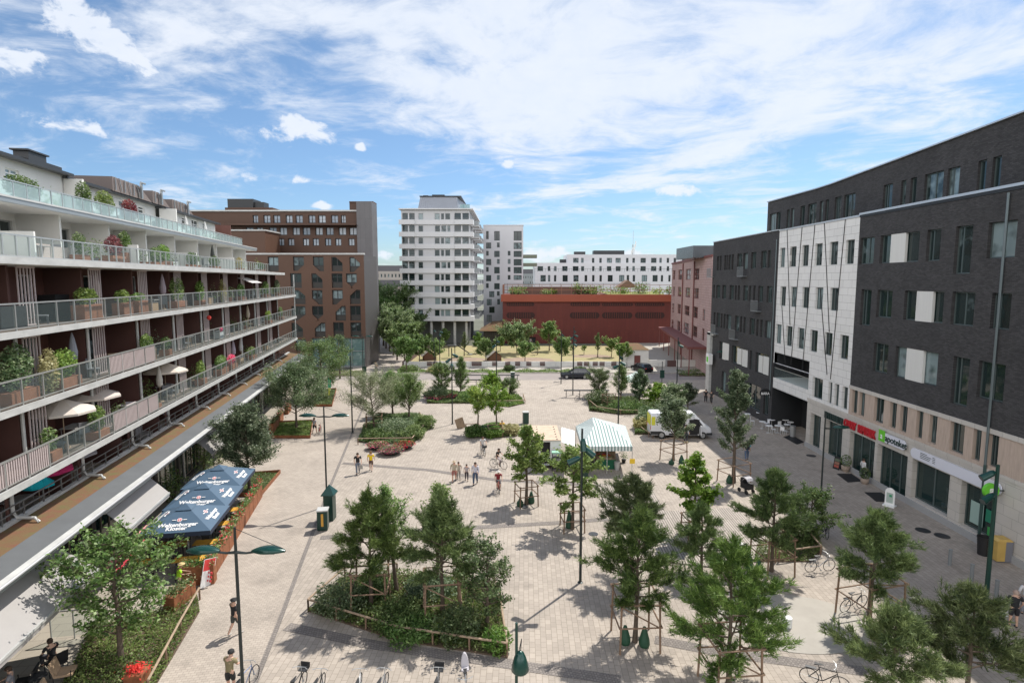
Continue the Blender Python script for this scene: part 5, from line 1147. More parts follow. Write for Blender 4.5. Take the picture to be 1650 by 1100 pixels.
bed('bed', [(752,702),(756,690),(800,684),(835,690),(830,702),(795,706)], 'the round bed with the bench', 8, h=.45, ls=.15)
bed('bed', [(770,652),(772,640),(835,636),(845,650),(820,656)], 'the far bed behind the flat-topped trees', 9, h=.3, ls=.18)
bed('bed', [(950,662),(948,648),(985,640),(1045,645),(1062,666),(1000,668)], 'the far right bed', 10, h=.4, ls=.18)
bed('bed', [(1022,700),(1030,678),(1075,675),(1070,700)], 'the bed left of the van', 11, h=.4, ls=.16)
bed('bed', [(1215,905),(1222,872),(1320,862),(1325,888),(1305,905)], 'the bed at the deck end', 12, h=.25)
bed('bed', [(640,601),(640,597),(960,597),(960,601)], 'the road verge', 13, h=.35, ls=.22, kind='birch', n=9000)
bed('bed', [(1095,606),(1090,597),(1140,597),(1142,606)], 'the verge by the pink block', 14, h=.3, ls=.22, n=1500)
bed('bed', [(520,606),(520,598),(586,598),(584,606)], 'the verge by the copper building', 15, h=.3, ls=.22, n=1500)
for k_,(px,py,top,w) in enumerate([(655,600,548,22),(676,590,545,20),(702,590,552,16),(783,590,552,18),(846,590,556,16),(905,590,548,18),(1003,592,558,16)]):
 tree_px(px,py,top,px-w,px+w,py-14,'fara',('bushy light tree at the corner of the side street','light tree before the left play hut','small tree right of the left play hut','light tree just behind the white wall, left of the hall','light tree just behind the white wall before the hall','light tree behind the car at the white wall','light tree left of the planted shed, by the wall')[k_],360+k_,name='park_tree',cat='tree',group='trees on the playground lawn')
for i,(px,py,w,h) in enumerate([(828,459,3.0,1.8),(838,458,4,2.0),(835,468,5,2.4),(890,458,2.5,1.6),(930,455,3.0,3.2),(938,461,5,2.5),(952,460,4,1.8),(960,468,5,2.5),(990,460,6,2),(1005,455,3,2),(1030,457,4,3.4),(1037,455,3,3),(1060,458,4,1.6),(1080,460,3,2.0),(880,470,3,1.5)]):
 yy = 149 if py < 465 else 145; x,_ = onY(px,py,yy); z = hgt(475,143)
 shrub(x, yy, w, h, 'birch' if i%3 else 'bright', ['round bush at the left end of the hall roof','second bush at the left end of the hall roof','dry bush by the left rail of the hall roof','small bush before the roof shed','tall bush in the middle of the hall roof','wide bush beside the tall one on the hall roof','low bush left of the roof hut','brown bush by the rail before the roof hut','wide bush beside the roof hut','small bush touching the roof hut','tall bush right of the roof hut','tall bush paired right of the roof hut','low bush at the roof lawn','bush at the right end of the hall roof','bush by the rail before the roof shed'][i], 700+i, 'bushes on the roof of the red hall', n=260, ls=.4, z=z, name='roof_bush')
# street furniture
M['lampgreen'] = mat('dark_green_lamp', (.010,.050,.040), .22, .2)
M['lens'] = mat('lamp_lens', (.10,.12,.12), .15, .3)
M['pole'] = mat('dark_pole', (.028,.036,.036), .4, .4)
def text_mesh(s, h, ext=.02, align='CENTER', m=None, bold=0.0):
 cu = bpy.data.curves.new('lettering', 'FONT'); cu.body = s; cu.size = h; cu.extrude = ext/2; cu.align_x = align; cu.align_y = 'CENTER'; cu.resolution_u = 3; cu.offset = bold
 o = bpy.data.objects.new('lettering_source', cu); C.objects.link(o)
 me = bpy.data.meshes.new_from_object(o.evaluated_get(bpy.context.evaluated_depsgraph_get())); me.name = 'lettering'
 bpy.data.objects.remove(o); bpy.data.curves.remove(cu); me.materials.clear(); me.materials.append(m); return me
def lettering(s, h, O, U, V, parent, m, ext=.02, bold=0.0, name='lettering'):
 """text lying in the plane of U (reading direction) and V (up)"""
 U = Vector(U).normalized(); V = (Vector(V) - U*Vector(V).dot(U)).normalized(); N = U.cross(V)
 o = bpy.data.objects.new(name, text_mesh(s, h, ext, 'CENTER', m, bold)); C.objects.link(o); o.parent = parent
 T = Matrix(((U.x,V.x,N.x,O[0]),(U.y,V.y,N.y,O[1]),(U.z,V.z,N.z,O[2]),(0,0,0,1)))
 if parent is not None and parent.name in WORLDROOT: o.matrix_parent_inverse = Matrix.Translation(-Vector(parent.location))
 o.matrix_basis = T; return o
def double_lamp(x, y, top, head, label, rz=0.0, single=False):
 r = thing('street_lamp', label, 'street lamp', (x,y,0), rz, 'green street lamps with leaf shaped heads')
 b = MB(); b.tube([(0,0,0),(0,0,1.0)], .085, 10); b.tube([(0,0,1.0),(0,0,head),(0,0,top)], [.06,.052,.04], 10); part('pole', b, M['pole'], r)
 for s in ((1,) if single else (-1,1)):
  b = MB(); b.tube([(0,0,head+.05),(s*.35,0,head+.02),(s*.75,0,head+.08)], [.06,.04,.045], 8); b.tube([(0,0,top-.05),(s*1.65,0,head+.17)] if s>0 else [(0,0,head),(0,0,head+.1)], .012, 4); part('arm', b, M['pole'], r)
  b = MB(); n = 10; vs = []; fs = []
  for i in range(n+1):
   t = i/n; w = .27*sin(pi*min(1,t*.93+.04))**.8+.01; hh = .17*sin(pi*min(1,t*.95+.03))**.7
   for k in range(8):
    a = 2*pi*k/8; vs.append((s*(.55+1.15*t), w*cos(a), head+.10+(hh*sin(a) if sin(a)>0 else .05*sin(a))))
  for i in range(n):
   for k in range(8): fs.append((i*8+k,i*8+(k+1)%8,(i+1)*8+(k+1)%8,(i+1)*8+k))
  b.add(vs, fs); o = part('lamp_head', b, M['lampgreen'], r, sm=True)
  b = MB(); b.cbox((s*1.12,0,head+.045),(.5,.24,.03)); part('lens', b, M['lens'], o)
 return r
double_lamp(-9.5, 19.2, 7.1, 6.15, 'double green street lamp standing nearest at the bottom left by the cyclist')
x,y = G(527,815); double_lamp(x, y, 7.0, 6.25, 'double green street lamp above the green bin cluster on the left lane')
x,y = G(1322,812); double_lamp(x, y, 6.5, 5.35, 'single headed street lamp before the red lettered restaurant entrance', single=True)
for (bx,by,rz,lb) in ((585,600,0,'distant double street lamp at the glazed corner of the copper building'),(1172,640,0.1,'double street lamp beside the narrow tree at the far brick block')):
 x,y = G(bx,by); double_lamp(x, y, 6.6, 6.0, lb, rz)
def mast(x, y, top, heads, label, col='pole', group='tall spotlight masts', r0=.075):
 r = thing('spotlight_mast', label, 'light mast', (x,y,0), 0, group)
 b = MB(); b.tube([(0,0,0),(0,0,top)], [r0,r0*.7], 10); b.lathe([(.14,0),(.14,.03),(.08,.05)]); part('pole', b, M['green'] if col=='green' else M['pole'], r)
 for (z,a,d) in heads:
  b = MB(); c = Vector((cos(a)*.12,sin(a)*.12,z)); dr = Vector((cos(a)*cos(d),sin(a)*cos(d),-sin(d)))
  b.tube([c-dr*.02,c+dr*.12,c+dr*.62], [.09,.14,.17], 12); b.beam((0,0,z),c,.05,.05); o = part('spotlight', b, M['lampgreen'], r)
  g = MB(); g.tube([c+dr*.622,c+dr*.63], .15, 12); part('lens', g, M['lens'], o)
 return r
MST = [((935,938),8.1,[(7.6,-1.4,1.2),(7.1,-.4,.6),(6.6,3.0,.5)],'tall spotlight mast on the open paving right of the drooping tree'),((729,683),8.3,[(7.6,.5,.5),(7.1,3.4,.6),(6.6,-1.5,.4)],'tall spotlight mast left of the round bed with the bench'),
 ((568,697),7.9,[],'slim bare mast between the left lane and the silvery willow'),((924,609),8.2,[(7.5,1.2,.4),(6.9,-.6,.4),(6.5,3.6,.5)],'tall spotlight mast at the road just behind the dark parked car'),((923,636),8.1,[(7.5,1,.4),(7.0,-1,.5)],'tall spotlight mast on the paving before the dark parked car'),
 ((996,686),8.2,[(7.4,1.0,.4),(6.9,-.5,.5),(6.5,3.4,.4)],'tall spotlight mast directly behind the striped market tent'),((800,640),8.0,[(7.5,1.1,.4),(7.0,3.9,.5)],'tall spotlight mast right behind the two flat-topped small trees'),((709,606),7.6,[(7.2,1.0,.3),(6.8,-1.2,.3)],'far spotlight mast at the road kerb left of the car, with two heads'),
 ((700,600),7.4,[(7.1,-1,.3)],'far spotlight mast at the verge with one head, beside the playground wall'),((904,618),8.0,[(7.4,1.1,.4)],'tall spotlight mast just left of the front of the dark parked car'),((1090,640),8.0,[(7.4,1.1,.4),(7.0,-.6,.4)],'tall thin mast rising behind the trees left of the far brick block')]
for (p,t,h,lb) in MST: x,y = G(*p); mast(x,y,t,h,lb)
x,y = G(1587,985); mast(x,y,7.1,[(6.75,3.0,.55),(5.7,3.3,.5)],'thick green spotlight mast before the pharmacy window at the right','green','green masts',.11)
mast(.12,14.8,6.35,[],'green light mast cut by the bottom edge of the view, with a domed head','green','green masts',.055)
r = bpy.data.objects['spotlight_mast.%03d' % 12]
b = MB(); b.lathe([(.02,.55),(.10,.5),(.17,.35),(.22,.15),(.24,0),(.20,-.05)], (.10,0,5.0), 16); part('spotlight', b, M['lampgreen'], r, sm=True); b = MB(); b.tube([(.0,0,5.2),(.14,0,5.9),(.10,0,5.4)], .012, 5); part('cable', b, M['black'], r)
def bin_(x, y, rz, w, h, label, col=None, top=None, name='litter_bin', grp=None):
 r = thing(name, label, 'bin', (x,y,0), rz, grp); b = MB(); b.box((-w/2,-w/2,.05),(w/2,w/2,h)); b.box((-w/2+.05,-w/2-.01,.1),(-w/2+.1,-w/2+.0,h-.1)); part('body', b, col or M['green'], r)
 b = MB(); b.box((-w/2-.03,-w/2-.03,h+.002),(w/2+.03,w/2+.03,h+.07)); part('lid', b, top or M['fascia'], r); return r
x,y = G(521,852); r = bin_(x,y,.15,.62,1.25,'green litter bin with grey lid and yellow stripe below the left lane lamp'); b = MB(); b.box((-.07,-.325,.3),(.07,-.315,1.1)); part('sticker', b, M['yellowwood'], r)
x,y = G(532,836); r = thing('advert_pillar','dark green pointed notice pillar behind the striped litter bin','notice pillar',(x,y,0)); b = MB(); b.box((-.3,-.35,0),(.3,.35,1.7)); part('body', b, M['green'], r); b = MB(); b.prism([(-.42,-.45),(.42,-.45),(.42,.45),(-.42,.45)],1.702,1.76); b.add([(-.42,-.45,1.76),(.42,-.45,1.76),(.42,.45,1.76),(-.42,.45,1.76),(0,0,2.35)],[(0,1,4),(1,2,4),(2,3,4),(3,0,4)]); part('roof', b, M['lampgreen'], r)
for (p,w,h,lb) in (((940,768),.6,1.2,'green litter bin with pale lid right of the drooping tree'),((847,682),.62,1.25,'tall green litter bin above the bright tree, left of the trailer'),((826,612),.6,1.2,'green litter bin near the road beside the far bed'),((1186,903),.5,1.0,'green bin behind the timber frame of the broad pine')):
 x,y = G(*p); bin_(x,y,.1,w,h,lb)
x,y = G(1584,893); r = thing('round_bin','black round bin against the pharmacy wall','bin',(x,y,0)); b = MB(); b.lathe([(.27,0),(.33,.95),(.36,1.0),(.36,1.06),(.30,1.06),(.28,.8)],n=20); part('body', b, M['black'], r)
x,y = G(1610,902); r = thing('recycling_box','yellow and grey collection box beside the black bin','collection box',(x,y,0),-.08); b = MB(); b.box((-.38,-.33,.08),(.05,.33,1.2)); part('yellow_side', b, mat('dull_yellow',(.48,.32,.09),.5,var=.08), r); b = MB(); b.box((.052,-.32,.06),(.42,.32,1.2)); b.box((-.3,-.25,0),(.35,.25,.06)); part('grey_side', b, mat('bin_grey',(.17,.17,.19),.5), r); b = MB(); b.add([(-.4,-.34,1.203),(.44,-.34,1.203),(.44,.34,1.203),(-.4,.34,1.203),(-.25,-.3,1.32),(.3,-.3,1.32),(.3,.3,1.32),(-.25,.3,1.32)],[(0,1,5,4),(1,2,6,5),(2,3,7,6),(3,0,4,7),(4,5,6,7),(0,3,2,1)]); part('lid', b, bpy.data.materials['dull_yellow'], r)
b = MB(); b.tube([(0,0,0),(0,0,.84)], .085, 14); b.tube([(0,0,.84),(0,0,.9)], .095, 14); bol = thing('bollard','round grey bollard nearest the pharmacy, first of the three','bollard',(*G(1530,910),0),0,'grey bollards on the shaded pavement'); part('post', b, M['pipe'], bol)
copy_thing(bol,(*G(1565,935),0),label='round grey bollard in the middle of the three'); copy_thing(bol,(*G(1605,962),0),label='round grey bollard nearest the couple, last of the three')
b = MB(); b.lathe([(.21,0),(.21,.42),(.19,.44)], n=20); o = thing('white_stool','small white cylinder seat on the round concrete patch','stool',(*G(1268,1009),.02)); part('seat', b, M['white'], o)
def tree_frame(x, y, w, h, rz, label, rails=(.55,1.0), diag=False):
 r = thing('tree_frame', label, 'tree support', (x,y,0), rz, 'timber frames round the young trees'); c = [(-w/2,-w/2),(w/2,-w/2),(w/2,w/2),(-w/2,w/2)]
 for (a,e) in c: b = MB(); b.tube([(a,e,0),(a*.94,e*.94,h)], .045, 8); part('post', b, M['stake'], r)
 for f in rails:
  for i in range(4):
   p, q = c[i], c[(i+1)%4]; b = MB(); b.tube([(p[0]*1.05,p[1]*1.05,h*f-.05),(q[0]*1.05,q[1]*1.05,h*f-.05)], .035, 6); part('rail', b, M['stake'], r)
 if diag:
  b = MB(); b.tube([(-w/2,-w/2,h*.95),(w/2,-w/2,h*.5)], .03, 6); b.tube([(w/2,-w/2,h*.95),(w/2,w/2,h*.5)], .03, 6); part('brace', b, M['stake'], r)
 return r
def water_bag(x, y, h, label):
 r = thing('watering_bag', label, 'watering bag', (x,y,0), 0, 'green watering bags at the trees'); b = MB(); b.lathe([(.20,0),(.24,.12),(.22,.3),(.14,h*.7),(.07,h),(.03,h+.03)], n=14); o = part('bag', b, mat('bag_green',(.012,.06,.03),.6) if 'bag_green' not in bpy.data.materials else bpy.data.materials['bag_green'], r); return r
FR = [((848,812),1.3,1.5,.3,'left of the market trailer'),((922,852),1.3,1.5,.1,'round the drooping tree'),((1085,742),1.6,1.75,.5,'before the white van'),((1182,777),1.7,1.7,.4,'beside the pushchair'),((1118,866),1.2,1.4,.1,'on the timber deck'),((1023,1033),1.7,2.2,.05,'round the slim dark pine'),
      ((1174,1110),1.7,2.2,.1,'round the largest pine'),((1243,920),1.6,2.1,.2,'round the broad pine'),((1400,1000),1.9,2.2,.25,'with the leaning bicycle'),((598,978),1.6,2.1,.1,'at the left pine of the big bed'),((713,995),1.6,2.1,.15,'at the middle pine of the big bed'),((603,690),1.6,1.5,.2,'round the silvery willow'),((762,700),1.3,1.0,.2,'low round the left flat-topped tree'),((798,702),1.4,1.0,.1,'low round the right flat-topped tree'),((985,655),1.8,1.5,.2,'in the far right bed')]
for (p,w,h,rz,lb) in FR: x,y = G(*p); tree_frame(x,y,w,h,rz,'brown timber frame '+lb, diag=h>2)
for (bx,by,h,lb) in ((838,815,.55,'low green bag left at the foot of the bright tree'),(856,810,.8,'tall green bag right at the foot of the bright tree'),(917,850,1.1,'tall green bag at the foot of the drooping tree'),(1082,748,.45,'low green bag left under the tree before the van'),(1098,746,.7,'taller green bag right under the tree before the van'),(1175,778,.7,'green bag in the frame beside the pushchair'),(1007,1036,.8,'green bag left of the slim dark pine'),(1038,1040,.85,'green bag right of the slim dark pine'),(1207,918,.9,'green bag left of the broad pine'),(1222,925,.8,'second green bag left of the broad pine')):
 x,y = G(bx,by); water_bag(x,y,h,lb)
def rail_fence(pts, h, label, step=1.6, r0=.045, closed=False):
 P = [Vector((*G(*p),0)) for p in pts]; o = thing('bed_fence', label, 'fence', P[0][:], 0, 'low timber rails round the beds'); o0 = P[0]
 P = [p-o0 for p in P]
 for i in range(len(P)-1):
  d = P[i+1]-P[i]; n = max(1,int(d.length/step)); b = MB(); b.tube([P[i]+Vector((0,0,h)),P[i+1]+Vector((0,0,h))], r0*1.1, 7); part('rail', b, M['wood'], o)
  for k in range(n+ (1 if i == len(P)-2 else 0)): q = P[i]+d*k/n; b = MB(); b.tube([q,q+Vector((0,0,h))], r0, 7); part('post', b, M['stake'], o)
rail_fence([(497,985),(640,1030),(817,1058),(806,985),(795,945)], .62, 'long timber rail along the front of the big fenced bed')
rail_fence([(497,985),(556,932),(640,925)], .62, 'timber rail at the back left of the big fenced bed')
rail_fence([(577,716),(664,715),(686,690),(676,672)], .6, 'timber rail round the right of the fenced middle bed')
rail_fence([(948,650),(962,662),(1000,668),(1028,668)], .55, 'timber rail round the front of the far right bed')
rail_fence([(790,652),(846,651),(843,640)], .5, 'timber rail round the far bed behind the flat-topped trees')
rail_fence([(240,1120),(292,1020),(322,966)], .62, 'timber rail along the planted bed at the bottom left')
rail_fence([(1255,905),(1322,895),(1300,868)], .6, 'timber rail round the bed at the deck end')
rail_fence([(1025,690),(1045,704),(1052,706)], .5, 'short timber rail left of the van')
def bowl(px, py, w, label, kind='redflower', n=900):
 x,y = G(px,py); r = thing('flower_bowl', label, 'planter', (x,y,0), 0, 'round flower bowls'); b = MB(); b.lathe([(w*.25,0),(w*.42,.25),(w*.5,.42),(w*.46,.42),(w*.40,.3)], n=18); part('bowl', b, M['dark'], r)
 rng = np.random.default_rng(px); v = rng.normal(size=(n,3)); v /= np.linalg.norm(v,axis=1)[:,None]; P = v*np.array([w*.56,w*.56,.38])*rng.random(n)[:,None]**.3; P[:,2] = np.abs(P[:,2])+.4
 link('foliage', leaves_mesh('foliage', P[:n//2], .13, LM['cover'], rng), r); low = P[n//2:]; low = low*np.array([1.06,1.06,.85]); link('flowers', leaves_mesh('flowers', low, .12, LM[kind], rng), r)
bowl(608,723,1.9,'left bowl of red flowers before the fenced middle bed'); bowl(630,731,2.2,'front bowl of red flowers before the fenced middle bed'); bowl(652,722,1.9,'right bowl of red flowers before the fenced middle bed')
bowl(700,645,2.4,'front bowl of faded red flowers in the far left bed',n=700); bowl(692,638,2.0,'left bowl of brown leaves at the far left bed','hay',600); bowl(725,643,2.0,'right bowl of faded red flowers in the far left bed',n=600)
def bench(x, y, rz, L, label, back=True):
 r = thing('park_bench', label, 'bench', (x,y,0), rz, 'green slatted benches'); b = MB();
 for k in range(4): b.box((-L/2,-.22+k*.115,.43),(L/2,-.13+k*.115,.46))
 part('seat', b, M['green'], r)
 if back:
  b = MB()
  for k in range(4): b.box((-L/2,.25+k*.03,.52+k*.1),(L/2,.275+k*.03,.6+k*.1))
  part('backrest', b, M['green'], r)
 for s in (-1,1): b = MB(); b.box((s*L*.42-.03,-.2,0),(s*L*.42+.03,-.15,.43)); b.box((s*L*.42-.03,.18,0),(s*L*.42+.03,.24,.85 if back else .43)); b.box((s*L*.42-.03,-.2,.40),(s*L*.42+.03,.24,.43)); part('leg', b, M['black'], r)
x,y = G(800,700); bench(x,y,.12,4.2,'long green bench with the seated person in yellow, before the round bed')
x,y = G(1180,905); bench(x,y,.05,1.9,'dark bench facing away at the right end of the timber deck'); x,y = G(753,642); bench(x,y,0,2.4,'dark bench in front of the far left bed')
x,y = G(744,690); r = thing('leaning_sign','tilted timber notice board left of the round bed','sign',(x,y,0),.3); b = MB(); b.beam((0,0,0),(-.35,0,1.1),.06,.9); part('board', b, M['wood'], r)
def cafe_table(x,y,label):
 r = thing('cafe_table', label, 'table', (x,y,0), 0, 'white cafe tables on the shaded pavement'); b = MB(); b.lathe([(.33,0),(.34,.02),(.33,.035)],(0,0,.72),20); part('table_top', b, M['white'], r); b = MB(); b.tube([(0,0,0),(0,0,.72)],.03,8); b.lathe([(.22,0),(.20,.03),(.03,.05)],n=14); part('stand', b, M['fascia'], r)
def cafe_chair(x,y,rz,label,col='white',group='white cafe chairs on the shaded pavement'):
 r = thing('cafe_chair', label, 'chair', (x,y,0), rz, group); b = MB(); b.box((-.21,-.21,.43),(.21,.21,.46)); part('seat', b, M[col], r); b = MB(); b.box((-.21,.19,.5),(.21,.22,.85)); b.box((-.21,.19,.43),(-.18,.22,.5)); b.box((.18,.19,.43),(.21,.22,.5)); part('backrest', b, M[col], r)
 for (a,e) in ((-.19,-.19),(.19,-.19),(-.19,.19),(.19,.19)): b = MB(); b.tube([(a,e,0),(a,e,.43)],.014,6); part('leg', b, M[col], r)
M['bluegrey'] = mat('chair_rattan', (.05,.05,.05), .6)
TB = [(1204,680,'farthest left by the brick wall'),(1223,678,'second in the far row'),(1228,693,'left in the second row'),(1243,690,'middle of the group near the brick corner'),(1238,700,'front left of the group'),(1253,700,'front middle of the group'),(1265,690,'near the recess'),(1268,698,'front right beside the grey cylinder'),(1273,694,'last to the right under the loggia')]
for i,(px,py,lb) in enumerate(TB): x,y = G(px,py-3); cafe_table(x,y,'small white cafe table '+lb)
for i,(px,py,a,lb) in enumerate([(1212,684,1.2,'left of the far tables'),(1235,688,-1.5,'between second row tables'),(1246,698,1.5,'between the two front tables'),(1258,692,.3,'near the loggia recess'),(1262,700,2.2,'right of the front middle table'),(1255,683,.1,'behind the group close to the wall')]):
 x,y = G(px,py); cafe_chair(x,y,a,'white cafe chair '+lb)
x,y = G(1277,703); r = thing('grey_cylinder_bin','pale grey cylindrical ash bin at the end of the cafe tables','bin',(x,y,0)); b = MB(); b.tube([(0,0,0),(0,0,1.1)],.25,16); part('body', b, M['metal'], r)
def floor_mat(poly, z, label):
 b = MB(); b.prism(gp(poly), .004, z); tag(part('door_mat', b, M['black']), label, 'door mat')
floor_mat([(1348,763),(1372,763),(1390,775),(1366,777)], .02, 'black door mat before the red lettered restaurant'); floor_mat([(1393,793),(1420,793),(1440,808),(1412,808)], .02, 'dark door mat before the pharmacy entrance'); floor_mat([(1262,704),(1275,700),(1296,712),(1284,716)], .02, 'dark mat before the loggia recess')
def aboard(px,py,rz,label,cols):
 x,y = G(px,py); r = thing('pavement_sign', label, 'sign', (x,y,0), rz)
 for s in (-1,1): b = MB(); b.add([(-.3,s*.22,0),(.3,s*.22,0),(.3,s*.03,1.0),(-.3,s*.03,1.0),(-.3,s*.22-.02,0),(.3,s*.22-.02,0),(.3,s*.03-.02,1.0),(-.3,s*.03-.02,1.0)],[(0,1,2,3),(7,6,5,4),(0,3,7,4),(1,5,6,2),(3,2,6,7),(0,4,5,1)]); part('board', b, M['black'], r)
 b = MB();
 for k,c in enumerate(cols): b.add([(-.22,-.245+.19*(.15+.25*k)-.0,.15+.25*k),(.22,-.245+.19*(.15+.25*k),.15+.25*k),(.22,-.245+.19*(.36+.25*k),.36+.25*k),(-.22,-.245+.19*(.36+.25*k),.36+.25*k)],[(0,1,2,3)],k)
 part('poster', b, [mat('poster_%d'%k, c, .6) for k,c in enumerate(cols)], r)
aboard(1350,755,-1.2,'black folding menu board by the restaurant door',[(.30,.07,.05),(.25,.12,.08),(.10,.12,.08)])
x,y = G(1433,815); r = thing('pavement_sign','white oval topped stand-up sign before the pharmacy','sign',(x,y,0),-.9); b = MB(); pts = [(-.3,.1),(.3,.1)]+[(.3*cos(t/8*pi),1.0+.3*sin(t/8*pi)) for t in range(9)]
b.add([(a,-.03,z) for a,z in pts]+[(a,.03,z) for a,z in pts],[tuple(range(11)),tuple(range(21,10,-1))]+[(i,(i+1)%11+0,(i+1)%11+11,i+11) for i in range(11)]); b.box((-.36,-.25,0),(.36,.25,.1)); part('board', b, M['white'], r); b = MB(); b.box((-.2,-.04,.25),(.2,-.032,.95)); part('poster', b, mat('pale_grey_green',(.35,.42,.38),.6), r); b = MB(); b.cbox((.05,-.045,.75),(.16,.01,.16)); part('emblem', b, mat('emblem_green',(.03,.25,.12),.5), r)
def potplant(px,py,s,label):
 x,y = G(px,py); r = thing('pot_plant', label, 'pot plant', (x,y,0)); b = MB(); b.lathe([(.16*s,0),(.26*s,.18*s),(.28*s,.38*s),(.25*s,.4*s)],n=16); part('pot', b, mat('clay_pot_%d'%px,(.34,.27,.22),.8) , r); rng = np.random.default_rng(px); v = rng.normal(size=(350,3)); v/=np.linalg.norm(v,axis=1)[:,None]; P = v*np.array([.33,.33,.38])*s+np.array([0,0,.75*s]); link('foliage', leaves_mesh('foliage',P,.12,LM['oak'],rng), r)
potplant(1362,759,1.2,'clay pot with a round bush left of the restaurant door'); potplant(1393,779,1.1,'pale pot with a bushy plant right of the restaurant door')
RBo = RB
def wall_sign(name, label, y0, y1, z0, z1, m, rounded=True, t=.12, cat='sign'):
 r = place(name, label, cat, (WX-.1,(y0+y1)/2,(z0+z1)/2)); b = MB(); rr = (z1-z0)/2 if rounded else .01
 pts = [(y0+rr+rr*cos(q), (z0+z1)/2+rr*sin(q)) for q in [pi/2+pi*i/8 for i in range(9)]]+[(y1-rr+rr*cos(q),(z0+z1)/2+rr*sin(q)) for q in [-pi/2+pi*i/8 for i in range(9)]]
 n = len(pts); b.add([(WX-.03-t,a,c) for a,c in pts]+[(WX-.08,a,c) for a,c in pts],[tuple(range(n)),tuple(range(2*n-1,n-1,-1))]+[(i,i+n,(i+1)%n+n,(i+1)%n) for i in range(n)]); part('panel', b, m, r); return r
def yz(px,py): return onX(px,py,WX-.15)
ya,za = yz(1459,722); yb,_ = yz(1418,706); r = wall_sign('pharmacy_sign','white rounded pharmacy sign with green mark and dark lettering', ya, yb, 3.62, 4.32, mat('sign_white',(.62,.63,.70),.4))
M['ink'] = mat('sign_ink', (.012,.035,.03), .5); M['signgreen'] = mat('sign_green_bright', (.13,.50,.03), .5)
lettering('apoteket', .66, (WX-.165,(ya+yb)/2-.35,3.97), (0,-1,0), (0,0,1), r, M['ink'], .03, .012)
b = MB(); b.box((WX-.2,yb-.55,3.62),(WX-.152,yb+.12,4.45)); part('emblem', b, M['signgreen'], r); lettering('a', .62, (WX-.215,yb-.22,4.02), (0,-1,0), (0,0,1), r, M['white'], .02, .01)
ya,_ = yz(1612,803); yb,_ = yz(1467,728); r = wall_sign('long_sign_board','long pale lilac sign board with small print above the pharmacy windows', ya, yb, 3.42, 4.12, bpy.data.materials['sign_white'])
for k in range(4):
 b = MB(); b.box((WX-.156,yb-1.5-(.1,.5,.4,.35)[k],3.98-.11*k-.02),(WX-.152,yb-.95,3.98-.11*k+.02)); b.box((WX-.156,yb-2.35,3.98-.11*k-.02),(WX-.152,yb-2.1,3.98-.11*k+.02)); part('small_print', b, M['ink'], r)
ya,_ = yz(1409,712); yb,_ = yz(1358,683); r = place('red_restaurant_sign','red block lettering over the restaurant entrance','sign',(WX-.1,(ya+yb)/2,3.8)); lettering('CURRY  REPUBLIK', .86, (WX-.10,(ya+yb)/2,3.78), (0,-1,0), (0,0,1), r, mat('sign_red',(.45,.01,.02),.4), .1, .03)
ch = r.children[0]; wl = max(v.co.x for v in ch.data.vertices)*2; ch.scale = (1,1,1);
for v in ch.data.vertices: v.co.x *= (yb-ya)/wl*.99
ya2,_ = yz(1358,683); yb2,_ = yz(1327,668); r = place('dark_shop_sign','dark green block lettering left of the red sign','sign',(WX-.1,(ya2+yb2)/2,3.8)); b = MB(); rr = random.Random(2); yq = yb2-.05
while yq > ya2+.15: w = rr.uniform(.18,.28); b.box((WX-.13,yq-w,3.5),(WX-.08,yq-w+.08,4.08)); b.box((WX-.13,yq-.08,3.5),(WX-.08,yq-.01,4.08)); b.box((WX-.128,yq-w,rr.choice((3.5,3.95,3.72))),(WX-.082,yq-.02,rr.choice((4.08,4.05)))); yq -= w+.09
part('lettering', b, M['ink'], r)
yy,zz = onX(1232,632,WX-.7); r = place('hanging_cafe_sign','small dark arched hanging sign with white lettering on the brick block','sign',(WX-.4,yy,zz)); b = MB(); pts = [(-.55,-.3),(.55,-.3)]+[(.55*cos(t/8*pi),.0+.42*sin(t/8*pi)) for t in range(9)]
b.add([(WX-.65+a,yy-.05,zz+c) for a,c in pts]+[(WX-.65+a,yy+.05,zz+c) for a,c in pts],[tuple(range(11)),tuple(range(21,10,-1))]+[(i,i+11,(i+1)%11+11,(i+1)%11) for i in range(11)]); part('board', b, M['black'], r); lettering('BARA', .36, (WX-.65,yy-.07,zz-.12), (1,0,0), (0,0,1), r, M['white'], .02, .01)
yy,zz = onX(1592,790,WX-.9); r = place('round_green_sign','round green pharmacy sign projecting from the stone wall','sign',(WX-.5,yy,zz)); b = MB(); b.tube([(WX-.75,yy-.1,zz),(WX-.75,yy+.1,zz)],.42,24); b.beam((WX-.35,yy,zz),(WX,yy,zz),.06,.06,1); part('disc', b, [M['signgreen'],M['pole']], r); lettering('a', .7, (WX-.75,yy-.12,zz+.03), (1,0,0), (0,0,1), r, M['white'], .02, .02)
sgh = sh[5]
for (a,c,w,h,m,lb) in ((.18,.35,.95,1.35,(.30,.42,.38),'pale green poster in the pharmacy window'),(.62,.85,.85,.75,(.02,.22,.13),'dark green poster in the pharmacy window'),(.70,.1,.6,.5,(.05,.32,.08),'small bright green poster low in the pharmacy window')):
 yw = sgh[2]-(sgh[2]-sgh[0])*a; b = MB(); b.box((WX+.30,yw-w,sgh[1]+c),(WX+.33,yw,sgh[1]+c+h)); tag(part('window_poster', b, mat('poster_'+lb[:8], m, .5)), lb, 'poster')
b = MB(); b.box((WX-.12,28.2,5.1),(WX-.03,29.4,6.6)); b.box((WX-.125,28.4,5.3),(WX-.121,29.2,5.6),1); tag(part('red_sign_panel', b, [mat('panel_red',(.55,.02,.02),.4),M['white']]), 'red sign panel on the wall at the right edge', 'sign')
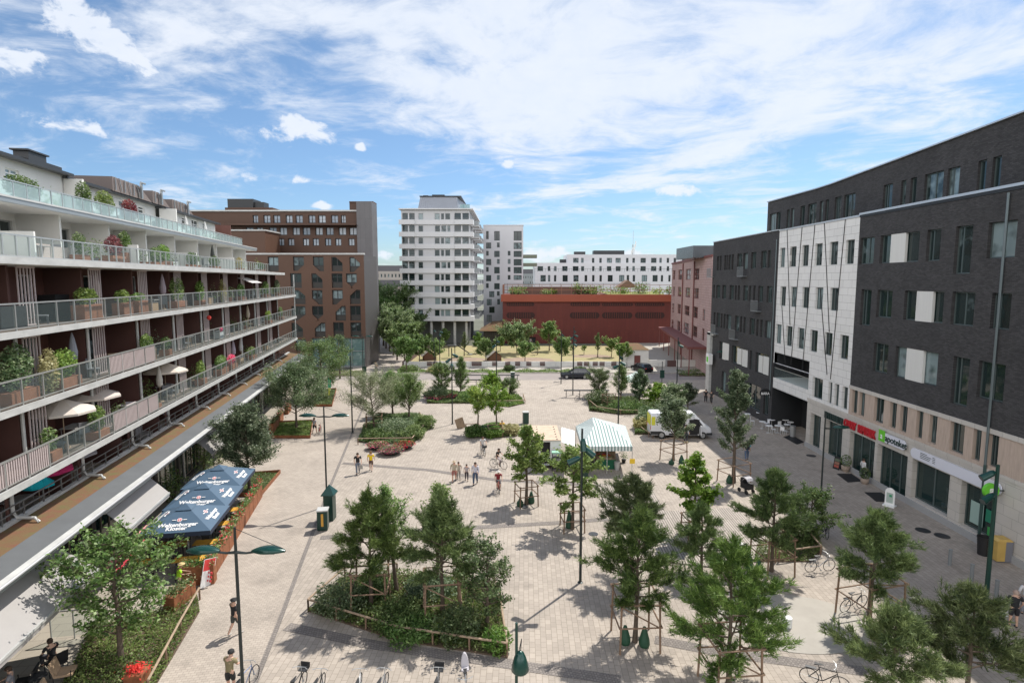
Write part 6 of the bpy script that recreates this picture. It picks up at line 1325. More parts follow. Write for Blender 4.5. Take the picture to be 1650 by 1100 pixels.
# left terrace: awnings, parasols, tables
M['awning'] = mat('grey_awning_cloth', (.30,.285,.275), .8, var=.03, vscale=1.5)
def awning(s0, s1, label, n0=14.85, n1=13.95, z0=4.0, z1=3.1):
 r = place('awning', label, 'awning', LB((s0+s1)/2,17,3.6), 'grey awnings over the shop fronts'); b = MB()
 P = [LB(s0,n0,z0),LB(s1,n0,z0),LB(s1,n1,z1),LB(s0,n1,z1)]; b.add(P+[p-Vector((0,0,.03)) for p in P],[(0,3,2,1),(4,5,6,7),(3,7,6,2),(0,1,5,4)]); b.quad(P[3]+Vector((0,0,.0)),P[3]-Vector((0,0,.25)),P[2]-Vector((0,0,.25)),P[2]); part('cloth', b, M['awning'], r)
 b = MB(); b.beam(P[3]-Vector((0,0,.02)),P[2]-Vector((0,0,.02)),.08,.1); b.beam(LB(s0,n0+.1,z0+.05),LB(s1,n0+.1,z0+.05),.15,.18)
 for s in (s0+.3,s1-.3): b.beam(LB(s,n0,z0-.1),LB(s,n1+.1,z1-.02),.05,.05)
 part('arm', b, M['fascia'], r)
awning(19.0,27.2,'big grey awning cut by the left edge at the bottom', 14.95,13.5,4.0,2.95); awning(31.0,36.2,'grey awning left of the blue parasols'); awning(43.9,49.2,'grey awning beyond the blue parasols')
r = place('orange_shop_sign','orange upright lettering on the dark shop front by the big awning','sign',LB(27,15.8,3.6)); lettering('THIM', .62, LB(27.0,15.9,3.35), U3, (0,0,1), r, mat('sign_orange',(.75,.33,.02),.4), .06, .02); b = MB(); b.add([LB(26.0,15.9,3.2),LB(26.4,15.9,3.15),LB(26.35,15.9,3.45)],[(0,1,2)]); part('pink_mark', b, mat('mark_pink',(.6,.08,.25),.5), r)
M['blue'] = mat('blue_parasol_cloth', (.05,.095,.15), .7, var=.04, vscale=1.0); M['bluedark'] = mat('parasol_valance', (.015,.025,.05), .7)
M['printw'] = mat('parasol_print', (.70,.70,.70), .7); M['shieldred'] = mat('shield_red', (.6,.05,.06), .6)
def big_parasol(s, n, w, z, label):
 c = LB(s,n,0); r = place('big_parasol', label, 'parasol', c, 'blue square brewery parasols'); h = w/2; E = [LB(s-h,n-h,z),LB(s+h,n-h,z),LB(s+h,n+h,z),LB(s-h,n+h,z)]; T = c+Vector((0,0,z+.85)); k = .16
 mid = [T+(e-T)*k for e in E]; b = MB()
 for i in range(4): j = (i+1)%4; b.quad(E[i],E[j],mid[j],mid[i])
 top = [m_+Vector((0,0,.07)) for m_ in mid]; pk = T+Vector((0,0,.10));
 for i in range(4): j = (i+1)%4; b.add([T+(E[i]-T)*.24+Vector((0,0,.05)),T+(E[j]-T)*.24+Vector((0,0,.05)),pk],[(0,1,2)])
 cl = part('canopy', b, M['blue'], r); b = MB()
 for i in range(4): j = (i+1)%4; b.quad(E[i]-Vector((0,0,.24)),E[j]-Vector((0,0,.24)),E[j],E[i])
 part('valance', b, M['bluedark'], r); b = MB(); b.tube([c,c+Vector((0,0,z+.85))],.045,10); b.cbox(c+Vector((0,0,.05)),(.9,.9,.1),0,atan2(U3.y,U3.x)); part('pole', b, M['metal'], r)
 b = MB();
 for i in range(4): b.beam(E[i]-Vector((0,0,.03)),T-Vector((0,0,.05)),.03,.03)
 part('rib', b, M['metal'], r)
 for (e0,e1,txt) in ((3,0,2),(0,1,1),(2,3,1)):     # faces towards us, the lane and the wall
  m0 = (E[e0]+E[e1])/2; Uv = (E[e1]-E[e0]).normalized(); Vv = (T-m0).normalized(); Nn = Uv.cross(Vv); sc = .34 if txt == 2 else .27
  q = m0+Vv*.52+Nn*.015; lettering('Weltenburger', sc*1.0, q, Uv, Vv, r, M['printw'], .006, .012)
  q = m0+Vv*.27+Nn*.015; lettering('Kloster', sc*1.0, q, Uv, Vv, r, M['printw'], .006, .012)
  q = m0+Vv*.86+Nn*.01;
  b = MB(); b.tube([q,q+Nn*.012],.13,14); b.tube([q+Nn*.013,q+Nn*.016],.10,14,1); b.beam(q-Uv*.09+Nn*.018,q+Uv*.09+Nn*.018,.03,.006); b.beam(q-Vv*.09+Nn*.019,q+Vv*.09+Nn*.019,.03,.006)
  for sg in (-1,1): b.beam(q+Uv*sg*.18+Nn*.01,q+Uv*sg*.36+Nn*.01,.07,.01)
  part('emblem', b, [M['printw'],M['shieldred']], r)
big_parasol(33.75,12.2,3.5,2.35,'nearest of the three blue parasols with white lettering'); big_parasol(37.0,12.3,3.5,2.38,'middle of the three blue parasols with white lettering'); big_parasol(40.4,12.45,3.6,2.42,'farthest of the three blue parasols, touching the leafy tree')
def beer_table(s, n, L, label, rz=0, grp='yellow tables on the beer terrace'):
 c = LB(s,n,0); r = thing('beer_table', label, 'table', c, atan2(N3.y,N3.x)+rz, grp); b = MB()
 for k in range(5): b.box((-L/2,-.33+k*.134,.72),(L/2,-.33+k*.134+.125,.75))
 part('table_top', b, M['yellowwood'], r)
 for q in (-1,1): b = MB(); b.box((q*L*.38-.03,-.3,0),(q*L*.38+.03,-.26,.72)); b.box((q*L*.38-.03,.26,0),(q*L*.38+.03,.3,.72)); b.box((q*L*.38-.03,-.3,.68),(q*L*.38+.03,.3,.715)); part('leg', b, M['black'], r)
TT = [(32.3,11.5,1.9,'before the nearest blue parasol, under the tree'),(34.3,11.45,1.3,'half under the nearest blue parasol beside the rusty wall'),(36.9,11.4,1.2,'beside the rusty wall between first and second parasol'),(39.1,11.4,1.2,'beside the rusty wall at the farthest parasol'),(32.4,13.9,1.3,'at the bottom left by the planted bed'),(34.4,13.2,1.5,'in the shade at the back of the nearest parasol'),(39.6,14.6,1.4,'in the sun behind the middle parasol'),(34.6,14.9,1.2,'beside the red bench under the grey awning')]
for s,n,L,lb in TT: beer_table(s,n,L,'yellow slatted table '+lb)
SN = ['the yellow table before the nearest parasol','the yellow table half under the nearest parasol','the yellow table between first and second parasol','the yellow table at the farthest parasol','the bottom left yellow table','the shaded back yellow table','the sunny yellow table behind the middle parasol']
for q_,(s,n,L,lb) in enumerate(TT[:7]):
 for d in (-.75,.75):
  for e in (-.35,.35):
   if L < 1.3 and e > 0: continue
   c = LB(s+d, n+e, 0); cafe_chair(c.x,c.y,atan2(U3.y,U3.x)+(pi/2 if d < 0 else -pi/2),('near' if d<0 else 'far')+(' lane-side' if e<0 else ' wall-side')+' black chair at '+SN[q_],'bluegrey','black terrace chairs')
b = MB(); b.box((-2.4,-.25,.42),(2.4,.25,.52)); r = thing('red_bench','long bench with red striped cushions under the middle awning','bench',LB(34.5,15.3,0),atan2(U3.y,U3.x)); part('cushion', b, mat('red_cushion',(.50,.03,.06),.8), r); b = MB();
for q in range(9): b.box((-2.4+q*.58,-.255,.522),(-2.34+q*.58,.255,.528))
b.box((-2.4,.2,.55),(2.4,.3,.95)); part('stripe', b, mat('cushion_pink',(.60,.30,.30),.8), r); b = MB(); b.box((-2.3,-.2,0),(2.3,.2,.42)); part('base', b, M['dark'], r)
def planter_wall(s0,n0,s1,n1,h,w,label,seed,kind='redflower'):
 A,B_ = LB(s0,n0,0),LB(s1,n1,0); d = B_-A; L = d.length; r = thing('rusty_planter', label, 'planter', A, atan2(d.y,d.x), 'rusty steel planter boxes'); b = MB(); b.box((0,0,0),(L,w,h));
 k = 0
 while k < L: b.box((k,-.012,.02),(k+.03,-.001,h-.02)); k += 1.2
 part('box', b, M['corten'], r); rng = np.random.default_rng(seed); n = int(L*260); P = np.c_[rng.random(n)*L, w*.5+rng.normal(size=n)*w*.35, h+np.abs(rng.normal(size=n))*.16]; link('foliage', leaves_mesh('foliage',P,.12,LM['oak'],rng), r)
 n = int(L*45); cl = rng.random(int(L*2.2)+1)*L; P = np.c_[cl[rng.integers(0,len(cl),n)]+rng.normal(size=n)*.12, w*.4+rng.normal(size=n)*w*.3, h+.1+np.abs(rng.normal(size=n))*.16]; link('flowers', leaves_mesh('flowers',P,.11,LM[kind],rng), r)
planter_wall(30.8,10.2,43.2,10.5,1.0,.35,'long rusty planter wall with red and white flowers along the beer terrace',3)
planter_wall(30.7,11.6,30.75,10.0,1.0,.5,'short rusty planter closing the near end of the beer terrace',4,'hay')
planter_wall(28.3,11.0,29.8,10.55,.7,.55,'small rusty planter with a green bush near the menu board',5,'hay')
planter_wall(61.5,13.6,64.2,13.6,1.0,.45,'rusty planter beside the woman with the red bicycle',6,'hay'); planter_wall(65.5,13.8,67.5,13.8,.9,.4,'rusty planter box farther along the lane near the feather flag',7); planter_wall(70,13.8,72.5,13.9,.9,.4,'last rusty planter before the road on the left lane',8)
r = thing('planter_box','small corten box with bright red geraniums at the bottom left rail','planter',(*G(222,1100),0)); b = MB(); b.box((-.35,-.3,0),(.35,.3,.5)); part('box', b, M['corten'], r); rng = np.random.default_rng(9); P = rng.normal(size=(260,3))*np.array([.2,.16,.08])+np.array([0,0,.62]); link('flowers', leaves_mesh('flowers',P,.10,leafmat('geranium_red',(.5,.005,.005),(.75,.02,.01)),rng), r)
r = thing('menu_board','leaning white and purple menu board with red top at the planter end','sign',(*G(332,945),0),-.35); b = MB(); b.beam((0,0,0),(-.0,.35,1.35),.75,.03); part('board', b, M['white'], r); b = MB(); b.beam((0,.20,.80),(0,.345,1.34),.70,.035); b.beam((-.12,.18,.82),(-.2,.33,1.3),.3,.05,1); part('poster', b, [mat('poster_red',(.6,.05,.05),.6),mat('poster_purple',(.10,.05,.20),.6)], r)
b = MB()
for i in range(3):
 for j in range(3): b.cbox((-.2+.2*i,.09+.05*j,.3+.19*j),(.1,.05,.1))
part('picture', b, M['shieldred'], r)
b = MB(); b.tube([(0,0,0),(0,0,2.9)],.03,6); r = thing('feather_flag','green and yellow feather flag on the left lane near the road','flag',(*G(529,642),0)); part('pole', b, M['metal'], r)
b = MB(); pts = [(0,2.9),(.30,2.6),(.42,2.0),(.32,1.2),(.18,.5),(0,.45)]
for k in range(5):
 b.quad((0,0,2.9-.49*k),(0,0,2.9-.49*(k+1)),([.42,.44,.36,.26,.15][k],.03,2.9-.49*(k+1)),([.1,.42,.44,.36,.26][k],.03,2.9-.49*k),0 if k < 3 else 1)
part('cloth', b, [mat('flag_green',(.03,.42,.22),.6),mat('flag_yellow',(.62,.62,.08),.6)], r)
def lounge_chair(s,n,rz,label,col):
 c = LB(s,n,0); r = thing('lounge_chair', label, 'chair', c, rz, 'padded lounge chairs'); b = MB(); b.box((-.3,-.3,.38),(.3,.3,.46)); part('seat', b, col, r); b = MB(); b.add([(-.32,.24,.46),(.32,.24,.46),(.32,.30,.46),(-.32,.30,.46),(-.32,.38,.95),(.32,.38,.95),(.32,.44,.95),(-.32,.44,.95)],[(0,1,5,4),(1,2,6,5),(2,3,7,6),(3,0,4,7),(4,5,6,7)]); part('backrest', b, col, r)
 for a in (-.3,.3):
  for e in (-.27,.3): b = MB(); b.tube([(a,e,0),(a,e,.6 if e<0 else .4)],.018,6); part('leg', b, M['black'], r)
beige = mat('beige_rattan',(.36,.25,.16),.8,var=.15,vscale=20);
lounge_chair(23.9,13.3,1.9,'beige lounge chair with its back to the lane under the big awning',beige); lounge_chair(22.6,13.0,1.9,'beige lounge chair cut by the bottom left corner',beige); lounge_chair(24.6,14.0,-2.2,'black lounge chair under the edge of the big awning',M['black']); lounge_chair(23.5,14.5,-1.2,'black lounge chair behind the beige one at the bottom left',M['black'])
b = MB(); b.tube([(0,0,0),(0,0,.7)],.03,8); b.lathe([(.3,0),(.3,.03)],(0,0,.7),16); r = thing('side_table','small round dark table among the bottom left lounge chairs','table',LB(23.3,13.9,0)); part('table_top', b, M['dark'], r)
b = MB();
for q in range(3): b.beam((q*.9,0,0),(q*.9,0,1.3),.04,.04)
b.quad((0,0,.15),(1.8,0,.15),(1.8,0,1.25),(0,0,1.25),1); b.beam((0,0,1.3),(1.8,0,1.3),.05,.05); r = thing('glass_screen','low glass wind screen at the end of the big awning','screen',LB(26.9,15.4,0),atan2(-N3.y,-N3.x)+pi*0); part('frame', b, [M['metal'],M['glass']], r); r.rotation_euler = (0,0,atan2(N3.y,N3.x))
for (s,n,w,h,lb) in ((43.2,16.4,1.6,2.6,'climbing green plant on the shop front left of the far awning'),(49.6,16.4,1.6,3.0,'tall climbing plant on the shop front right of the far awning'),(42.0,14.6,1.4,1.4,'bright green bush beside the farthest blue parasol'),(52.0,16.0,1.5,3.0,'leafy climber farther along the shop front'),(59.5,15.2,.9,1.0,'round potted bush by the white picnic tables')):
 p = LB(s,n,0); shrub(p.x,p.y,w,h,'bright' if 'bright' in lb else 'oak',lb,900+int(s),n=900,ls=.15)
for k,(s,n,lb) in enumerate(((60.5,16.2,'white picnic table under the leafy tree, first from the bed'),(63.0,16.0,'white picnic table behind the first one'),(57.5,16.4,'white table beside the round potted bush'))):
 c = LB(s,n,0); r = thing('picnic_table', lb, 'table', c, atan2(U3.y,U3.x), 'white terrace tables'); b = MB(); b.box((-.9,-.38,.72),(.9,.38,.76)); part('table_top', b, M['white'], r)
 for q in (-.7,.7): b = MB(); b.box((q-.03,-.3,0),(q+.03,.3,.72)); part('leg', b, M['white'], r)
 b = MB(); b.box((-.9,-.75,.42),(.9,-.52,.46)); b.box((-.9,.52,.42),(.9,.75,.46)); b.box((-.03,-.7,.36),(.03,.7,.42)); part('bench_seat', b, M['white'], r)
# playground
x0 = -19.3; YW = 103.2
b = MB(); b.box((x0,YW,0),(onY(1009,588,YW)[0],YW+.25,1.05)); r = place('playground_wall','long low white wall with brown infill panels along the playground','wall',(0,YW,0)); part('wall', b, M['render'], r)
for px in (688,697,760,768,793,814,830,848,870,930,941,955,966,985):
 a = onY(px,588,YW)[0]; p = MB(); p.box((a,YW-.06,.25),(a+.9,YW-.003,1.02)); part('infill_panel', p, mat('infill_brown',(.10,.055,.05),.8) if 'infill_brown' not in bpy.data.materials else bpy.data.materials['infill_brown'], r)
b = MB(); b.beam((x0,YW-1.6,.1),(x0,YW-1.6,1.0),.05,.05)
s = x0
while s < 27: b.beam((s,YW-1.6,.1),(s,YW-1.6,.95),.05,.05); s += 3
b.beam((x0,YW-1.6,.95),(27,YW-1.6,.95),.05,.05); b.beam((x0,YW-1.6,.55),(27,YW-1.6,.55),.04,.04); tag(part('verge_rail', b, M['metal']), 'thin grey railing before the playground wall', 'railing')
b = MB(); b.box((-19.6,YW,0),(-19.35,130,1.1)); tag(part('side_wall', b, bpy.data.materials['infill_brown']), 'brown boarded side wall of the playground along the street', 'wall')
def hut(px,py,w,label):
 x,y = G(px,py); r = thing('play_hut', label, 'play hut', (x,y,0),.3,'timber play huts'); b = MB(); b.box((-w*.4,-1,0),(w*.4,1,1.1)); b.add([(-w*.4,-1,1.1),(w*.4,-1,1.1),(0,-1,2.0),(-w*.4,1,1.1),(w*.4,1,1.1),(0,1,2.0)],[(0,1,2),(5,4,3)]); part('hut_wall', b, mat('hut_brown_%d'%px,(.14,.07,.045),.9), r); b = MB(); b.add([(-w*.55,-1.2,.85),(0,-1.2,2.1),(0,1.2,2.1),(-w*.55,1.2,.85),(w*.55,-1.2,.85),(w*.55,1.2,.85)],[(0,1,2,3),(1,4,5,2)]); part('roof', b, mat('hut_roof_%d'%px,(.26,.23,.2),.8), r)
hut(692,580,3.0,'timber play hut at the left of the playground'); hut(796,582,3.0,'timber play hut at the middle of the playground')
x,y = G(733,577); r = thing('slide','metal slide on a dark platform in the playground','slide',(x,y,.4),.25); b = MB(); b.add([(-.4,0,2.2),(.4,0,2.2),(2.9,0,.3),(3.6,0,.3),(3.6,.7,.3),(2.9,.7,.3),(.4,.7,2.2),(-.4,.7,2.2)],[(0,1,6,7),(1,2,5,6),(2,3,4,5)]); part('chute', b, M['coping'], r); b = MB(); b.box((-1.4,-.4,2.1),(.0,.9,2.25)); b.tube([(-1.2,0,0),(-1.2,0,2.1)],.08,6); b.tube([(0,0,0),(0,0,2.1)],.08,6); b.beam((.4,-.02,2.3),(2.9,-.02,.5),.05,.2); part('platform', b, M['dark'], r)
YS = 103.5; xa, xb = onY(1011,580,YS)[0], onY(1045,580,YS)[0]; r = place('planted_shed','small white shed with red door and rusty planted roof by the playground','shed',(xa,YS,0)); b = MB(); O = Vector((xa,YS,0)); wall(b,O,UY,NY,xb-xa,3.1,[((xb-xa)*.32,0,(xb-xa)*.62,2.1)],.1); b.box((xa,YS+.2,0),(xb,YS+6,3.1)); part('white_wall', b, M['render'], r); b = MB(); b.box((xa+(xb-xa)*.33,YS+.06,.02),(xa+(xb-xa)*.61,YS+.12,2.08)); part('door', b, M['redframe'], r)
b = MB(); b.add([(xa-.3,YS-.2,3.1),(xb+.2,YS-.2,3.1),(xb+.2,YS+6,3.1),(xa-.3,YS+6,3.1),(xa-1.2,YS+3,3.6),(xb-.6,YS+6,3.7),(xa-1.2,YS+6,3.7)],[(0,1,5,4),(1,2,5),(0,4,6,3),(4,5,6)]); part('planted_roof', b, M['sedum'], r)
b = MB(); b.box((xb+.05,YS,0),(xb+3.0,YS+.2,1.3)); b.box((xb+5.0,YS,0),(xb+12.5,YS+.2,1.3)); b.box((xb+3.4,YS+.05,.1),(xb+5.0,YS+.12,1.2),1); r = place('yard_wall','low white wall with a brown gate panel right of the planted shed','wall',(xb+2,YS,0)); part('wall', b, [M['render'],bpy.data.materials['infill_brown']], r)
for (bx,by,top,lb) in ((1066,633,596,'green information post behind the far right bed'),(588,626,590,'dark information post on the kerb at the end of the left lane')):
 x,y = G(bx,by); h = hgt(top,y); r = thing('information_post', lb, 'sign post', (x,y,0),0,'street information posts'); b = MB(); b.tube([(0,0,0),(0,0,h+1.2)],.05,8); part('pole', b, M['pole'], r); b = MB(); b.box((-.3,-.12,h-1.1),(.3,-.05,h)); part('panel', b, M['green'], r)
# market stall, vehicles, bicycles, people
def stripes(name, axis, period, c1, c2):
 m = bpy.data.materials.new(name); m.use_nodes = True; t = m.node_tree; b = t.nodes['Principled BSDF']; b.inputs['Roughness'].default_value = .8
 g = t.nodes.new('ShaderNodeNewGeometry'); s = t.nodes.new('ShaderNodeSeparateXYZ'); t.links.new(g.outputs['Position'], s.inputs[0])
 a = t.nodes.new('ShaderNodeMath'); a.operation='MULTIPLY'; t.links.new(s.outputs[axis], a.inputs[0]); a.inputs[1].default_value = 1/period
 f = t.nodes.new('ShaderNodeMath'); f.operation='FRACT'; t.links.new(a.outputs[0], f.inputs[0]); q = t.nodes.new('ShaderNodeMath'); q.operation='GREATER_THAN'; t.links.new(f.outputs[0], q.inputs[0]); q.inputs[1].default_value=.5
 x = t.nodes.new('ShaderNodeMix'); x.data_type='RGBA'; t.links.new(q.outputs[0], x.inputs[0]); x.inputs[6].default_value=(*c1,1); x.inputs[7].default_value=(*c2,1); t.links.new(x.outputs[2], b.inputs['Base Color']); return m
sx = stripes('tent_stripes_x', 0, .26, (.66,.70,.69), (.19,.27,.26)); sy = stripes('tent_stripes_y', 1, .26, (.66,.70,.69), (.19,.27,.26))
ZE = 2.25
fl_, fr_, bl_, br_ = G(938,719,ZE), G(1019,719,ZE), G(928,686,ZE), G(1008,686,ZE)
MT = place('market_tent','green and white striped market tent over the flower and fruit tables','market tent',((fl_[0]+fr_[0])/2,fl_[1],0))
def v3(p,z): return Vector((p[0],p[1],z))
A,B_,Cc,D = v3(fl_,ZE),v3(fr_,ZE),v3(br_,ZE),v3(bl_,ZE)
R1 = A.lerp(B_,.28).lerp(D.lerp(Cc,.28),.42)+Vector((0,0,.95)); R2 = A.lerp(B_,.66).lerp(D.lerp(Cc,.66),.42)+Vector((0,0,.95)); PK_ = A.lerp(B_,.30).lerp(D.lerp(Cc,.30),.72)+Vector((0,0,1.25))
b = MB(); b.quad(A,B_,R2,R1,0); b.add([B_,Cc,R2],[(0,1,2)],1); b.add([Cc,PK_,R2],[(0,1,2)],1); b.add([R1,R2,PK_],[(0,1,2)],0); b.add([D,A,R1],[(0,1,2)],1); b.add([D,R1,PK_],[(0,1,2)],1); b.add([Cc,D,PK_],[(0,1,2)],0); part('canopy', b, [sx,sy], MT)
b = MB()
for p,q,m_ in ((A,B_,0),(B_,Cc,1),(Cc,D,0),(D,A,1)): b.quad(p-Vector((0,0,.38)),q-Vector((0,0,.38)),q,p,m_)
part('valance', b, [sx,sy], MT)
for p in (A,B_,Cc,D,(A+B_)/2): b = MB(); b.tube([(p.x,p.y,0),(p.x,p.y,ZE)],.03,6); part('tent_pole', b, M['fascia'], MT)
yl = mat('price_yellow',(.75,.50,.03),.6); px_ = B_.x; b = MB(); b.box((px_-.2,B_.y-.06,.85),(px_+.22,B_.y-.035,1.25)); tag(part('yellow_notice', b, yl), 'yellow notice hanging on the right front tent pole', 'sign')
SHT = {1:'green clothed table',2:'rear market table',3:'small left market table'}; GN = ('red fruit','greens','berries','pink flowers','orange fruit')
def stall_table(x0,y0,x1,y1,z,label,cloth,goods,seed):
 r = place('stall_table', label, 'market table', ((x0+x1)/2,y0,0), 'goods tables of the market stall'); b = MB(); b.box((x0,y0,z-.04),(x1,y1,z)); part('table_top', b, M['wood'], r); b = MB(); b.quad((x0,y0-.01,.03),(x1,y0-.01,.03),(x1,y0-.01,z-.02),(x0,y0-.01,z-.02)); b.quad((x1+.01,y0,.03),(x1+.01,y1,.03),(x1+.01,y1,z-.02),(x1+.01,y0,z-.02)); part('cloth', b, cloth, r)
 rng = np.random.default_rng(seed); i = 0; x = x0+.05; ci = 0
 while x < x1-.3:
  y = y0+.05; ri = 0
  while y < y1-.3:
   c = thing('crate', '%s crate from the left, %s row, %s, on the %s' % (('first','second','third','fourth','fifth','sixth','seventh')[ci],('front','second','third')[ri],GN[i%len(goods)],SHT[seed]), 'crate', (x+.18,y+.18,z),0,'crates on the market tables'); q = MB(); q.box((-.17,-.17,0),(.17,.17,.10)); part('box', q, M['wood'], c)
   P = rng.normal(size=(26,3))*np.array([.08,.08,.02])+np.array([0,0,.13]); link('goods', leaves_mesh('goods', P, .09, goods[i%len(goods)], rng, .8, .9), c); i += 1; y += .42; ri += 1
  x += .44; ci += 1
gr = mat('cloth_green',(.01,.10,.05),.8); lr = leafmat('tomato',(.35,.02,.02),(.6,.05,.03),None,.05); lo = leafmat('orange_fruit',(.6,.2,.02),(.75,.35,.03),None,.05); lp = leafmat('pink_flowers',(.5,.1,.2),(.75,.4,.5),None,.1)
ta,tb = G(962,756),G(992,756)
stall_table(ta[0],ta[1],tb[0],ta[1]+1.3,.85,'front table with green cloth',gr,[lr,LM['birch'],lr,lp,lo],1)
stall_table(ta[0]+.1,ta[1]+1.9,tb[0]+.3,ta[1]+3.0,.95,'rear table under the striped tent',M['wood'],[lp,lr,LM['cover']],2)
tc_,td_ = G(942,752),G(957,752); stall_table(tc_[0],tc_[1]+.4,td_[0],tc_[1]+1.4,.8,'small table left under the tent',M['dark'],[LM['cover'],LM['birch']],3)
x,y = G(994,757); r = thing('bucket','stack of pale buckets at the right foot of the green clothed table','bucket',(x,y,0)); b = MB(); b.lathe([(.17,0),(.22,.3),(.2,.3),(.24,.5),(.21,.5),(.25,.7),(.22,.7)],n=14); part('body', b, M['fascia'], r)
x,y = G(1005,745); r = thing('pot_plant','potted shrub standing in the sun at the right side of the market tent','pot plant',(x,y,0)); b = MB(); b.lathe([(.14,0),(.2,.3)],n=12); part('pot', b, M['black'], r); rng = np.random.default_rng(5); link('foliage', leaves_mesh('foliage', rng.normal(size=(160,3))*np.array([.16,.16,.16])+np.array([0,0,.6]), .1, LM['oak'], rng), r)
ZT = 2.45; ta = [v3(G(*p,ZT),ZT) for p in ((862,709),(904,711),(904,685),(866,684))]
TR = place('sales_trailer','white sales trailer with plank roof left of the striped tent','trailer',(ta[0].x,ta[0].y,0)); b = MB(); x0,x1,y0,y1 = ta[0].x,ta[1].x,ta[0].y,ta[2].y
wall(b,(x0,y0,.35),UY,NY,x1-x0,2.1,[((x1-x0)*.22,.0,(x1-x0)*.60,1.95)],.5); b.quad((x1,y0,.35),(x1,y1,.35),(x1,y1,2.45),(x1,y0,2.45)); b.quad((x0,y1,.35),(x0,y0,.35),(x0,y0,2.45),(x0,y1,2.45)); b.quad((x1,y1,.35),(x0,y1,.35),(x0,y1,2.45),(x1,y1,2.45)); part('body', b, M['white'], TR)
b = MB(); b.quad((x0+.2,y0+.5,.4),(x1-.2,y0+.5,.4),(x1-.2,y0+.5,2.4),(x0+.2,y0+.5,2.4)); part('interior', b, M['black'], TR)
b = MB()
for k in range(6): t0=(y1-y0)*k/6; b.box((x0-.1,y0-.15+t0+.01,2.452),(x1+.05,y0-.15+t0+(y1-y0)/6-.01,2.50)); b.cbox((x0+.3,y0-.15+t0+.2,2.52),(.12,.08,.04),1); b.cbox((x1-.3,y0-.15+t0+.2,2.52),(.12,.08,.04),1)
part('plank_roof', b, [mat('pale_plank',(.50,.38,.28),.8,var=.15,vscale=2),M['black']], TR)
for xx in (x0+.6,x1-.6): b = MB(); b.tube([(xx,y0+1.2,.3),(xx,y0+1.35,.3)],.3,14); part('wheel', b, M['black'], TR)
b = MB(); P = [v3(G(*p,2.35),2.35) for p in ((905,712),(926,716),(926,691),(905,688))]; P[1].z = P[2].z = 2.2; b.add(P+[p-Vector((0,0,.04)) for p in P],[(0,1,2,3),(7,6,5,4),(0,4,5,1),(1,5,6,2)]); part('side_canopy', b, M['white'], TR)
b = MB(); b.quad((x1+.02,y0,1.0),(x1+1.6,y0,1.0),(x1+1.6,y0+.5,1.0),(x1+.02,y0+.5,1.0)); b.quad((x1+.02,y0,.1),(x1+1.6,y0,.1),(x1+1.6,y0,1.0),(x1+.02,y0,1.0)); part('counter', b, M['dark'], TR)
x,y = G(897,760); r = thing('plant_rack','dark trolley rack with mint green top left of the tent','rack',(x,y,0)); b = MB();
for (a,e) in ((-.35,-.25),(.35,-.25),(-.35,.25),(.35,.25)): b.tube([(a,e,0),(a,e,1.6)],.02,6)
for z in (.3,.8,1.2): b.box((-.36,-.26,z),(.36,.26,z+.03))
part('frame', b, M['dark'], r); b = MB(); b.box((-.42,-.3,1.6),(.42,.3,1.72)); part('top', b, mat('mint',(.30,.55,.42),.6), r)
rng = np.random.default_rng(8); link('foliage', leaves_mesh('foliage', rng.random((300,3))*np.array([.7,.5,.9])+np.array([-.35,-.25,.3]), .1, LM['oak'], rng), r)
x,y = G(1024,634); ZW = 2.0; r = thing('white_tent','small white pointed tent near the road beyond the far right bed','tent',(x,y,0)); b = MB(); h=1.5; E_=[(-h,-h,ZW),(h,-h,ZW),(h,h,ZW),(-h,h,ZW)]; M_=[(-.5,-.5,ZW+.65),(.5,-.5,ZW+.65),(.5,.5,ZW+.65),(-.5,.5,ZW+.65)]
b.add(E_+M_+[(0,0,ZW+1.1)],[(0,1,5,4),(1,2,6,5),(2,3,7,6),(3,0,4,7),(4,5,8),(5,6,8),(6,7,8),(7,4,8)]); b.add([(a,c,ZW-.2) for a,c,_ in E_]+E_,[(0,1,5,4),(1,2,6,5),(2,3,7,6),(3,0,4,7)]); part('canopy', b, mat('tent_white',(.62,.72,.68),.7), r)
for e in E_: b = MB(); b.tube([(e[0],e[1],0),e],.03,6); part('tent_pole', b, M['fascia'], r)
# ---- cars
def loft(b, secs, m=0):      # secs: list of rings (same count)
 n = len(secs[0]); vs = [p for s in secs for p in s]; fs = []
 for i in range(len(secs)-1):
  for k in range(n): fs.append((i*n+k,i*n+(k+1)%n,(i+1)*n+(k+1)%n,(i+1)*n+k))
 fs.append(tuple(range(n-1,-1,-1))); fs.append(tuple((len(secs)-1)*n+k for k in range(n))); b.add(vs,fs,m)
def wheel(parent, x, y, r, w=.22):
 b = MB(); b.tube([(0,-w/2,0),(0,w/2,0)], r, 20); o = part('wheel', b, M['black'], parent, (x,y,r)); g = MB(); g.tube([(0,-w/2-.012,0),(0,w/2+.012,0)], r*.62, 16); part('rim', g, M['metal'], o)
def body_loft(L, prof, hw):
 """prof: list of (x, zlow, zmid, ztop, half width low, half width top)"""
 return [[(x,-wl,z0),(x,wl,z0),(x,wl,zm),(x,wt,zt),(x,-wt,zt),(x,-wl,zm)] for x,z0,zm,zt,wl,wt in prof]
M['carpaint'] = mat('dark_blue_car_paint', (.020,.024,.035), .25, .4); M['carblack'] = mat('black_car_paint', (.01,.01,.012), .25, .3); M['vanwhite'] = mat('van_white', (.68,.69,.71), .3); M['carglass'] = mat('car_glass', (.02,.025,.03), .05, .0, spec=1.0)
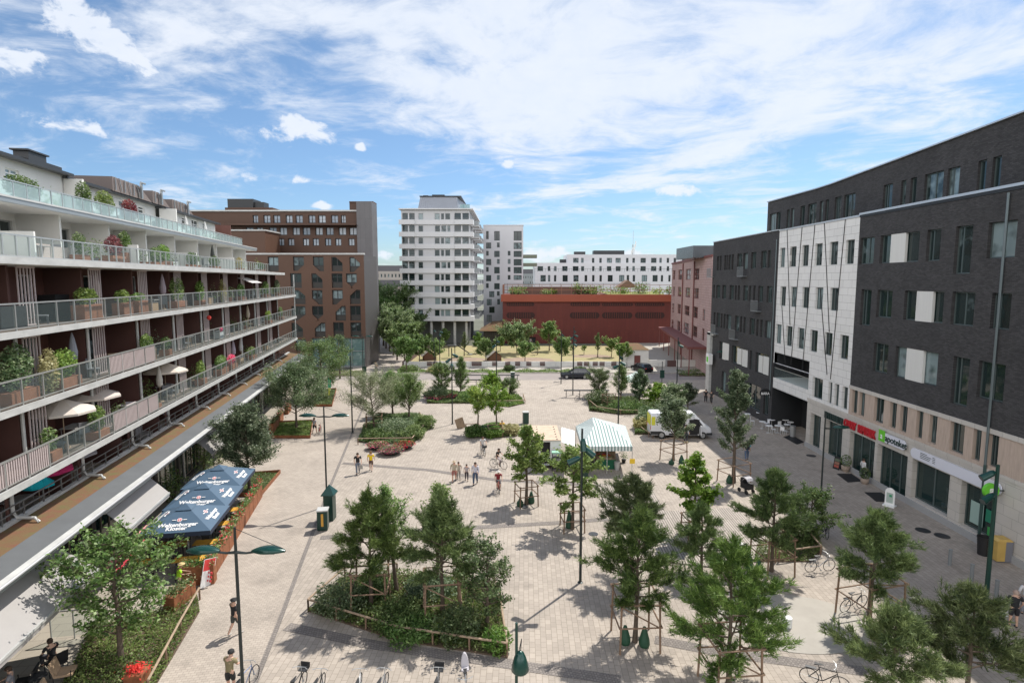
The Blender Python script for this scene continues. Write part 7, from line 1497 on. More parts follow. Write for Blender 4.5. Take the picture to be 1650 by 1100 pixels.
def estate_car(px,py,rz,label,paint):
 x,y = G(px,py); r = thing('parked_car', label, 'car', (x,y,0), rz, 'cars at the road'); b = MB()
 loft(b, body_loft(4.7,[(-2.35,.38,.62,.70,.78,.70),(-2.2,.28,.68,.80,.86,.80),(-1.2,.26,.74,.92,.90,.86),(-.9,.26,.76,.95,.90,.86),(0,.26,.78,.97,.91,.87),(1.6,.26,.80,.98,.90,.86),(2.2,.28,.82,1.0,.87,.80),(2.35,.4,.8,.95,.80,.74)],0)); part('body', b, paint, r)
 b = MB(); loft(b, [[(q,-w0,z0),(q,w0,z0),(q,w1,z1),(q,-w1,z1)] for q,w0,z0,w1,z1 in ((-1.15,.80,.93,.72,.94),(-.35,.82,.95,.62,1.42),(.6,.82,.96,.62,1.47),(1.7,.80,.96,.60,1.42),(2.25,.76,.97,.66,1.02))]); part('cabin', b, M['carglass'], r)
 b = MB(); b.add([(-.42,-.60,1.43),(.6,-.61,1.485),(1.75,-.58,1.43),(1.75,.58,1.43),(.6,.61,1.485),(-.42,.60,1.43)],[(0,1,4,5),(1,2,3,4)]); b.beam((.35,-.83,.97),(.35,-.625,1.46),.05,.05); b.beam((-1.1,-.8,.95),(-.38,-.62,1.43),.05,.05); b.beam((1.7,-.6,1.42),(2.2,-.74,1.0),.08,.08); part('roof', b, paint, r)
 for a in (-1.45,1.4):
  for e in (-.80,.80): wheel(r,a,e,.33)
 for e in (-.62,.62): b = MB(); b.cbox((-2.30,e,.62),(.12,.3,.12)); part('headlight', b, M['coping'], r); b = MB(); b.cbox((2.32,e,.8),(.08,.28,.14)); part('tail_light', b, M['red'], r)
 for e in (-.98,.98): b = MB(); b.cbox((-.85,e,1.0),(.14,.14,.1)); part('mirror', b, paint, r)
estate_car(927,609,0,'dark blue estate car on the road facing left',M['carpaint']); estate_car(1034,598,-1.25,'black estate car parked in the yard entrance behind the white tent',M['carblack'])
x,y = G(1098,707); VN = thing('delivery_van','white delivery van with open sliding and driver doors behind the grey-green tree','van',(x,y+1.0,0),-.04); b = MB()
loft(b,[[(q,-w,z0),(q,w,z0),(q,w,z1-.35),(q,w-.18,z1),(q,-w+.18,z1),(q,-w,z1-.35)] for q,w,z0,z1 in ((-2.95,.98,.42,2.42),(-2.85,1.0,.38,2.52),(1.0,1.0,.38,2.52),(1.35,1.0,.38,2.45),(2.05,.98,.38,1.75),(2.45,.95,.38,1.32),(2.85,.90,.40,1.12),(2.98,.82,.45,.95))]); part('body', b, M['vanwhite'], VN)
b = MB(); b.quad((1.33,-.8,2.38),(2.22,-.8,1.5),(2.22,.8,1.5),(1.33,.8,2.38));
for e in (-1.006,1.006): b.add([(1.12,e,1.35),(2.05,e,1.35),(1.55,e,1.95),(1.12,e,2.0)],[(0,1,2,3)])
o = part('windscreen', b, M['carglass'], VN); o.location = (.03,0,.03)
b = MB(); b.box((.75,-1.01,.5),(1.75,-1.003,1.95)); b.box((-.6,-1.012,.5),(.35,-1.004,2.1)); part('door_opening', b, M['black'], VN)
b = MB(); b.box((1.78,-1.55,.5),(1.84,-1.02,1.4)); b.box((.38,-1.06,.5),(.72,-1.02,2.1)); part('door', b, M['vanwhite'], VN)
b = MB(); b.box((-2.99,-.98,.42),(-1.9,-1.008,.75)) ; b.box((-1.2,-1.008,.40),(1.6,-1.003,.56)); b.box((2.2,-.95,.4),(3.02,.95,.62)); part('bumper', b, M['dark'], VN)
b = MB(); b.box((-2.99,-.85,1.3),(-2.965,.85,2.3)); b.box((-2.9,-1.009,1.35),(-2.55,-1.004,2.2)); part('yellow_marking', b, mat('van_yellow',(.62,.62,.05),.4), VN); b = MB(); b.box((-2.985,-.98,.9),(-2.955,-.86,1.25)); b.box((-2.985,.86,.9),(-2.955,.98,1.25)); part('tail_light', b, M['red'], VN)
for a in (-1.9,2.1):
 for e in (-.9,.9): wheel(VN,a,e,.36)
for e in (-1.12,1.12): b = MB(); b.cbox((1.75,e,1.45),(.12,.16,.3)); part('mirror', b, M['black'], VN)
x,y = G(1202,793); r = thing('pushchair','dark pushchair with pale checked hood beside the timber frame','pushchair',(x,y,0),.4); b = MB(); b.box((-.28,-.45,.35),(.28,.3,.75)); b.box((-.28,.05,.75),(.28,.32,1.1)); part('seat', b, M['black'], r)
b = MB(); b.tube([(-.28,.1,.95),(-.28,-.1,1.15),(-.28,-.3,1.1)],.02,5);
for k in range(5): a0=k*pi/5*.9; a1=(k+1)*pi/5*.9; b.quad((-.3,.3-.35*(1-cos(a0)),.85+.35*sin(a0)),(.3,.3-.35*(1-cos(a0)),.85+.35*sin(a0)),(.3,.3-.35*(1-cos(a1)),.85+.35*sin(a1)),(-.3,.3-.35*(1-cos(a1)),.85+.35*sin(a1)))
part('hood', b, mat('hood_cloth',(.35,.34,.36),.7,var=.4,vscale=9), r); b = MB(); b.tube([(-.28,.3,.8),(-.28,.6,1.05),(.28,.6,1.05),(.28,.3,.8)],.015,5); part('handle', b, M['black'], r)
for (a,e) in ((-.32,-.35),(.32,-.35),(-.32,.35),(.32,.35)): b = MB(); b.tube([(a-.02,e,.16),(a+.02,e,.16)],.16,14); part('wheel', b, M['black'], r)
# ---- bicycles
def bicycle(x, y, rz, label, col, lean=0.0, basket=False, seatch=False, group='parked bicycles', z=0.0):
 r = thing('bicycle', label, 'bicycle', (x,y,z), 0, group); r.rotation_euler = (lean,0,rz)
 for a in (-.53,.53):
  b = MB(); n=22; R_=.33
  b.tube([(a+R_*cos(2*pi*k/n),0,R_+R_*sin(2*pi*k/n)) for k in range(n+1)],.019,5,caps=False); o = part('wheel', b, M['black'], r)
  g = MB()
  for k in range(8): g.beam((a,0,R_),(a+R_*cos(2*pi*k/8),0,R_+R_*sin(2*pi*k/8)),.006,.006)
  g.tube([(a,-.04,R_),(a,.04,R_)],.03,6); part('spoke', g, M['metal'], o)
 b = MB(); BB_=(-.08,0,.28); ST=(-.22,0,.82); HT=(.38,0,.80); RW=(-.53,0,.33); FW_=(.53,0,.33)
 for p,q in ((BB_,ST),(BB_,(.40,0,.72)),(ST,HT),(BB_,RW),((-.2,0,.74),RW),((.36,0,.88),FW_)): b.tube([p,q],.017,6)
 part('frame', b, col, r); b = MB(); b.tube([(.36,0,.85),(.34,0,1.02)],.014,5); b.tube([(.24,-.29,1.04),(.33,-.16,1.04),(.36,0,1.02),(.33,.16,1.04),(.24,.29,1.04)],.013,5); part('handlebar', b, M['metal'], r)
 b = MB(); b.tube([(-.22,0,.82),(-.24,0,.93)],.013,5); b.add([(-.38,-.08,.95),(-.38,.08,.95),(-.05,.02,.96),(-.05,-.02,.96),(-.38,-.07,.90),(-.38,.07,.90)],[(0,3,2,1),(4,5,1,0),(0,4,3),(1,2,5),(4,3,2,5)]); part('saddle', b, M['black'], r)
 b = MB(); b.tube([(-.08,-.06,.28),(-.0,-.09,.14)],.012,5); b.tube([(-.08,.06,.28),(-.16,.09,.42)],.012,5); b.cbox((0,-.11,.14),(.09,.07,.02)); b.cbox((-.16,.11,.42),(.09,.07,.02)); part('pedal', b, M['dark'], r)
 b = MB(); b.beam((-.30,0,.73),(-.68,0,.72),.12,.02); b.beam((-.66,-.05,.72),(-.53,-.04,.33),.01,.01); b.beam((-.66,.05,.72),(-.53,.04,.33),.01,.01); part('carrier', b, M['dark'], r)
 if basket: b = MB(); b.box((.42,-.17,.78),(.70,.17,.80)); [b.beam((.42+.28*i/4,s_*.17,.8),(.42+.28*i/4,s_*.18,1.0),.012,.012) for i in range(5) for s_ in (-1,1)]; b.box((.42,-.18,.99),(.44,.18,1.01)); b.box((.70,-.18,.8),(.71,.18,1.0)); part('basket', b, M['dark'], r)
 if seatch: b = MB(); b.box((-.72,-.14,.78),(-.42,.14,.84)); ring = lambda dx,sc: [(-.70+dx-.10*sin(t_*pi/12),sc*.15*cos(t_*pi/12)*(1 if t_ else 1),.84+sc*.5*sin(t_*pi/12)) for t_ in range(13)]; A_,B2 = ring(0,1),ring(.06,.94); b.add(A_+B2,[tuple(range(13)),tuple(range(25,12,-1))]+[(i_,i_+13,(i_+1)%13+13,(i_+1)%13) for i_ in range(13)]); part('child_seat', b, mat('child_seat_grey',(.42,.40,.42),.6), r)
 return r
steel = mat('bike_silver',(.35,.36,.38),.3,.7); bred = mat('bike_red',(.45,.03,.02),.35,.2); bwhite = mat('bike_white',(.6,.6,.6),.3)
BK = [(478,1103,'with a wire basket, leftmost at the bottom edge',M['dark'],True,False),(512,1106,'with a plain dark saddle, second from the left at the bottom edge',M['dark'],False,False),(577,1106,'with a white saddle, third at the bottom edge',bwhite,False,False),(614,1105,'with silver handlebar, fourth at the bottom edge',steel,False,False),(703,1104,'with front basket, standing before the big bed at the bottom',steel,True,False),(752,1103,'with a grey child seat, rightmost before the big bed',steel,False,True)]
for i,(px,py,lb,c,bk,cs) in enumerate(BK): x,y = G(px,py+22); bicycle(x,y,pi/2+.1*(i%3-1)+(pi if cs else 0),'parked bicycle '+lb,c,0.05,bk,cs)
for (px,py,rz,ln,c,lb) in ((1320,920,0.12,.12,steel,'silver bicycle with large wheels standing in the sun at the deck end'),(1374,982,.35,.10,M['black'],'dark bicycle leaning in the timber frame of the pointed pine'),(1328,862,1.3,.1,M['dark'],'dark bicycle half hidden behind the leafy tree'),(1328,1108,-.5,.05,M['black'],'dark bicycle cut by the bottom edge left of the bottom pines'),(544,645,.2,.05,M['dark'],'dark bicycle parked alone on the left lane near the flag'),(758,636,.1,.0,M['dark'],'bicycle in the cycle stand behind the far left bed'),(936,646,.2,.0,M['black'],'bicycle at the cycle rack left of the far right bed'),(950,643,.3,.0,M['dark'],'second bicycle at the cycle rack left of the far right bed'),(1003,664,.1,.0,bwhite,'pale bicycle behind the low timber rail of the far right bed')):
 x,y = G(px,py); bicycle(x,y,rz,lb,c,ln)
for (px,py,L,lb) in ((752,622,9.0,'long dark cycle stand near the road at the left'),(945,640,6.0,'cycle rack with dark beam left of the far right bed'),(790,614,9.0,'second long cycle stand near the road in the middle')):
 x,y = G(px,py); r = thing('cycle_stand', lb, 'cycle stand', (x,y,0),0,'cycle stands near the road'); b = MB(); b.beam((-L/2,0,.95),(L/2,0,.95),.35,.12); part('beam', b, M['dark'], r)
 for k in range(4): b = MB(); b.beam((-L/2+.3+k*(L-.6)/3,0,0),(-L/2+.3+k*(L-.6)/3,0,.9),.08,.08); part('leg', b, M['dark'], r)
# ---- people
SK = [mat('skin_light',(.52,.32,.23),.6), mat('skin_tan',(.38,.21,.14),.6)]
PM = {}
def cm(c):
 k = 'cloth_%d_%d_%d' % tuple(int(v*100) for v in c)
 if k not in PM: PM[k] = mat(k, c, .85, var=.08, vscale=15)
 return PM[k]
def skinned(name, chains, m, parent, levels=1):
 """chains: list of lists of (x,y,z,r); first vertex of later chains may repeat an earlier one"""
 vs = []; rs = []; es = []; idx = {}
 for ch in chains:
  last = None
  for q in ch:
   key = tuple(round(v,4) for v in q[:3])
   if key not in idx: idx[key] = len(vs); vs.append(q[:3]); rs.append(q[3:] if len(q) > 4 else (q[3],q[3]))
   if last is not None and last != idx[key]: es.append((last, idx[key]))
   last = idx[key]
 me = bpy.data.meshes.new(name); me.from_pydata(vs, es, []); o = bpy.data.objects.new(name, me); C.objects.link(o); o.parent = parent; me.materials.append(m)
 md = o.modifiers.new('skin','SKIN'); md.use_smooth_shade = True; md.branch_smoothing = .3
 for i,r_ in enumerate(rs): me.skin_vertices[0].data[i].radius = r_; me.skin_vertices[0].data[i].use_root = (i == 0)
 s = o.modifiers.new('sub','SUBSURF'); s.levels = levels; s.render_levels = levels
 return o
def person(x, y, rz, label, top, bottom, pose='walk', h=1.75, hair=(.05,.03,.02), shorts=False, skirt=False, sleeves=False, hat=None, skin=0, z=0.0, bag=None, shoes=(.02,.02,.02), helmet=None, phase=1, pack=None, vest=None, group=None, hairlong=False):
 r = thing('person', label, 'person', (x,y,z), rz, group); s = h/1.75; r.scale = (s*1.14,s*1.1,s); f = phase
 J = dict(pel=(0,0,.96),sp=(0,0,1.16),ch=(0,0,1.36),nk=(0,0,1.48),hd=(0,-.012,1.60),tp=(0,0,1.69))
 hipL,hipR = (-.09,0,.91),(.09,0,.91); shL,shR = (-.175,0,1.41),(.175,0,1.41)
 if pose == 'walk':
  kL,kR = (-.095,-.13*f,.52),(.095,.02*f,.50); aL,aR = (-.095,-.17*f,.09),(.09,.24*f,.14); eL,eR = (-.235,.10*f,1.14),(.235,-.08*f,1.14); wL,wR = (-.23,.03*f,.90),(.23,-.20*f,.93)
 elif pose == 'stand':
  kL,kR = (-.10,-.02,.50),(.10,-.01,.50); aL,aR = (-.11,.02,.09),(.11,.0,.09); eL,eR = (-.25,.04,1.15),(.25,.04,1.15); wL,wR = (-.24,-.10,.93),(.24,-.10,.93)
 elif pose == 'push':
  kL,kR = (-.095,-.06,.51),(.095,-.02,.50); aL,aR = (-.095,.10,.10),(.095,-.08,.09); eL,eR = (-.24,-.10,1.18),(.24,-.10,1.18); wL,wR = (-.16,-.36,1.10),(.16,-.36,1.10); J.update(ch=(0,-.04,1.36),nk=(0,-.07,1.47),hd=(0,-.12,1.58),tp=(0,-.13,1.67)); shL,shR = (-.175,-.04,1.40),(.175,-.04,1.40)
 elif pose == 'ride':
  kL,kR = (-.11,-.36,.78),(.11,-.30,.62); aL,aR = (-.11,-.24,.42),(.11,-.12,.22); eL,eR = (-.24,-.22,1.22),(.24,-.22,1.22); wL,wR = (-.24,-.42,1.08),(.24,-.42,1.08); J.update(sp=(0,-.03,1.16),ch=(0,-.09,1.36),nk=(0,-.13,1.47),hd=(0,-.17,1.59),tp=(0,-.17,1.68)); shL,shR = (-.175,-.09,1.40),(.175,-.09,1.40)
 elif pose == 'sit':
  d = -.46; J = dict(pel=(0,0,.52),sp=(0,.02,.72),ch=(0,.0,.92),nk=(0,-.01,1.04),hd=(0,-.04,1.16),tp=(0,-.03,1.25)); hipL,hipR=(-.09,0,.50),(.09,0,.50); shL,shR=(-.175,0,.97),(.175,0,.97)
  kL,kR=(-.12,-.42,.50),(.12,-.42,.50); aL,aR=(-.12,-.44,.09),(.12,-.40,.09); eL,eR=(-.24,-.08,.74),(.24,-.08,.74); wL,wR=(-.12,-.32,.66),(.12,-.32,.66)
 def add(p,q): return tuple(a+b_ for a,b_ in zip(p,q))
 def mid(p,q,t): return tuple(a+(b_-a)*t for a,b_ in zip(p,q))
 ch = [[(*J['pel'],.125,.09),(*J['sp'],.115,.085),(*J['ch'],.13,.095),(*J['nk'],.052,.055),(*add(J['hd'],(0,.005,-.05)),.062,.068),(*J['hd'],.076,.092),(*J['tp'],.055,.068)]]
 for (hp,k_,a_) in ((hipL,kL,aL),(hipR,kR,aR)): ch.append([(*J['pel'],.125,.09),(*hp,.092,.09),(*mid(hp,k_,.5),.072,.075),(*k_,.052,.055),(*mid(k_,a_,.35),.052,.055),(*a_,.032,.036),(*add(a_,(0,-.05,-.055)),.036,.03),(*add(a_,(0,-.15,-.065)),.034,.022)])
 for (sh_,e_,w_,sg) in ((shL,eL,wL,-1),(shR,eR,wR,1)):
  d = Vector(w_)-Vector(e_); d.normalize(); pc = tuple(Vector(w_)+d*.05); kn = tuple(Vector(w_)+d*.095)
  ch.append([(*J['ch'],.13,.095),(*sh_,.062,.06),(*mid(sh_,e_,.5),.045,.045),(*e_,.036,.036),(*mid(e_,w_,.4),.034,.034),(*w_,.022,.026),(*pc,.018,.036),(*kn,.014,.036)])
  for q in range(4):
   o_ = Vector((0,-.03+.02*q,0)); t0 = Vector(kn)+o_*.9; dd = (d+Vector((-sg*.18,0,0))).normalized(); L = (.070,.082,.076,.060)[q]
   ch.append([(*kn,.014,.036),(*tuple(t0+dd*.01),.0085),(*tuple(t0+dd*L*.55),.008),(*tuple(t0+(dd+Vector((-sg*.5,0,0))).normalized()*L),.0065)])
  ch.append([(*pc,.018,.036),(*tuple(Vector(pc)+Vector((-sg*.01,-.045,0))),.010),(*tuple(Vector(pc)+d*.05+Vector((-sg*.02,-.065,0))),.008)])
 skinned('body', ch, SK[skin], r, 1)
 hd = Vector(J['hd']);
 b = MB(); b.lathe([(.005,0),(.014,.012),(.006,.035)],(hd.x,hd.y-.098,hd.z-.022),6); part('nose', b, SK[skin], r)
 for e in (-.03,.03): b = MB(); b.cbox((hd.x+e,hd.y-.090,hd.z+.018),(.020,.008,.010)); part('eye', b, M['black'], r)
 for e in (-1,1): b = MB(); b.cbox((hd.x+e*.082,hd.y+.005,hd.z),(.016,.03,.05)); part('ear', b, SK[skin], r)
 b = MB(); b.cbox((hd.x,hd.y-.088,hd.z-.048),(.04,.008,.009)); part('mouth', b, mat('lips',(.35,.12,.10),.6) if 'lips' not in bpy.data.materials else bpy.data.materials['lips'], r)
 def cap(name, col, rr, z0, back, m_=None):
  b = MB(); vs=[];fs=[]; n=12; k=5
  for i in range(k+1):
   a = pi/2*i/k*1.12
   for j in range(n):
    t = 2*pi*j/n; yy = sin(t); q = 1.0
    zz = cos(a)*rr*1.12; low = -.02 if yy < -.3 else back
    vs.append((hd.x+rr*sin(a)*cos(t), hd.y+.008+rr*1.16*sin(a)*yy, hd.z+z0+max(zz, low if i==k else zz)+(low if i==k else 0)))
  for i in range(k):
   for j in range(n): fs.append((i*n+j,i*n+(j+1)%n,(i+1)*n+(j+1)%n,(i+1)*n+j))
  b.add(vs,fs); part(name, b, cm(col), r, sm=True)
 if helmet: cap('helmet', helmet, .105, .035, -.01)
 elif hat:
  cap('hat', hat, .098, .03, -.02); b = MB(); b.lathe([(.155,0),(.155,.012),(.09,.02)],(hd.x,hd.y-.02,hd.z+.045),14); part('brim', b, cm(hat), r)
 if not hat and not helmet: cap('hair', hair, .093, .02, -.16 if hairlong else -.06)
 T = cm(top); q = 1.0
 tch = [[(*add(J['pel'],(0,0,-.06)),.155,.125),(*add(J['pel'],(0,0,.06)),.152,.118),(*J['sp'],.142,.108),(*J['ch'],.158,.118),(*mid(J['ch'],J['nk'],.75),.075,.072)]]
 for (sh_,e_,w_) in ((shL,eL,wL),(shR,eR,wR)):
  c_ = [(*J['ch'],.158,.118),(*sh_,.080,.076),(*mid(sh_,e_,.75 if not sleeves else .5),.062,.060)]
  if sleeves: c_ += [(*e_,.052,.052),(*mid(e_,w_,.9),.036,.038)]
  tch.append(c_)
 skinned('shirt', tch, T, r, 1)
 B_ = cm(bottom)
 if skirt:
  b = MB(); p_ = Vector(J['pel']); b.lathe([(.20,-.34),(.17,-.1),(.135,.06)],tuple(p_),14); part('skirt', b, B_, r)
 else:
  bch = [[(*add(J['pel'],(0,0,.06)),.138,.105),(*J['pel'],.146,.115)]]
  for (hp,k_,a_) in ((hipL,kL,aL),(hipR,kR,aR)):
   c_ = [(*J['pel'],.146,.115),(*hp,.105,.105),(*mid(hp,k_,.5),.090,.094),(*mid(hp,k_,.92),.078,.08)]
   if not shorts: c_ += [(*k_,.070,.074),(*mid(k_,a_,.5),.062,.066),(*mid(k_,a_,.97),.052,.056)]
   bch.append(c_)
  skinned('shorts' if shorts else 'trousers', bch, B_, r, 1)
 for a_ in (aL,aR): skinned('shoe', [[(*add(a_,(0,.03,-.045)),.046,.042),(*add(a_,(0,-.05,-.05)),.048,.038),(*add(a_,(0,-.155,-.062)),.042,.028)]], cm(shoes), r, 1)
 if pack: b = MB(); c_ = Vector(J['ch']); b.box((c_.x-.15,c_.y+.12,c_.z-.33),(c_.x+.15,c_.y+.26,c_.z+.08)); part('backpack', b, cm(pack), r)
 if bag:
  g = thing('carried_bag', bag[1], 'bag', (0,0,0)); w_ = Matrix.Translation((x,y,z)) @ Matrix.Rotation(rz,4,'Z') @ (Vector(wR)*s); g.location = (w_.x,w_.y,w_.z-.50); b = MB(); b.add([(-.15,-.06,0),(.15,-.06,0),(.15,.06,0),(-.15,.06,0),(-.13,-.03,.34),(.13,-.03,.34),(.13,.03,.34),(-.13,.03,.34)],[(3,2,1,0),(0,1,5,4),(1,2,6,5),(2,3,7,6),(3,0,4,7),(4,5,6,7)]); part('bag_body', b, cm(bag[0]), g); b = MB(); b.tube([(-.07,0,.34),(-.03,0,.44),(.03,0,.44),(.07,0,.34)],.008,5); part('handle', b, cm(bag[0]), g)
 return r
def P_(px,py,*a,**k): x,y = G(px,py); return person(x,y,*a,**k)
P_(577,763,.3,'person in black t-shirt and grey jeans carrying a bag on the left of the square',(.015,.015,.017),(.16,.18,.22),h=1.78,phase=1,bag=((.35,.33,.30),'pale shopping bag held by the person in the black t-shirt'))
P_(598,758,.1,'person in bright yellow top and brown shorts walking beside the black t-shirt',(.75,.52,.01),(.12,.07,.05),h=1.66,shorts=True,phase=-1,hairlong=True,hair=(.16,.08,.03))
P_(732,776,.0,'person in beige jacket and hat with bare legs, left of the family group',(.42,.37,.28),(.30,.12,.10),h=1.72,shorts=True,sleeves=True,hat=(.40,.32,.22))
P_(739,772,.2,'small person in pale clothes half hidden behind the one in the beige jacket',(.40,.36,.30),(.30,.28,.25),h=1.45,phase=-1)
P_(752,774,.1,'child in striped pale top and dark trousers between two adults',(.40,.36,.36),(.05,.04,.05),h=1.35,phase=-1)
P_(766,780,-.1,'person in pale lilac shirt and blue jeans at the right of the family group',(.55,.54,.60),(.06,.09,.15),h=1.78,sleeves=True,pack=(.12,.09,.08))
def rider(px,py,rz,lb,lbike,top,bottom,bc,**k):
 x,y = G(px,py); c,s_ = cos(rz),sin(rz); bicycle(x,y,rz,lbike,bc,0,k.pop('basket',False),group='bicycles being ridden')
 d = -.12; person(x+c*d,y+s_*d,rz+pi/2,lb,top,bottom,'ride',**k)
rider(778,732,-1.25,'person in white shirt riding towards us, upper of the three riders','white bicycle with front basket, ridden by the person in white',(.58,.57,.57),(.28,.27,.27),bwhite,h=1.7,hair=(.10,.06,.04),basket=True)
rider(803,754,-.55,'person in black top riding the city bicycle, middle of the three riders','dark city bicycle, middle one of the three being ridden',(.02,.02,.025),(.35,.30,.30),M['dark'],h=1.74,skin=0)
rider(803,792,-1.45,'person in dark red top and cap on the nearest ridden bicycle','red bicycle ridden by the person with the pale cap',(.22,.02,.03),(.10,.09,.10),bred,h=1.66,hat=(.55,.53,.5),shorts=True)
P_(431,692,-.15+pi*0,'person in grey top and black shorts standing beside the red bicycle',(.30,.30,.31),(.015,.015,.018),'push',h=1.7,shorts=True,hair=(.06,.03,.02),hairlong=True) if False else None
x,y = G(507,698); person(x,y,pi*.9,'person in grey top and black shorts pushing a red bicycle by the square bed',(.30,.30,.31),(.015,.015,.018),'walk',h=1.7,shorts=True,hairlong=True); bicycle(x+.55,y,pi/2+.15,'red bicycle pushed by the person in grey',bred,0,group='bicycles being pushed')
P_(379,1022,2.6,'person in black t-shirt, shorts and cap walking by the nearest street lamp',(.015,.015,.017),(.05,.055,.05),h=1.72,shorts=True,hat=(.02,.02,.02),phase=1,shoes=(.35,.33,.3))
x,y = G(372,1118); person(x,y,pi-.25,'person in olive t-shirt and dark helmet with a bicycle at the bottom left',(.20,.17,.09),(.02,.025,.025),'push',h=1.76,shorts=True,helmet=(.02,.02,.02)); bicycle(x+.52,y+.15,pi/2-.15,'bicycle with blue tubes held by the person in the helmet',mat('bike_blue',(.10,.14,.25),.35,.3),0,group='bicycles being pushed')
P_(290,958,2.2,'person in bright green and black bending over the planter near the menu board',(.35,.62,.02),(.02,.02,.02),'push',h=1.68,hat=(.50,.38,.18),skin=1)
P_(1203,741,2.9,'person in turquoise top and blue jeans walking away in the shade',(.0,.30,.38),(.10,.14,.22),h=1.72,pack=(.02,.02,.03))
P_(1137,648,2.8,'distant person in black on the shaded pavement by the far brick block',(.012,.012,.014),(.015,.015,.018),h=1.75)
P_(1146,650,2.6,'second distant person in dark clothes close to the brick wall',(.03,.03,.03),(.02,.02,.02),h=1.7,phase=-1)
P_(1632,1010,2.9,'bald person in black t-shirt and shorts at the right edge',(.012,.012,.014),(.012,.012,.014),'stand',h=1.80,shorts=True,hair=(.36,.27,.22),bag=((.5,.5,.5),'small white bag held by the bald person in black'))
P_(1652,990,2.4,'pale haired person in white shirt beside the one in black',(.58,.57,.58),(.2,.2,.22),'stand',h=1.68,sleeves=True,hair=(.50,.45,.38))
P_(1390,772,1.6,'person in white apron standing in the restaurant doorway',(.58,.57,.56),(.03,.03,.03),'stand',h=1.72,sleeves=True)
P_(1105,712,.1,'person loading at the open side door of the white van',(.03,.04,.06),(.03,.035,.05),'stand',h=1.78,sleeves=True,shoes=(.55,.60,.25))
x,y = G(809,697); person(x,y+.28,.15,'person in yellow top sitting on the green bench',(.72,.40,.03),(.02,.02,.02),'sit',h=1.70,hair=(.3,.2,.12))
P_(946,742,.2,'stall keeper in dark clothes behind the table under the striped tent',(.04,.035,.035),(.03,.03,.03),'stand',h=1.7,sleeves=True)
P_(1010,1000,0,'',(0,0,0),(0,0,0)) if False else None
P_(855,556,.5,'distant person before the dark entrance of the red hall',(.3,.3,.32),(.05,.05,.06),h=1.75)
P_(606,598,2.8,'distant person walking up the side street near its corner',(.25,.2,.2),(.08,.08,.1),h=1.75); P_(602,566,2.9,'far away person in the middle of the side street',(.05,.05,.05),(.05,.05,.06),h=1.75)
for (s,n,a,lb,t_) in ((24.9,14.3,-2.0,'person in black lounging under the edge of the big awning at the bottom left',(.012,.012,.012)),(23.3,14.8,-1.0,'person in grey sitting under the big awning at the bottom left',(.2,.2,.22)),(59.0,16.8,1.2,'person in black at the white tables by the square bed',(.02,.02,.02)),(61.8,15.6,-1.2,'person in white at the white picnic table',(.5,.5,.5))):
 c = LB(s,n,0); person(c.x,c.y,a,lb,t_,(.05,.05,.06),'sit',h=1.72)
# balcony life on the terraced house
def bp(px, py, n, z): # point on the house at floor height z seen at column px : returns s
 u = (px-825)/F/1.0; a = atan2(u, cos(TH)+ (550-py)/F*sin(TH)); t = math.tan(abs(a)-R(10.2)); return n/t
def parasol(px, py, n, z, w, h, col, label, closed=False, seed=0):
 s = bp(px,py,n,z); c = LB(s,n,z); r = thing('balcony_parasol', label, 'parasol', c, .3, 'parasols on the balconies'); b = MB(); b.tube([(0,0,0),(0,0,h)],.022,6); b.lathe([(.22,0),(.2,.06)],n=10); part('pole', b, M['wood'], r); b = MB()
 if closed: b.lathe([(.05,h*.42),(.17,h*.48),(.20,h*.62),(.10,h*.9),(.02,h+.06)],n=10)
 else:
  n_ = 8; vs = [(w/2*cos(2*pi*k/n_),w/2*sin(2*pi*k/n_),h-.48) for k in range(n_)]; mid_ = [(w*.12*cos(2*pi*k/n_),w*.12*sin(2*pi*k/n_),h-.03) for k in range(n_)]
  b.add(vs+mid_+[(0,0,h+.10)],[(k,(k+1)%n_,(k+1)%n_+n_,k+n_) for k in range(n_)]+[(n_+k,n_+(k+1)%n_,2*n_) for k in range(n_)]); b.add([(a,c_,z_-.10) for a,c_,z_ in vs]+vs,[(k,(k+1)%n_,(k+1)%n_+n_,k+n_) for k in range(n_)])
 part('cloth', b, cm(col), r)
Z1,Z2,Z3,Z4,Z5 = 7.68,10.63,13.55,16.44,19.34
parasol(102,680,15.9,Z1,2.7,2.25,(.50,.45,.40),'open cream parasol on the lowest slab balcony, left one of a pair'); parasol(145,662,16.4,Z1,2.9,2.3,(.48,.42,.38),'open cream parasol on the lowest slab balcony, right one of a pair')
parasol(266,606,16.0,Z1,2.8,2.3,(.50,.44,.38),'open cream parasol farther along the lowest slab balcony'); parasol(118,760,17.6,4.65,2.3,2.2,(.30,.29,.32),'open grey parasol on the terrace above the shops'); parasol(78,785,17.5,4.65,2.2,2.1,(.45,.02,.12),'open magenta parasol on the terrace above the shops'); parasol(64,808,17.3,4.65,1.3,1.75,(.0,.38,.46),'small turquoise parasol on the terrace above the shops')
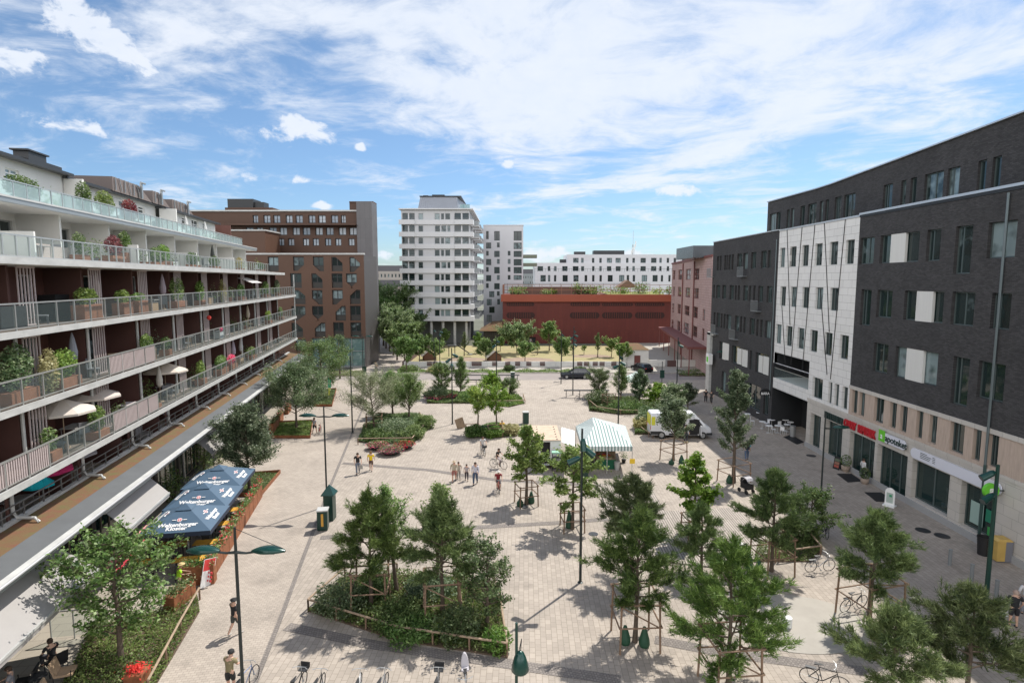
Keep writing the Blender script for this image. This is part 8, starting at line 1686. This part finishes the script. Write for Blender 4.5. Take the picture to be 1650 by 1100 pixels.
for i,(px,py,n,z,col,lb) in enumerate([(156,470,16.0,Z3,(.45,.38,.34),'closed cream parasol beside the second slatted screen on the third balcony row'),(262,460,16.0,Z3,(.30,.25,.28),'closed mauve parasol left on the third balcony row'),(286,450,16.2,Z3,(.33,.30,.38),'closed lilac parasol right on the third balcony row'),(118,570,15.9,Z2,(.25,.26,.30),'closed grey parasol behind the bright green plant'),(256,600,15.8,Z1,(.45,.42,.38),'closed white parasol before the farther cream parasol'),(399,500,16.0,Z2,(.42,.36,.28),'closed beige parasol near the far end of the second row'),(342,402,18.0,Z4,(.05,.05,.05),'closed black parasol on the white terrace'),(299,350,21.0,Z5,(.60,.60,.58),'closed white parasol, left of two on the top terrace'),(330,360,21.0,Z5,(.60,.60,.58),'closed white parasol, right of two on the top terrace'),(376,562,15.8,Z1,(.34,.30,.36),'closed mauve parasol far along the lowest slab balcony'),(388,556,15.8,Z1,(.45,.44,.44),'closed pale parasol far along the lowest slab balcony'),(267,680,17.6,4.65,(.33,.32,.36),'closed grey parasol leaning on the terrace above the shops')]):
 parasol(px,py,n,z,1,2.3,col,lb,True)
M['corten2'] = mat('terracotta_box', (.24,.095,.05), .8, var=.2, vscale=3)
def balplant(px, py, n, z, w, h, kind, label, box=None, i=0, d=.6, lift=0.0):
 s = bp(px,py,n,z); c = LB(s,n,z+lift); r = thing('balcony_plant', label, 'plant', c, atan2(U3.y,U3.x), 'plants on the balconies'); hb = 0
 if box: hb = box; b = MB(); b.box((-w*.42,-d/2,0),(w*.42,d/2,hb)); part('plant_box', b, M['corten2'], r)
 rng = np.random.default_rng(2000+i); N_ = int(420*max(.4,w*h)); v = rng.normal(size=(N_,3)); v /= np.linalg.norm(v,axis=1)[:,None]; P = v*rng.random(N_)[:,None]**.35*np.array([w/2,max(d,.5)/2,h/2]); P[:,2] += hb+h*.45; link('foliage', leaves_mesh('foliage', P, .13, LM[kind], rng), r)
BP = [(35,288,19.8,Z5,3.2,1.3,'dull','dark box hedge at the left end of the top terrace',.4),(133,303,19.8,Z5,1.6,1.9,'dull','dark round bush on the top terrace',.5),(168,315,19.8,Z5,2.6,1.7,'bright','bright yellow-green bush on the top terrace',.5),(208,325,19.8,Z5,2.4,1.6,'purple','purple leafed maple on the top terrace',.5),
 (182,386,17.3,Z4,2.0,1.3,'purple','purple leafed bush on the white terrace',.5),(200,381,17.8,Z4,1.3,1.5,'dull','dark green plant beside the low white divider',.8),(262,398,17.3,Z4,2.2,1.3,'birch','green bush on the white terrace in the middle',.4),(310,405,17.2,Z4,2.6,1.1,'silver','row of grey-green plants on the white terrace',.3),(250,408,17.2,Z4,2.0,1.1,'oak','green plants behind glass on the white terrace',.3),(385,412,17.2,Z4,1.8,1.2,'hay','dry grasses at the far end of the white terrace',.3),(420,420,17.0,Z4,2.4,.9,'birch','low plants at the very end of the white terrace',.3),(128,400,17.2,Z4,1.0,1.3,'oak','tall potted plant left on the white terrace',.4),(345,412,17.2,Z4,2.5,1.0,'oak','dark green plants far on the white terrace',.3),
 (140,497,15.5,Z3,2.0,.9,'birch','herbs in the large rusty box on the third balcony row',.75),(197,487,15.5,Z3,1.3,.8,'bright','yellow flowers in a rusty box on the third balcony row',.7),(222,485,15.5,Z3,1.5,.5,'birch','low plants in the second rusty box on the third row',.75),(285,475,15.8,Z3,2.2,1.8,'birch','tall loose shrub in the middle of the third balcony row',.5),(322,470,15.7,Z3,1.2,1.6,'birch','slim shrub beyond the tall one on the third row',.4),(358,460,15.9,Z3,1.6,2.2,'hay','brown climber on a trellis on the third balcony row',None),(388,465,15.6,Z3,1.8,1.3,'oak','green plants below the small white awning',.4),(428,462,15.6,Z3,2.0,1.5,'birch','green bushes near the end of the third balcony row',.4),(446,458,15.6,Z3,1.6,1.7,'silver','grey bush at the very end of the third balcony row',.4),
 (25,590,15.4,Z2,2.1,2.0,'silver','large silvery olive bush at the left of the second balcony row',.5),(78,590,15.2,Z2,1.2,2.1,'hay','brown withered climber on the tall slatted screen',None),(102,577,15.3,Z2,1.9,1.4,'bright','bright green palm-like plant over the slatted railing',.5),(235,548,15.3,Z2,1.3,1.3,'birch','leafy green plant at the middle of the second balcony row',.5),(268,565,15.4,Z2,.9,.9,'oak','small potted plant beyond the leafy green one',.4),(432,510,15.3,Z2,1.6,1.2,'bright','yellow-green plant near the end of the second row',.4),(452,505,15.3,Z2,1.2,1.3,'oak','small tree in a pot at the end of the second row',.4),
 (322,580,15.3,Z1,1.1,1.5,'bright','yellow flowering plant far along the lowest slab balcony',.5),(155,665,15.3,Z1,1.3,1.3,'birch','climbing plant on the glass railing by the cream parasols',.4),(355,575,15.4,Z1,2.6,1.2,'oak','dark green bushes far along the lowest slab balcony',.5),(372,570,15.3,Z1,1.8,.9,'redflower','red and pink flowers far along the lowest slab balcony',.5),(248,645,15.3,Z1,.8,.7,'birch','small potted flower behind the lowest glass railing',.3),(80,730,15.3,Z1,.9,1.1,'oak','vase of blue flowers behind the lowest glass railing',.5),(405,555,15.3,Z1,1.6,.9,'birch','green plants near the end of the lowest slab balcony',.4)]
for i,(px,py,n,z,w,h,kd,lb,bx) in enumerate(BP): balplant(px,py,n,z,w,h,kd,lb,bx,i)
def bal_table(px,py,n,z,label,col=(.28,.27,.26)):
 s = bp(px,py,n,z); c = LB(s,n,z); r = thing('balcony_table', label, 'table', c, atan2(U3.y,U3.x), 'tables on the balconies'); b = MB(); b.box((-.6,-.35,.68),(.6,.35,.72)); part('table_top', b, cm(col), r)
 for (a,e) in ((-.5,-.3),(.5,-.3),(-.5,.3),(.5,.3)): b = MB(); b.tube([(a,e,0),(a,e,.68)],.02,5); part('leg', b, cm(col), r)
def bal_chair(px,py,n,z,rz,label,col=(.14,.14,.15)):
 s = bp(px,py,n,z); c = LB(s,n,z); r = thing('balcony_chair', label, 'chair', c, atan2(U3.y,U3.x)+rz, 'chairs on the balconies'); b = MB(); b.box((-.25,-.25,.38),(.25,.25,.44)); part('seat', b, cm(col), r); b = MB(); b.box((-.25,.22,.44),(.25,.27,.95)); part('backrest', b, cm(col), r)
 for (a,e) in ((-.22,-.22),(.22,-.22),(-.22,.22),(.22,.22)): b = MB(); b.tube([(a,e,0),(a,e,.38)],.018,5); part('leg', b, cm(col), r)
for a in [(245,480,16.0,Z3,'pale table behind the rusty boxes on the third row'),(120,700,16.2,Z1,'dark table under the cream parasols'),(265,620,16.3,Z1,'table beneath the farther cream parasol'),(205,640,16.0,Z1,'white clothed table with flowers behind the slatted railing',(.5,.45,.45)),(60,400,17.6,Z4,'dark table beside the covered sofa on the white terrace'),(235,368,20.6,Z5,'dark table on the top terrace in the middle'),(345,590,16.0,Z1,'small table farther along the lowest slab balcony'),(300,550,16.2,Z2,'table farther along the second row'),(30,800,18.0,4.65,'dark table deep on the terrace above the shops')]: bal_table(*a)
for a in [(66,510,15.7,Z3,.4,'grey armchair behind glass at the left of the third row'),(262,485,15.6,Z3,2.0,'dark chair by the pale table on the third row'),(95,715,15.8,Z1,.2,'dark chair under the left cream parasol'),(130,690,15.8,Z1,2.6,'dark chair under the right cream parasol'),(150,590,15.7,Z2,.3,'white bench-like seat behind the slatted railing'),(275,625,15.8,Z1,1.2,'grey chair beneath the farther cream parasol'),(222,362,20.4,Z5,.5,'dark chair left of the table on the top terrace'),(248,372,20.4,Z5,2.4,'dark chair right of the table on the top terrace'),(300,572,15.6,Z2,1.0,'dark chair farther along the second row'),(330,400,17.4,Z4,.6,'dark chair before the closed black parasol')]: bal_chair(*a)
s = bp(95,470,16.9,Z3); b = MB(); b.box((-1.0,-.35,0),(1.0,.35,.15)); b.box((-1.05,-.38,.15),(1.05,.38,1.25)); r = thing('covered_grill','large grill or box under a black cover on the third balcony row','covered furniture',LB(s,16.9,Z3),atan2(U3.y,U3.x)); part('cover', b, M['black'], r)
s = bp(65,400,18.0,Z4); b = MB(); b.box((-1.8,-.4,0),(1.8,.45,.75)); b.box((-1.8,.3,.75),(1.8,.5,.9)); r = thing('covered_sofa','long outdoor sofa under a pale cover on the white terrace','covered furniture',LB(s,18.0,Z4),atan2(U3.y,U3.x)); part('cover', b, cm((.42,.36,.33)), r)
s = bp(10,520,15.8,Z3); b = MB(); b.box((-.8,-.3,0),(.8,.3,.9)); r = thing('storage_box','dark storage box behind glass at the left end of the third row','box',LB(s,15.8,Z3),atan2(U3.y,U3.x)); part('lid', b, M['black'], r)
s = bp(238,700,18.0,4.65); b = MB();
for k in range(3): b.box((-1.2+k*.85,-.35,.1),(-.45+k*.85,.35,.45)); b.box((-1.2+k*.85,.3,.45),(-.45+k*.85,.42,.85))
r = thing('cushioned_sofa','sofa with pale cushions on the terrace above the shops','sofa',LB(s,17.9,4.65),atan2(U3.y,U3.x)); part('cushion', b, cm((.36,.35,.36)), r)
s = bp(400,448,15.6,Z3); r = place('balcony_awning','small white folding awning on the third balcony row','awning',LB(s,16,15.6)); b = MB(); P=[LB(s-2,16.2,15.75),LB(s+2,16.2,15.75),LB(s+2,14.8,15.25),LB(s-2,14.8,15.25)]; b.add(P+[p-Vector((0,0,.04)) for p in P],[(0,3,2,1),(4,5,6,7),(3,7,6,2),(0,1,5,4)]); part('cloth', b, cm((.55,.52,.50)), r)
for (px,py,n,z,lb,c_) in ((336,500,15.3,12.7,'red hanging lantern below the third balcony row',(.5,.04,.03)),(355,518,15.3,Z2+.9,'pink flower pot on the railing of the second row',(.6,.05,.15))):
 s = bp(px,py,n,z); r = thing('lantern', lb, 'lantern', LB(s,n,z-.3)); b = MB(); b.lathe([(.08,0),(.16,.12),(.16,.25),(.06,.36)],n=10); part('shade', b, cm(c_), r)
ORD = ['first','second','third','fourth','fifth','sixth','seventh','eighth','ninth','tenth','eleventh','twelfth']
rb = random.Random(77)
for ri,(z,n0,rowname,bays) in enumerate(((Z1,15.9,'lowest slab row',FS),(Z2,15.9,'second balcony row',FS),(Z3,15.9,'third balcony row',FS),(Z4,18.0,'white terrace row',FW),(Z5,20.6,'top terrace',FW))):
 vb = [f for f in bays if 30 < f < 75]
 for k,f in enumerate(vb[::-1]):
  pos = '%s bay from the far end, %s' % (ORD[k], rowname)
  for q in range(2):
   s = f+1.7+q*1.7+rb.random()*.6; t_ = rb.random(); c = LB(s, n0-.3+rb.random()*.9, z)
   lab = ('nearer ','farther ')[q]
   if t_ < .38:
    r = thing('balcony_chair', lab+'small chair in the '+pos, 'chair', c, rb.random()*6, 'chairs on the balconies'); cl = cm(rb.choice([(.14,.14,.15),(.5,.5,.49),(.25,.18,.12)])); b = MB(); b.box((-.25,-.25,.38),(.25,.25,.44)); part('seat', b, cl, r); b = MB(); b.box((-.25,.22,.44),(.25,.27,.9)); part('backrest', b, cl, r)
    for (a,e) in ((-.22,-.22),(.22,-.22),(-.22,.22),(.22,.22)): b = MB(); b.tube([(a,e,0),(a,e,.38)],.018,4); part('leg', b, cl, r)
   elif t_ < .75:
    r = thing('balcony_plant', lab+'potted plant in the '+pos, 'plant', c, 0, 'plants on the balconies'); h = rb.uniform(.3,.5); w = rb.uniform(.2,.32); b = MB(); b.lathe([(w*.7,0),(w,h),(w*.9,h)],n=10); part('pot', b, cm(rb.choice([(.25,.10,.06),(.45,.45,.43),(.1,.1,.1)])), r)
    rng = np.random.default_rng(ri*100+k*10+q); P = rng.normal(size=(170,3))*np.array([.24,.24,rb.uniform(.2,.42)]); P[:,2] += h+.4; P[:,2] = np.maximum(P[:,2],h); link('foliage', leaves_mesh('foliage', P, .12, LM[rb.choice(['oak','birch','silver','dull','bright'])], rng), r)
   elif t_ < .9:
    r = thing('storage_box', lab+'low box in the '+pos, 'box', c, atan2(U3.y,U3.x), 'boxes on the balconies'); b = MB(); b.box((-.5,-.25,0),(.5,.25,.55)); part('body', b, cm(rb.choice([(.08,.08,.09),(.3,.2,.12),(.4,.4,.4)])), r); b = MB(); b.box((-.52,-.27,.552),(.52,.27,.6)); part('lid', b, cm((.06,.06,.065)), r)
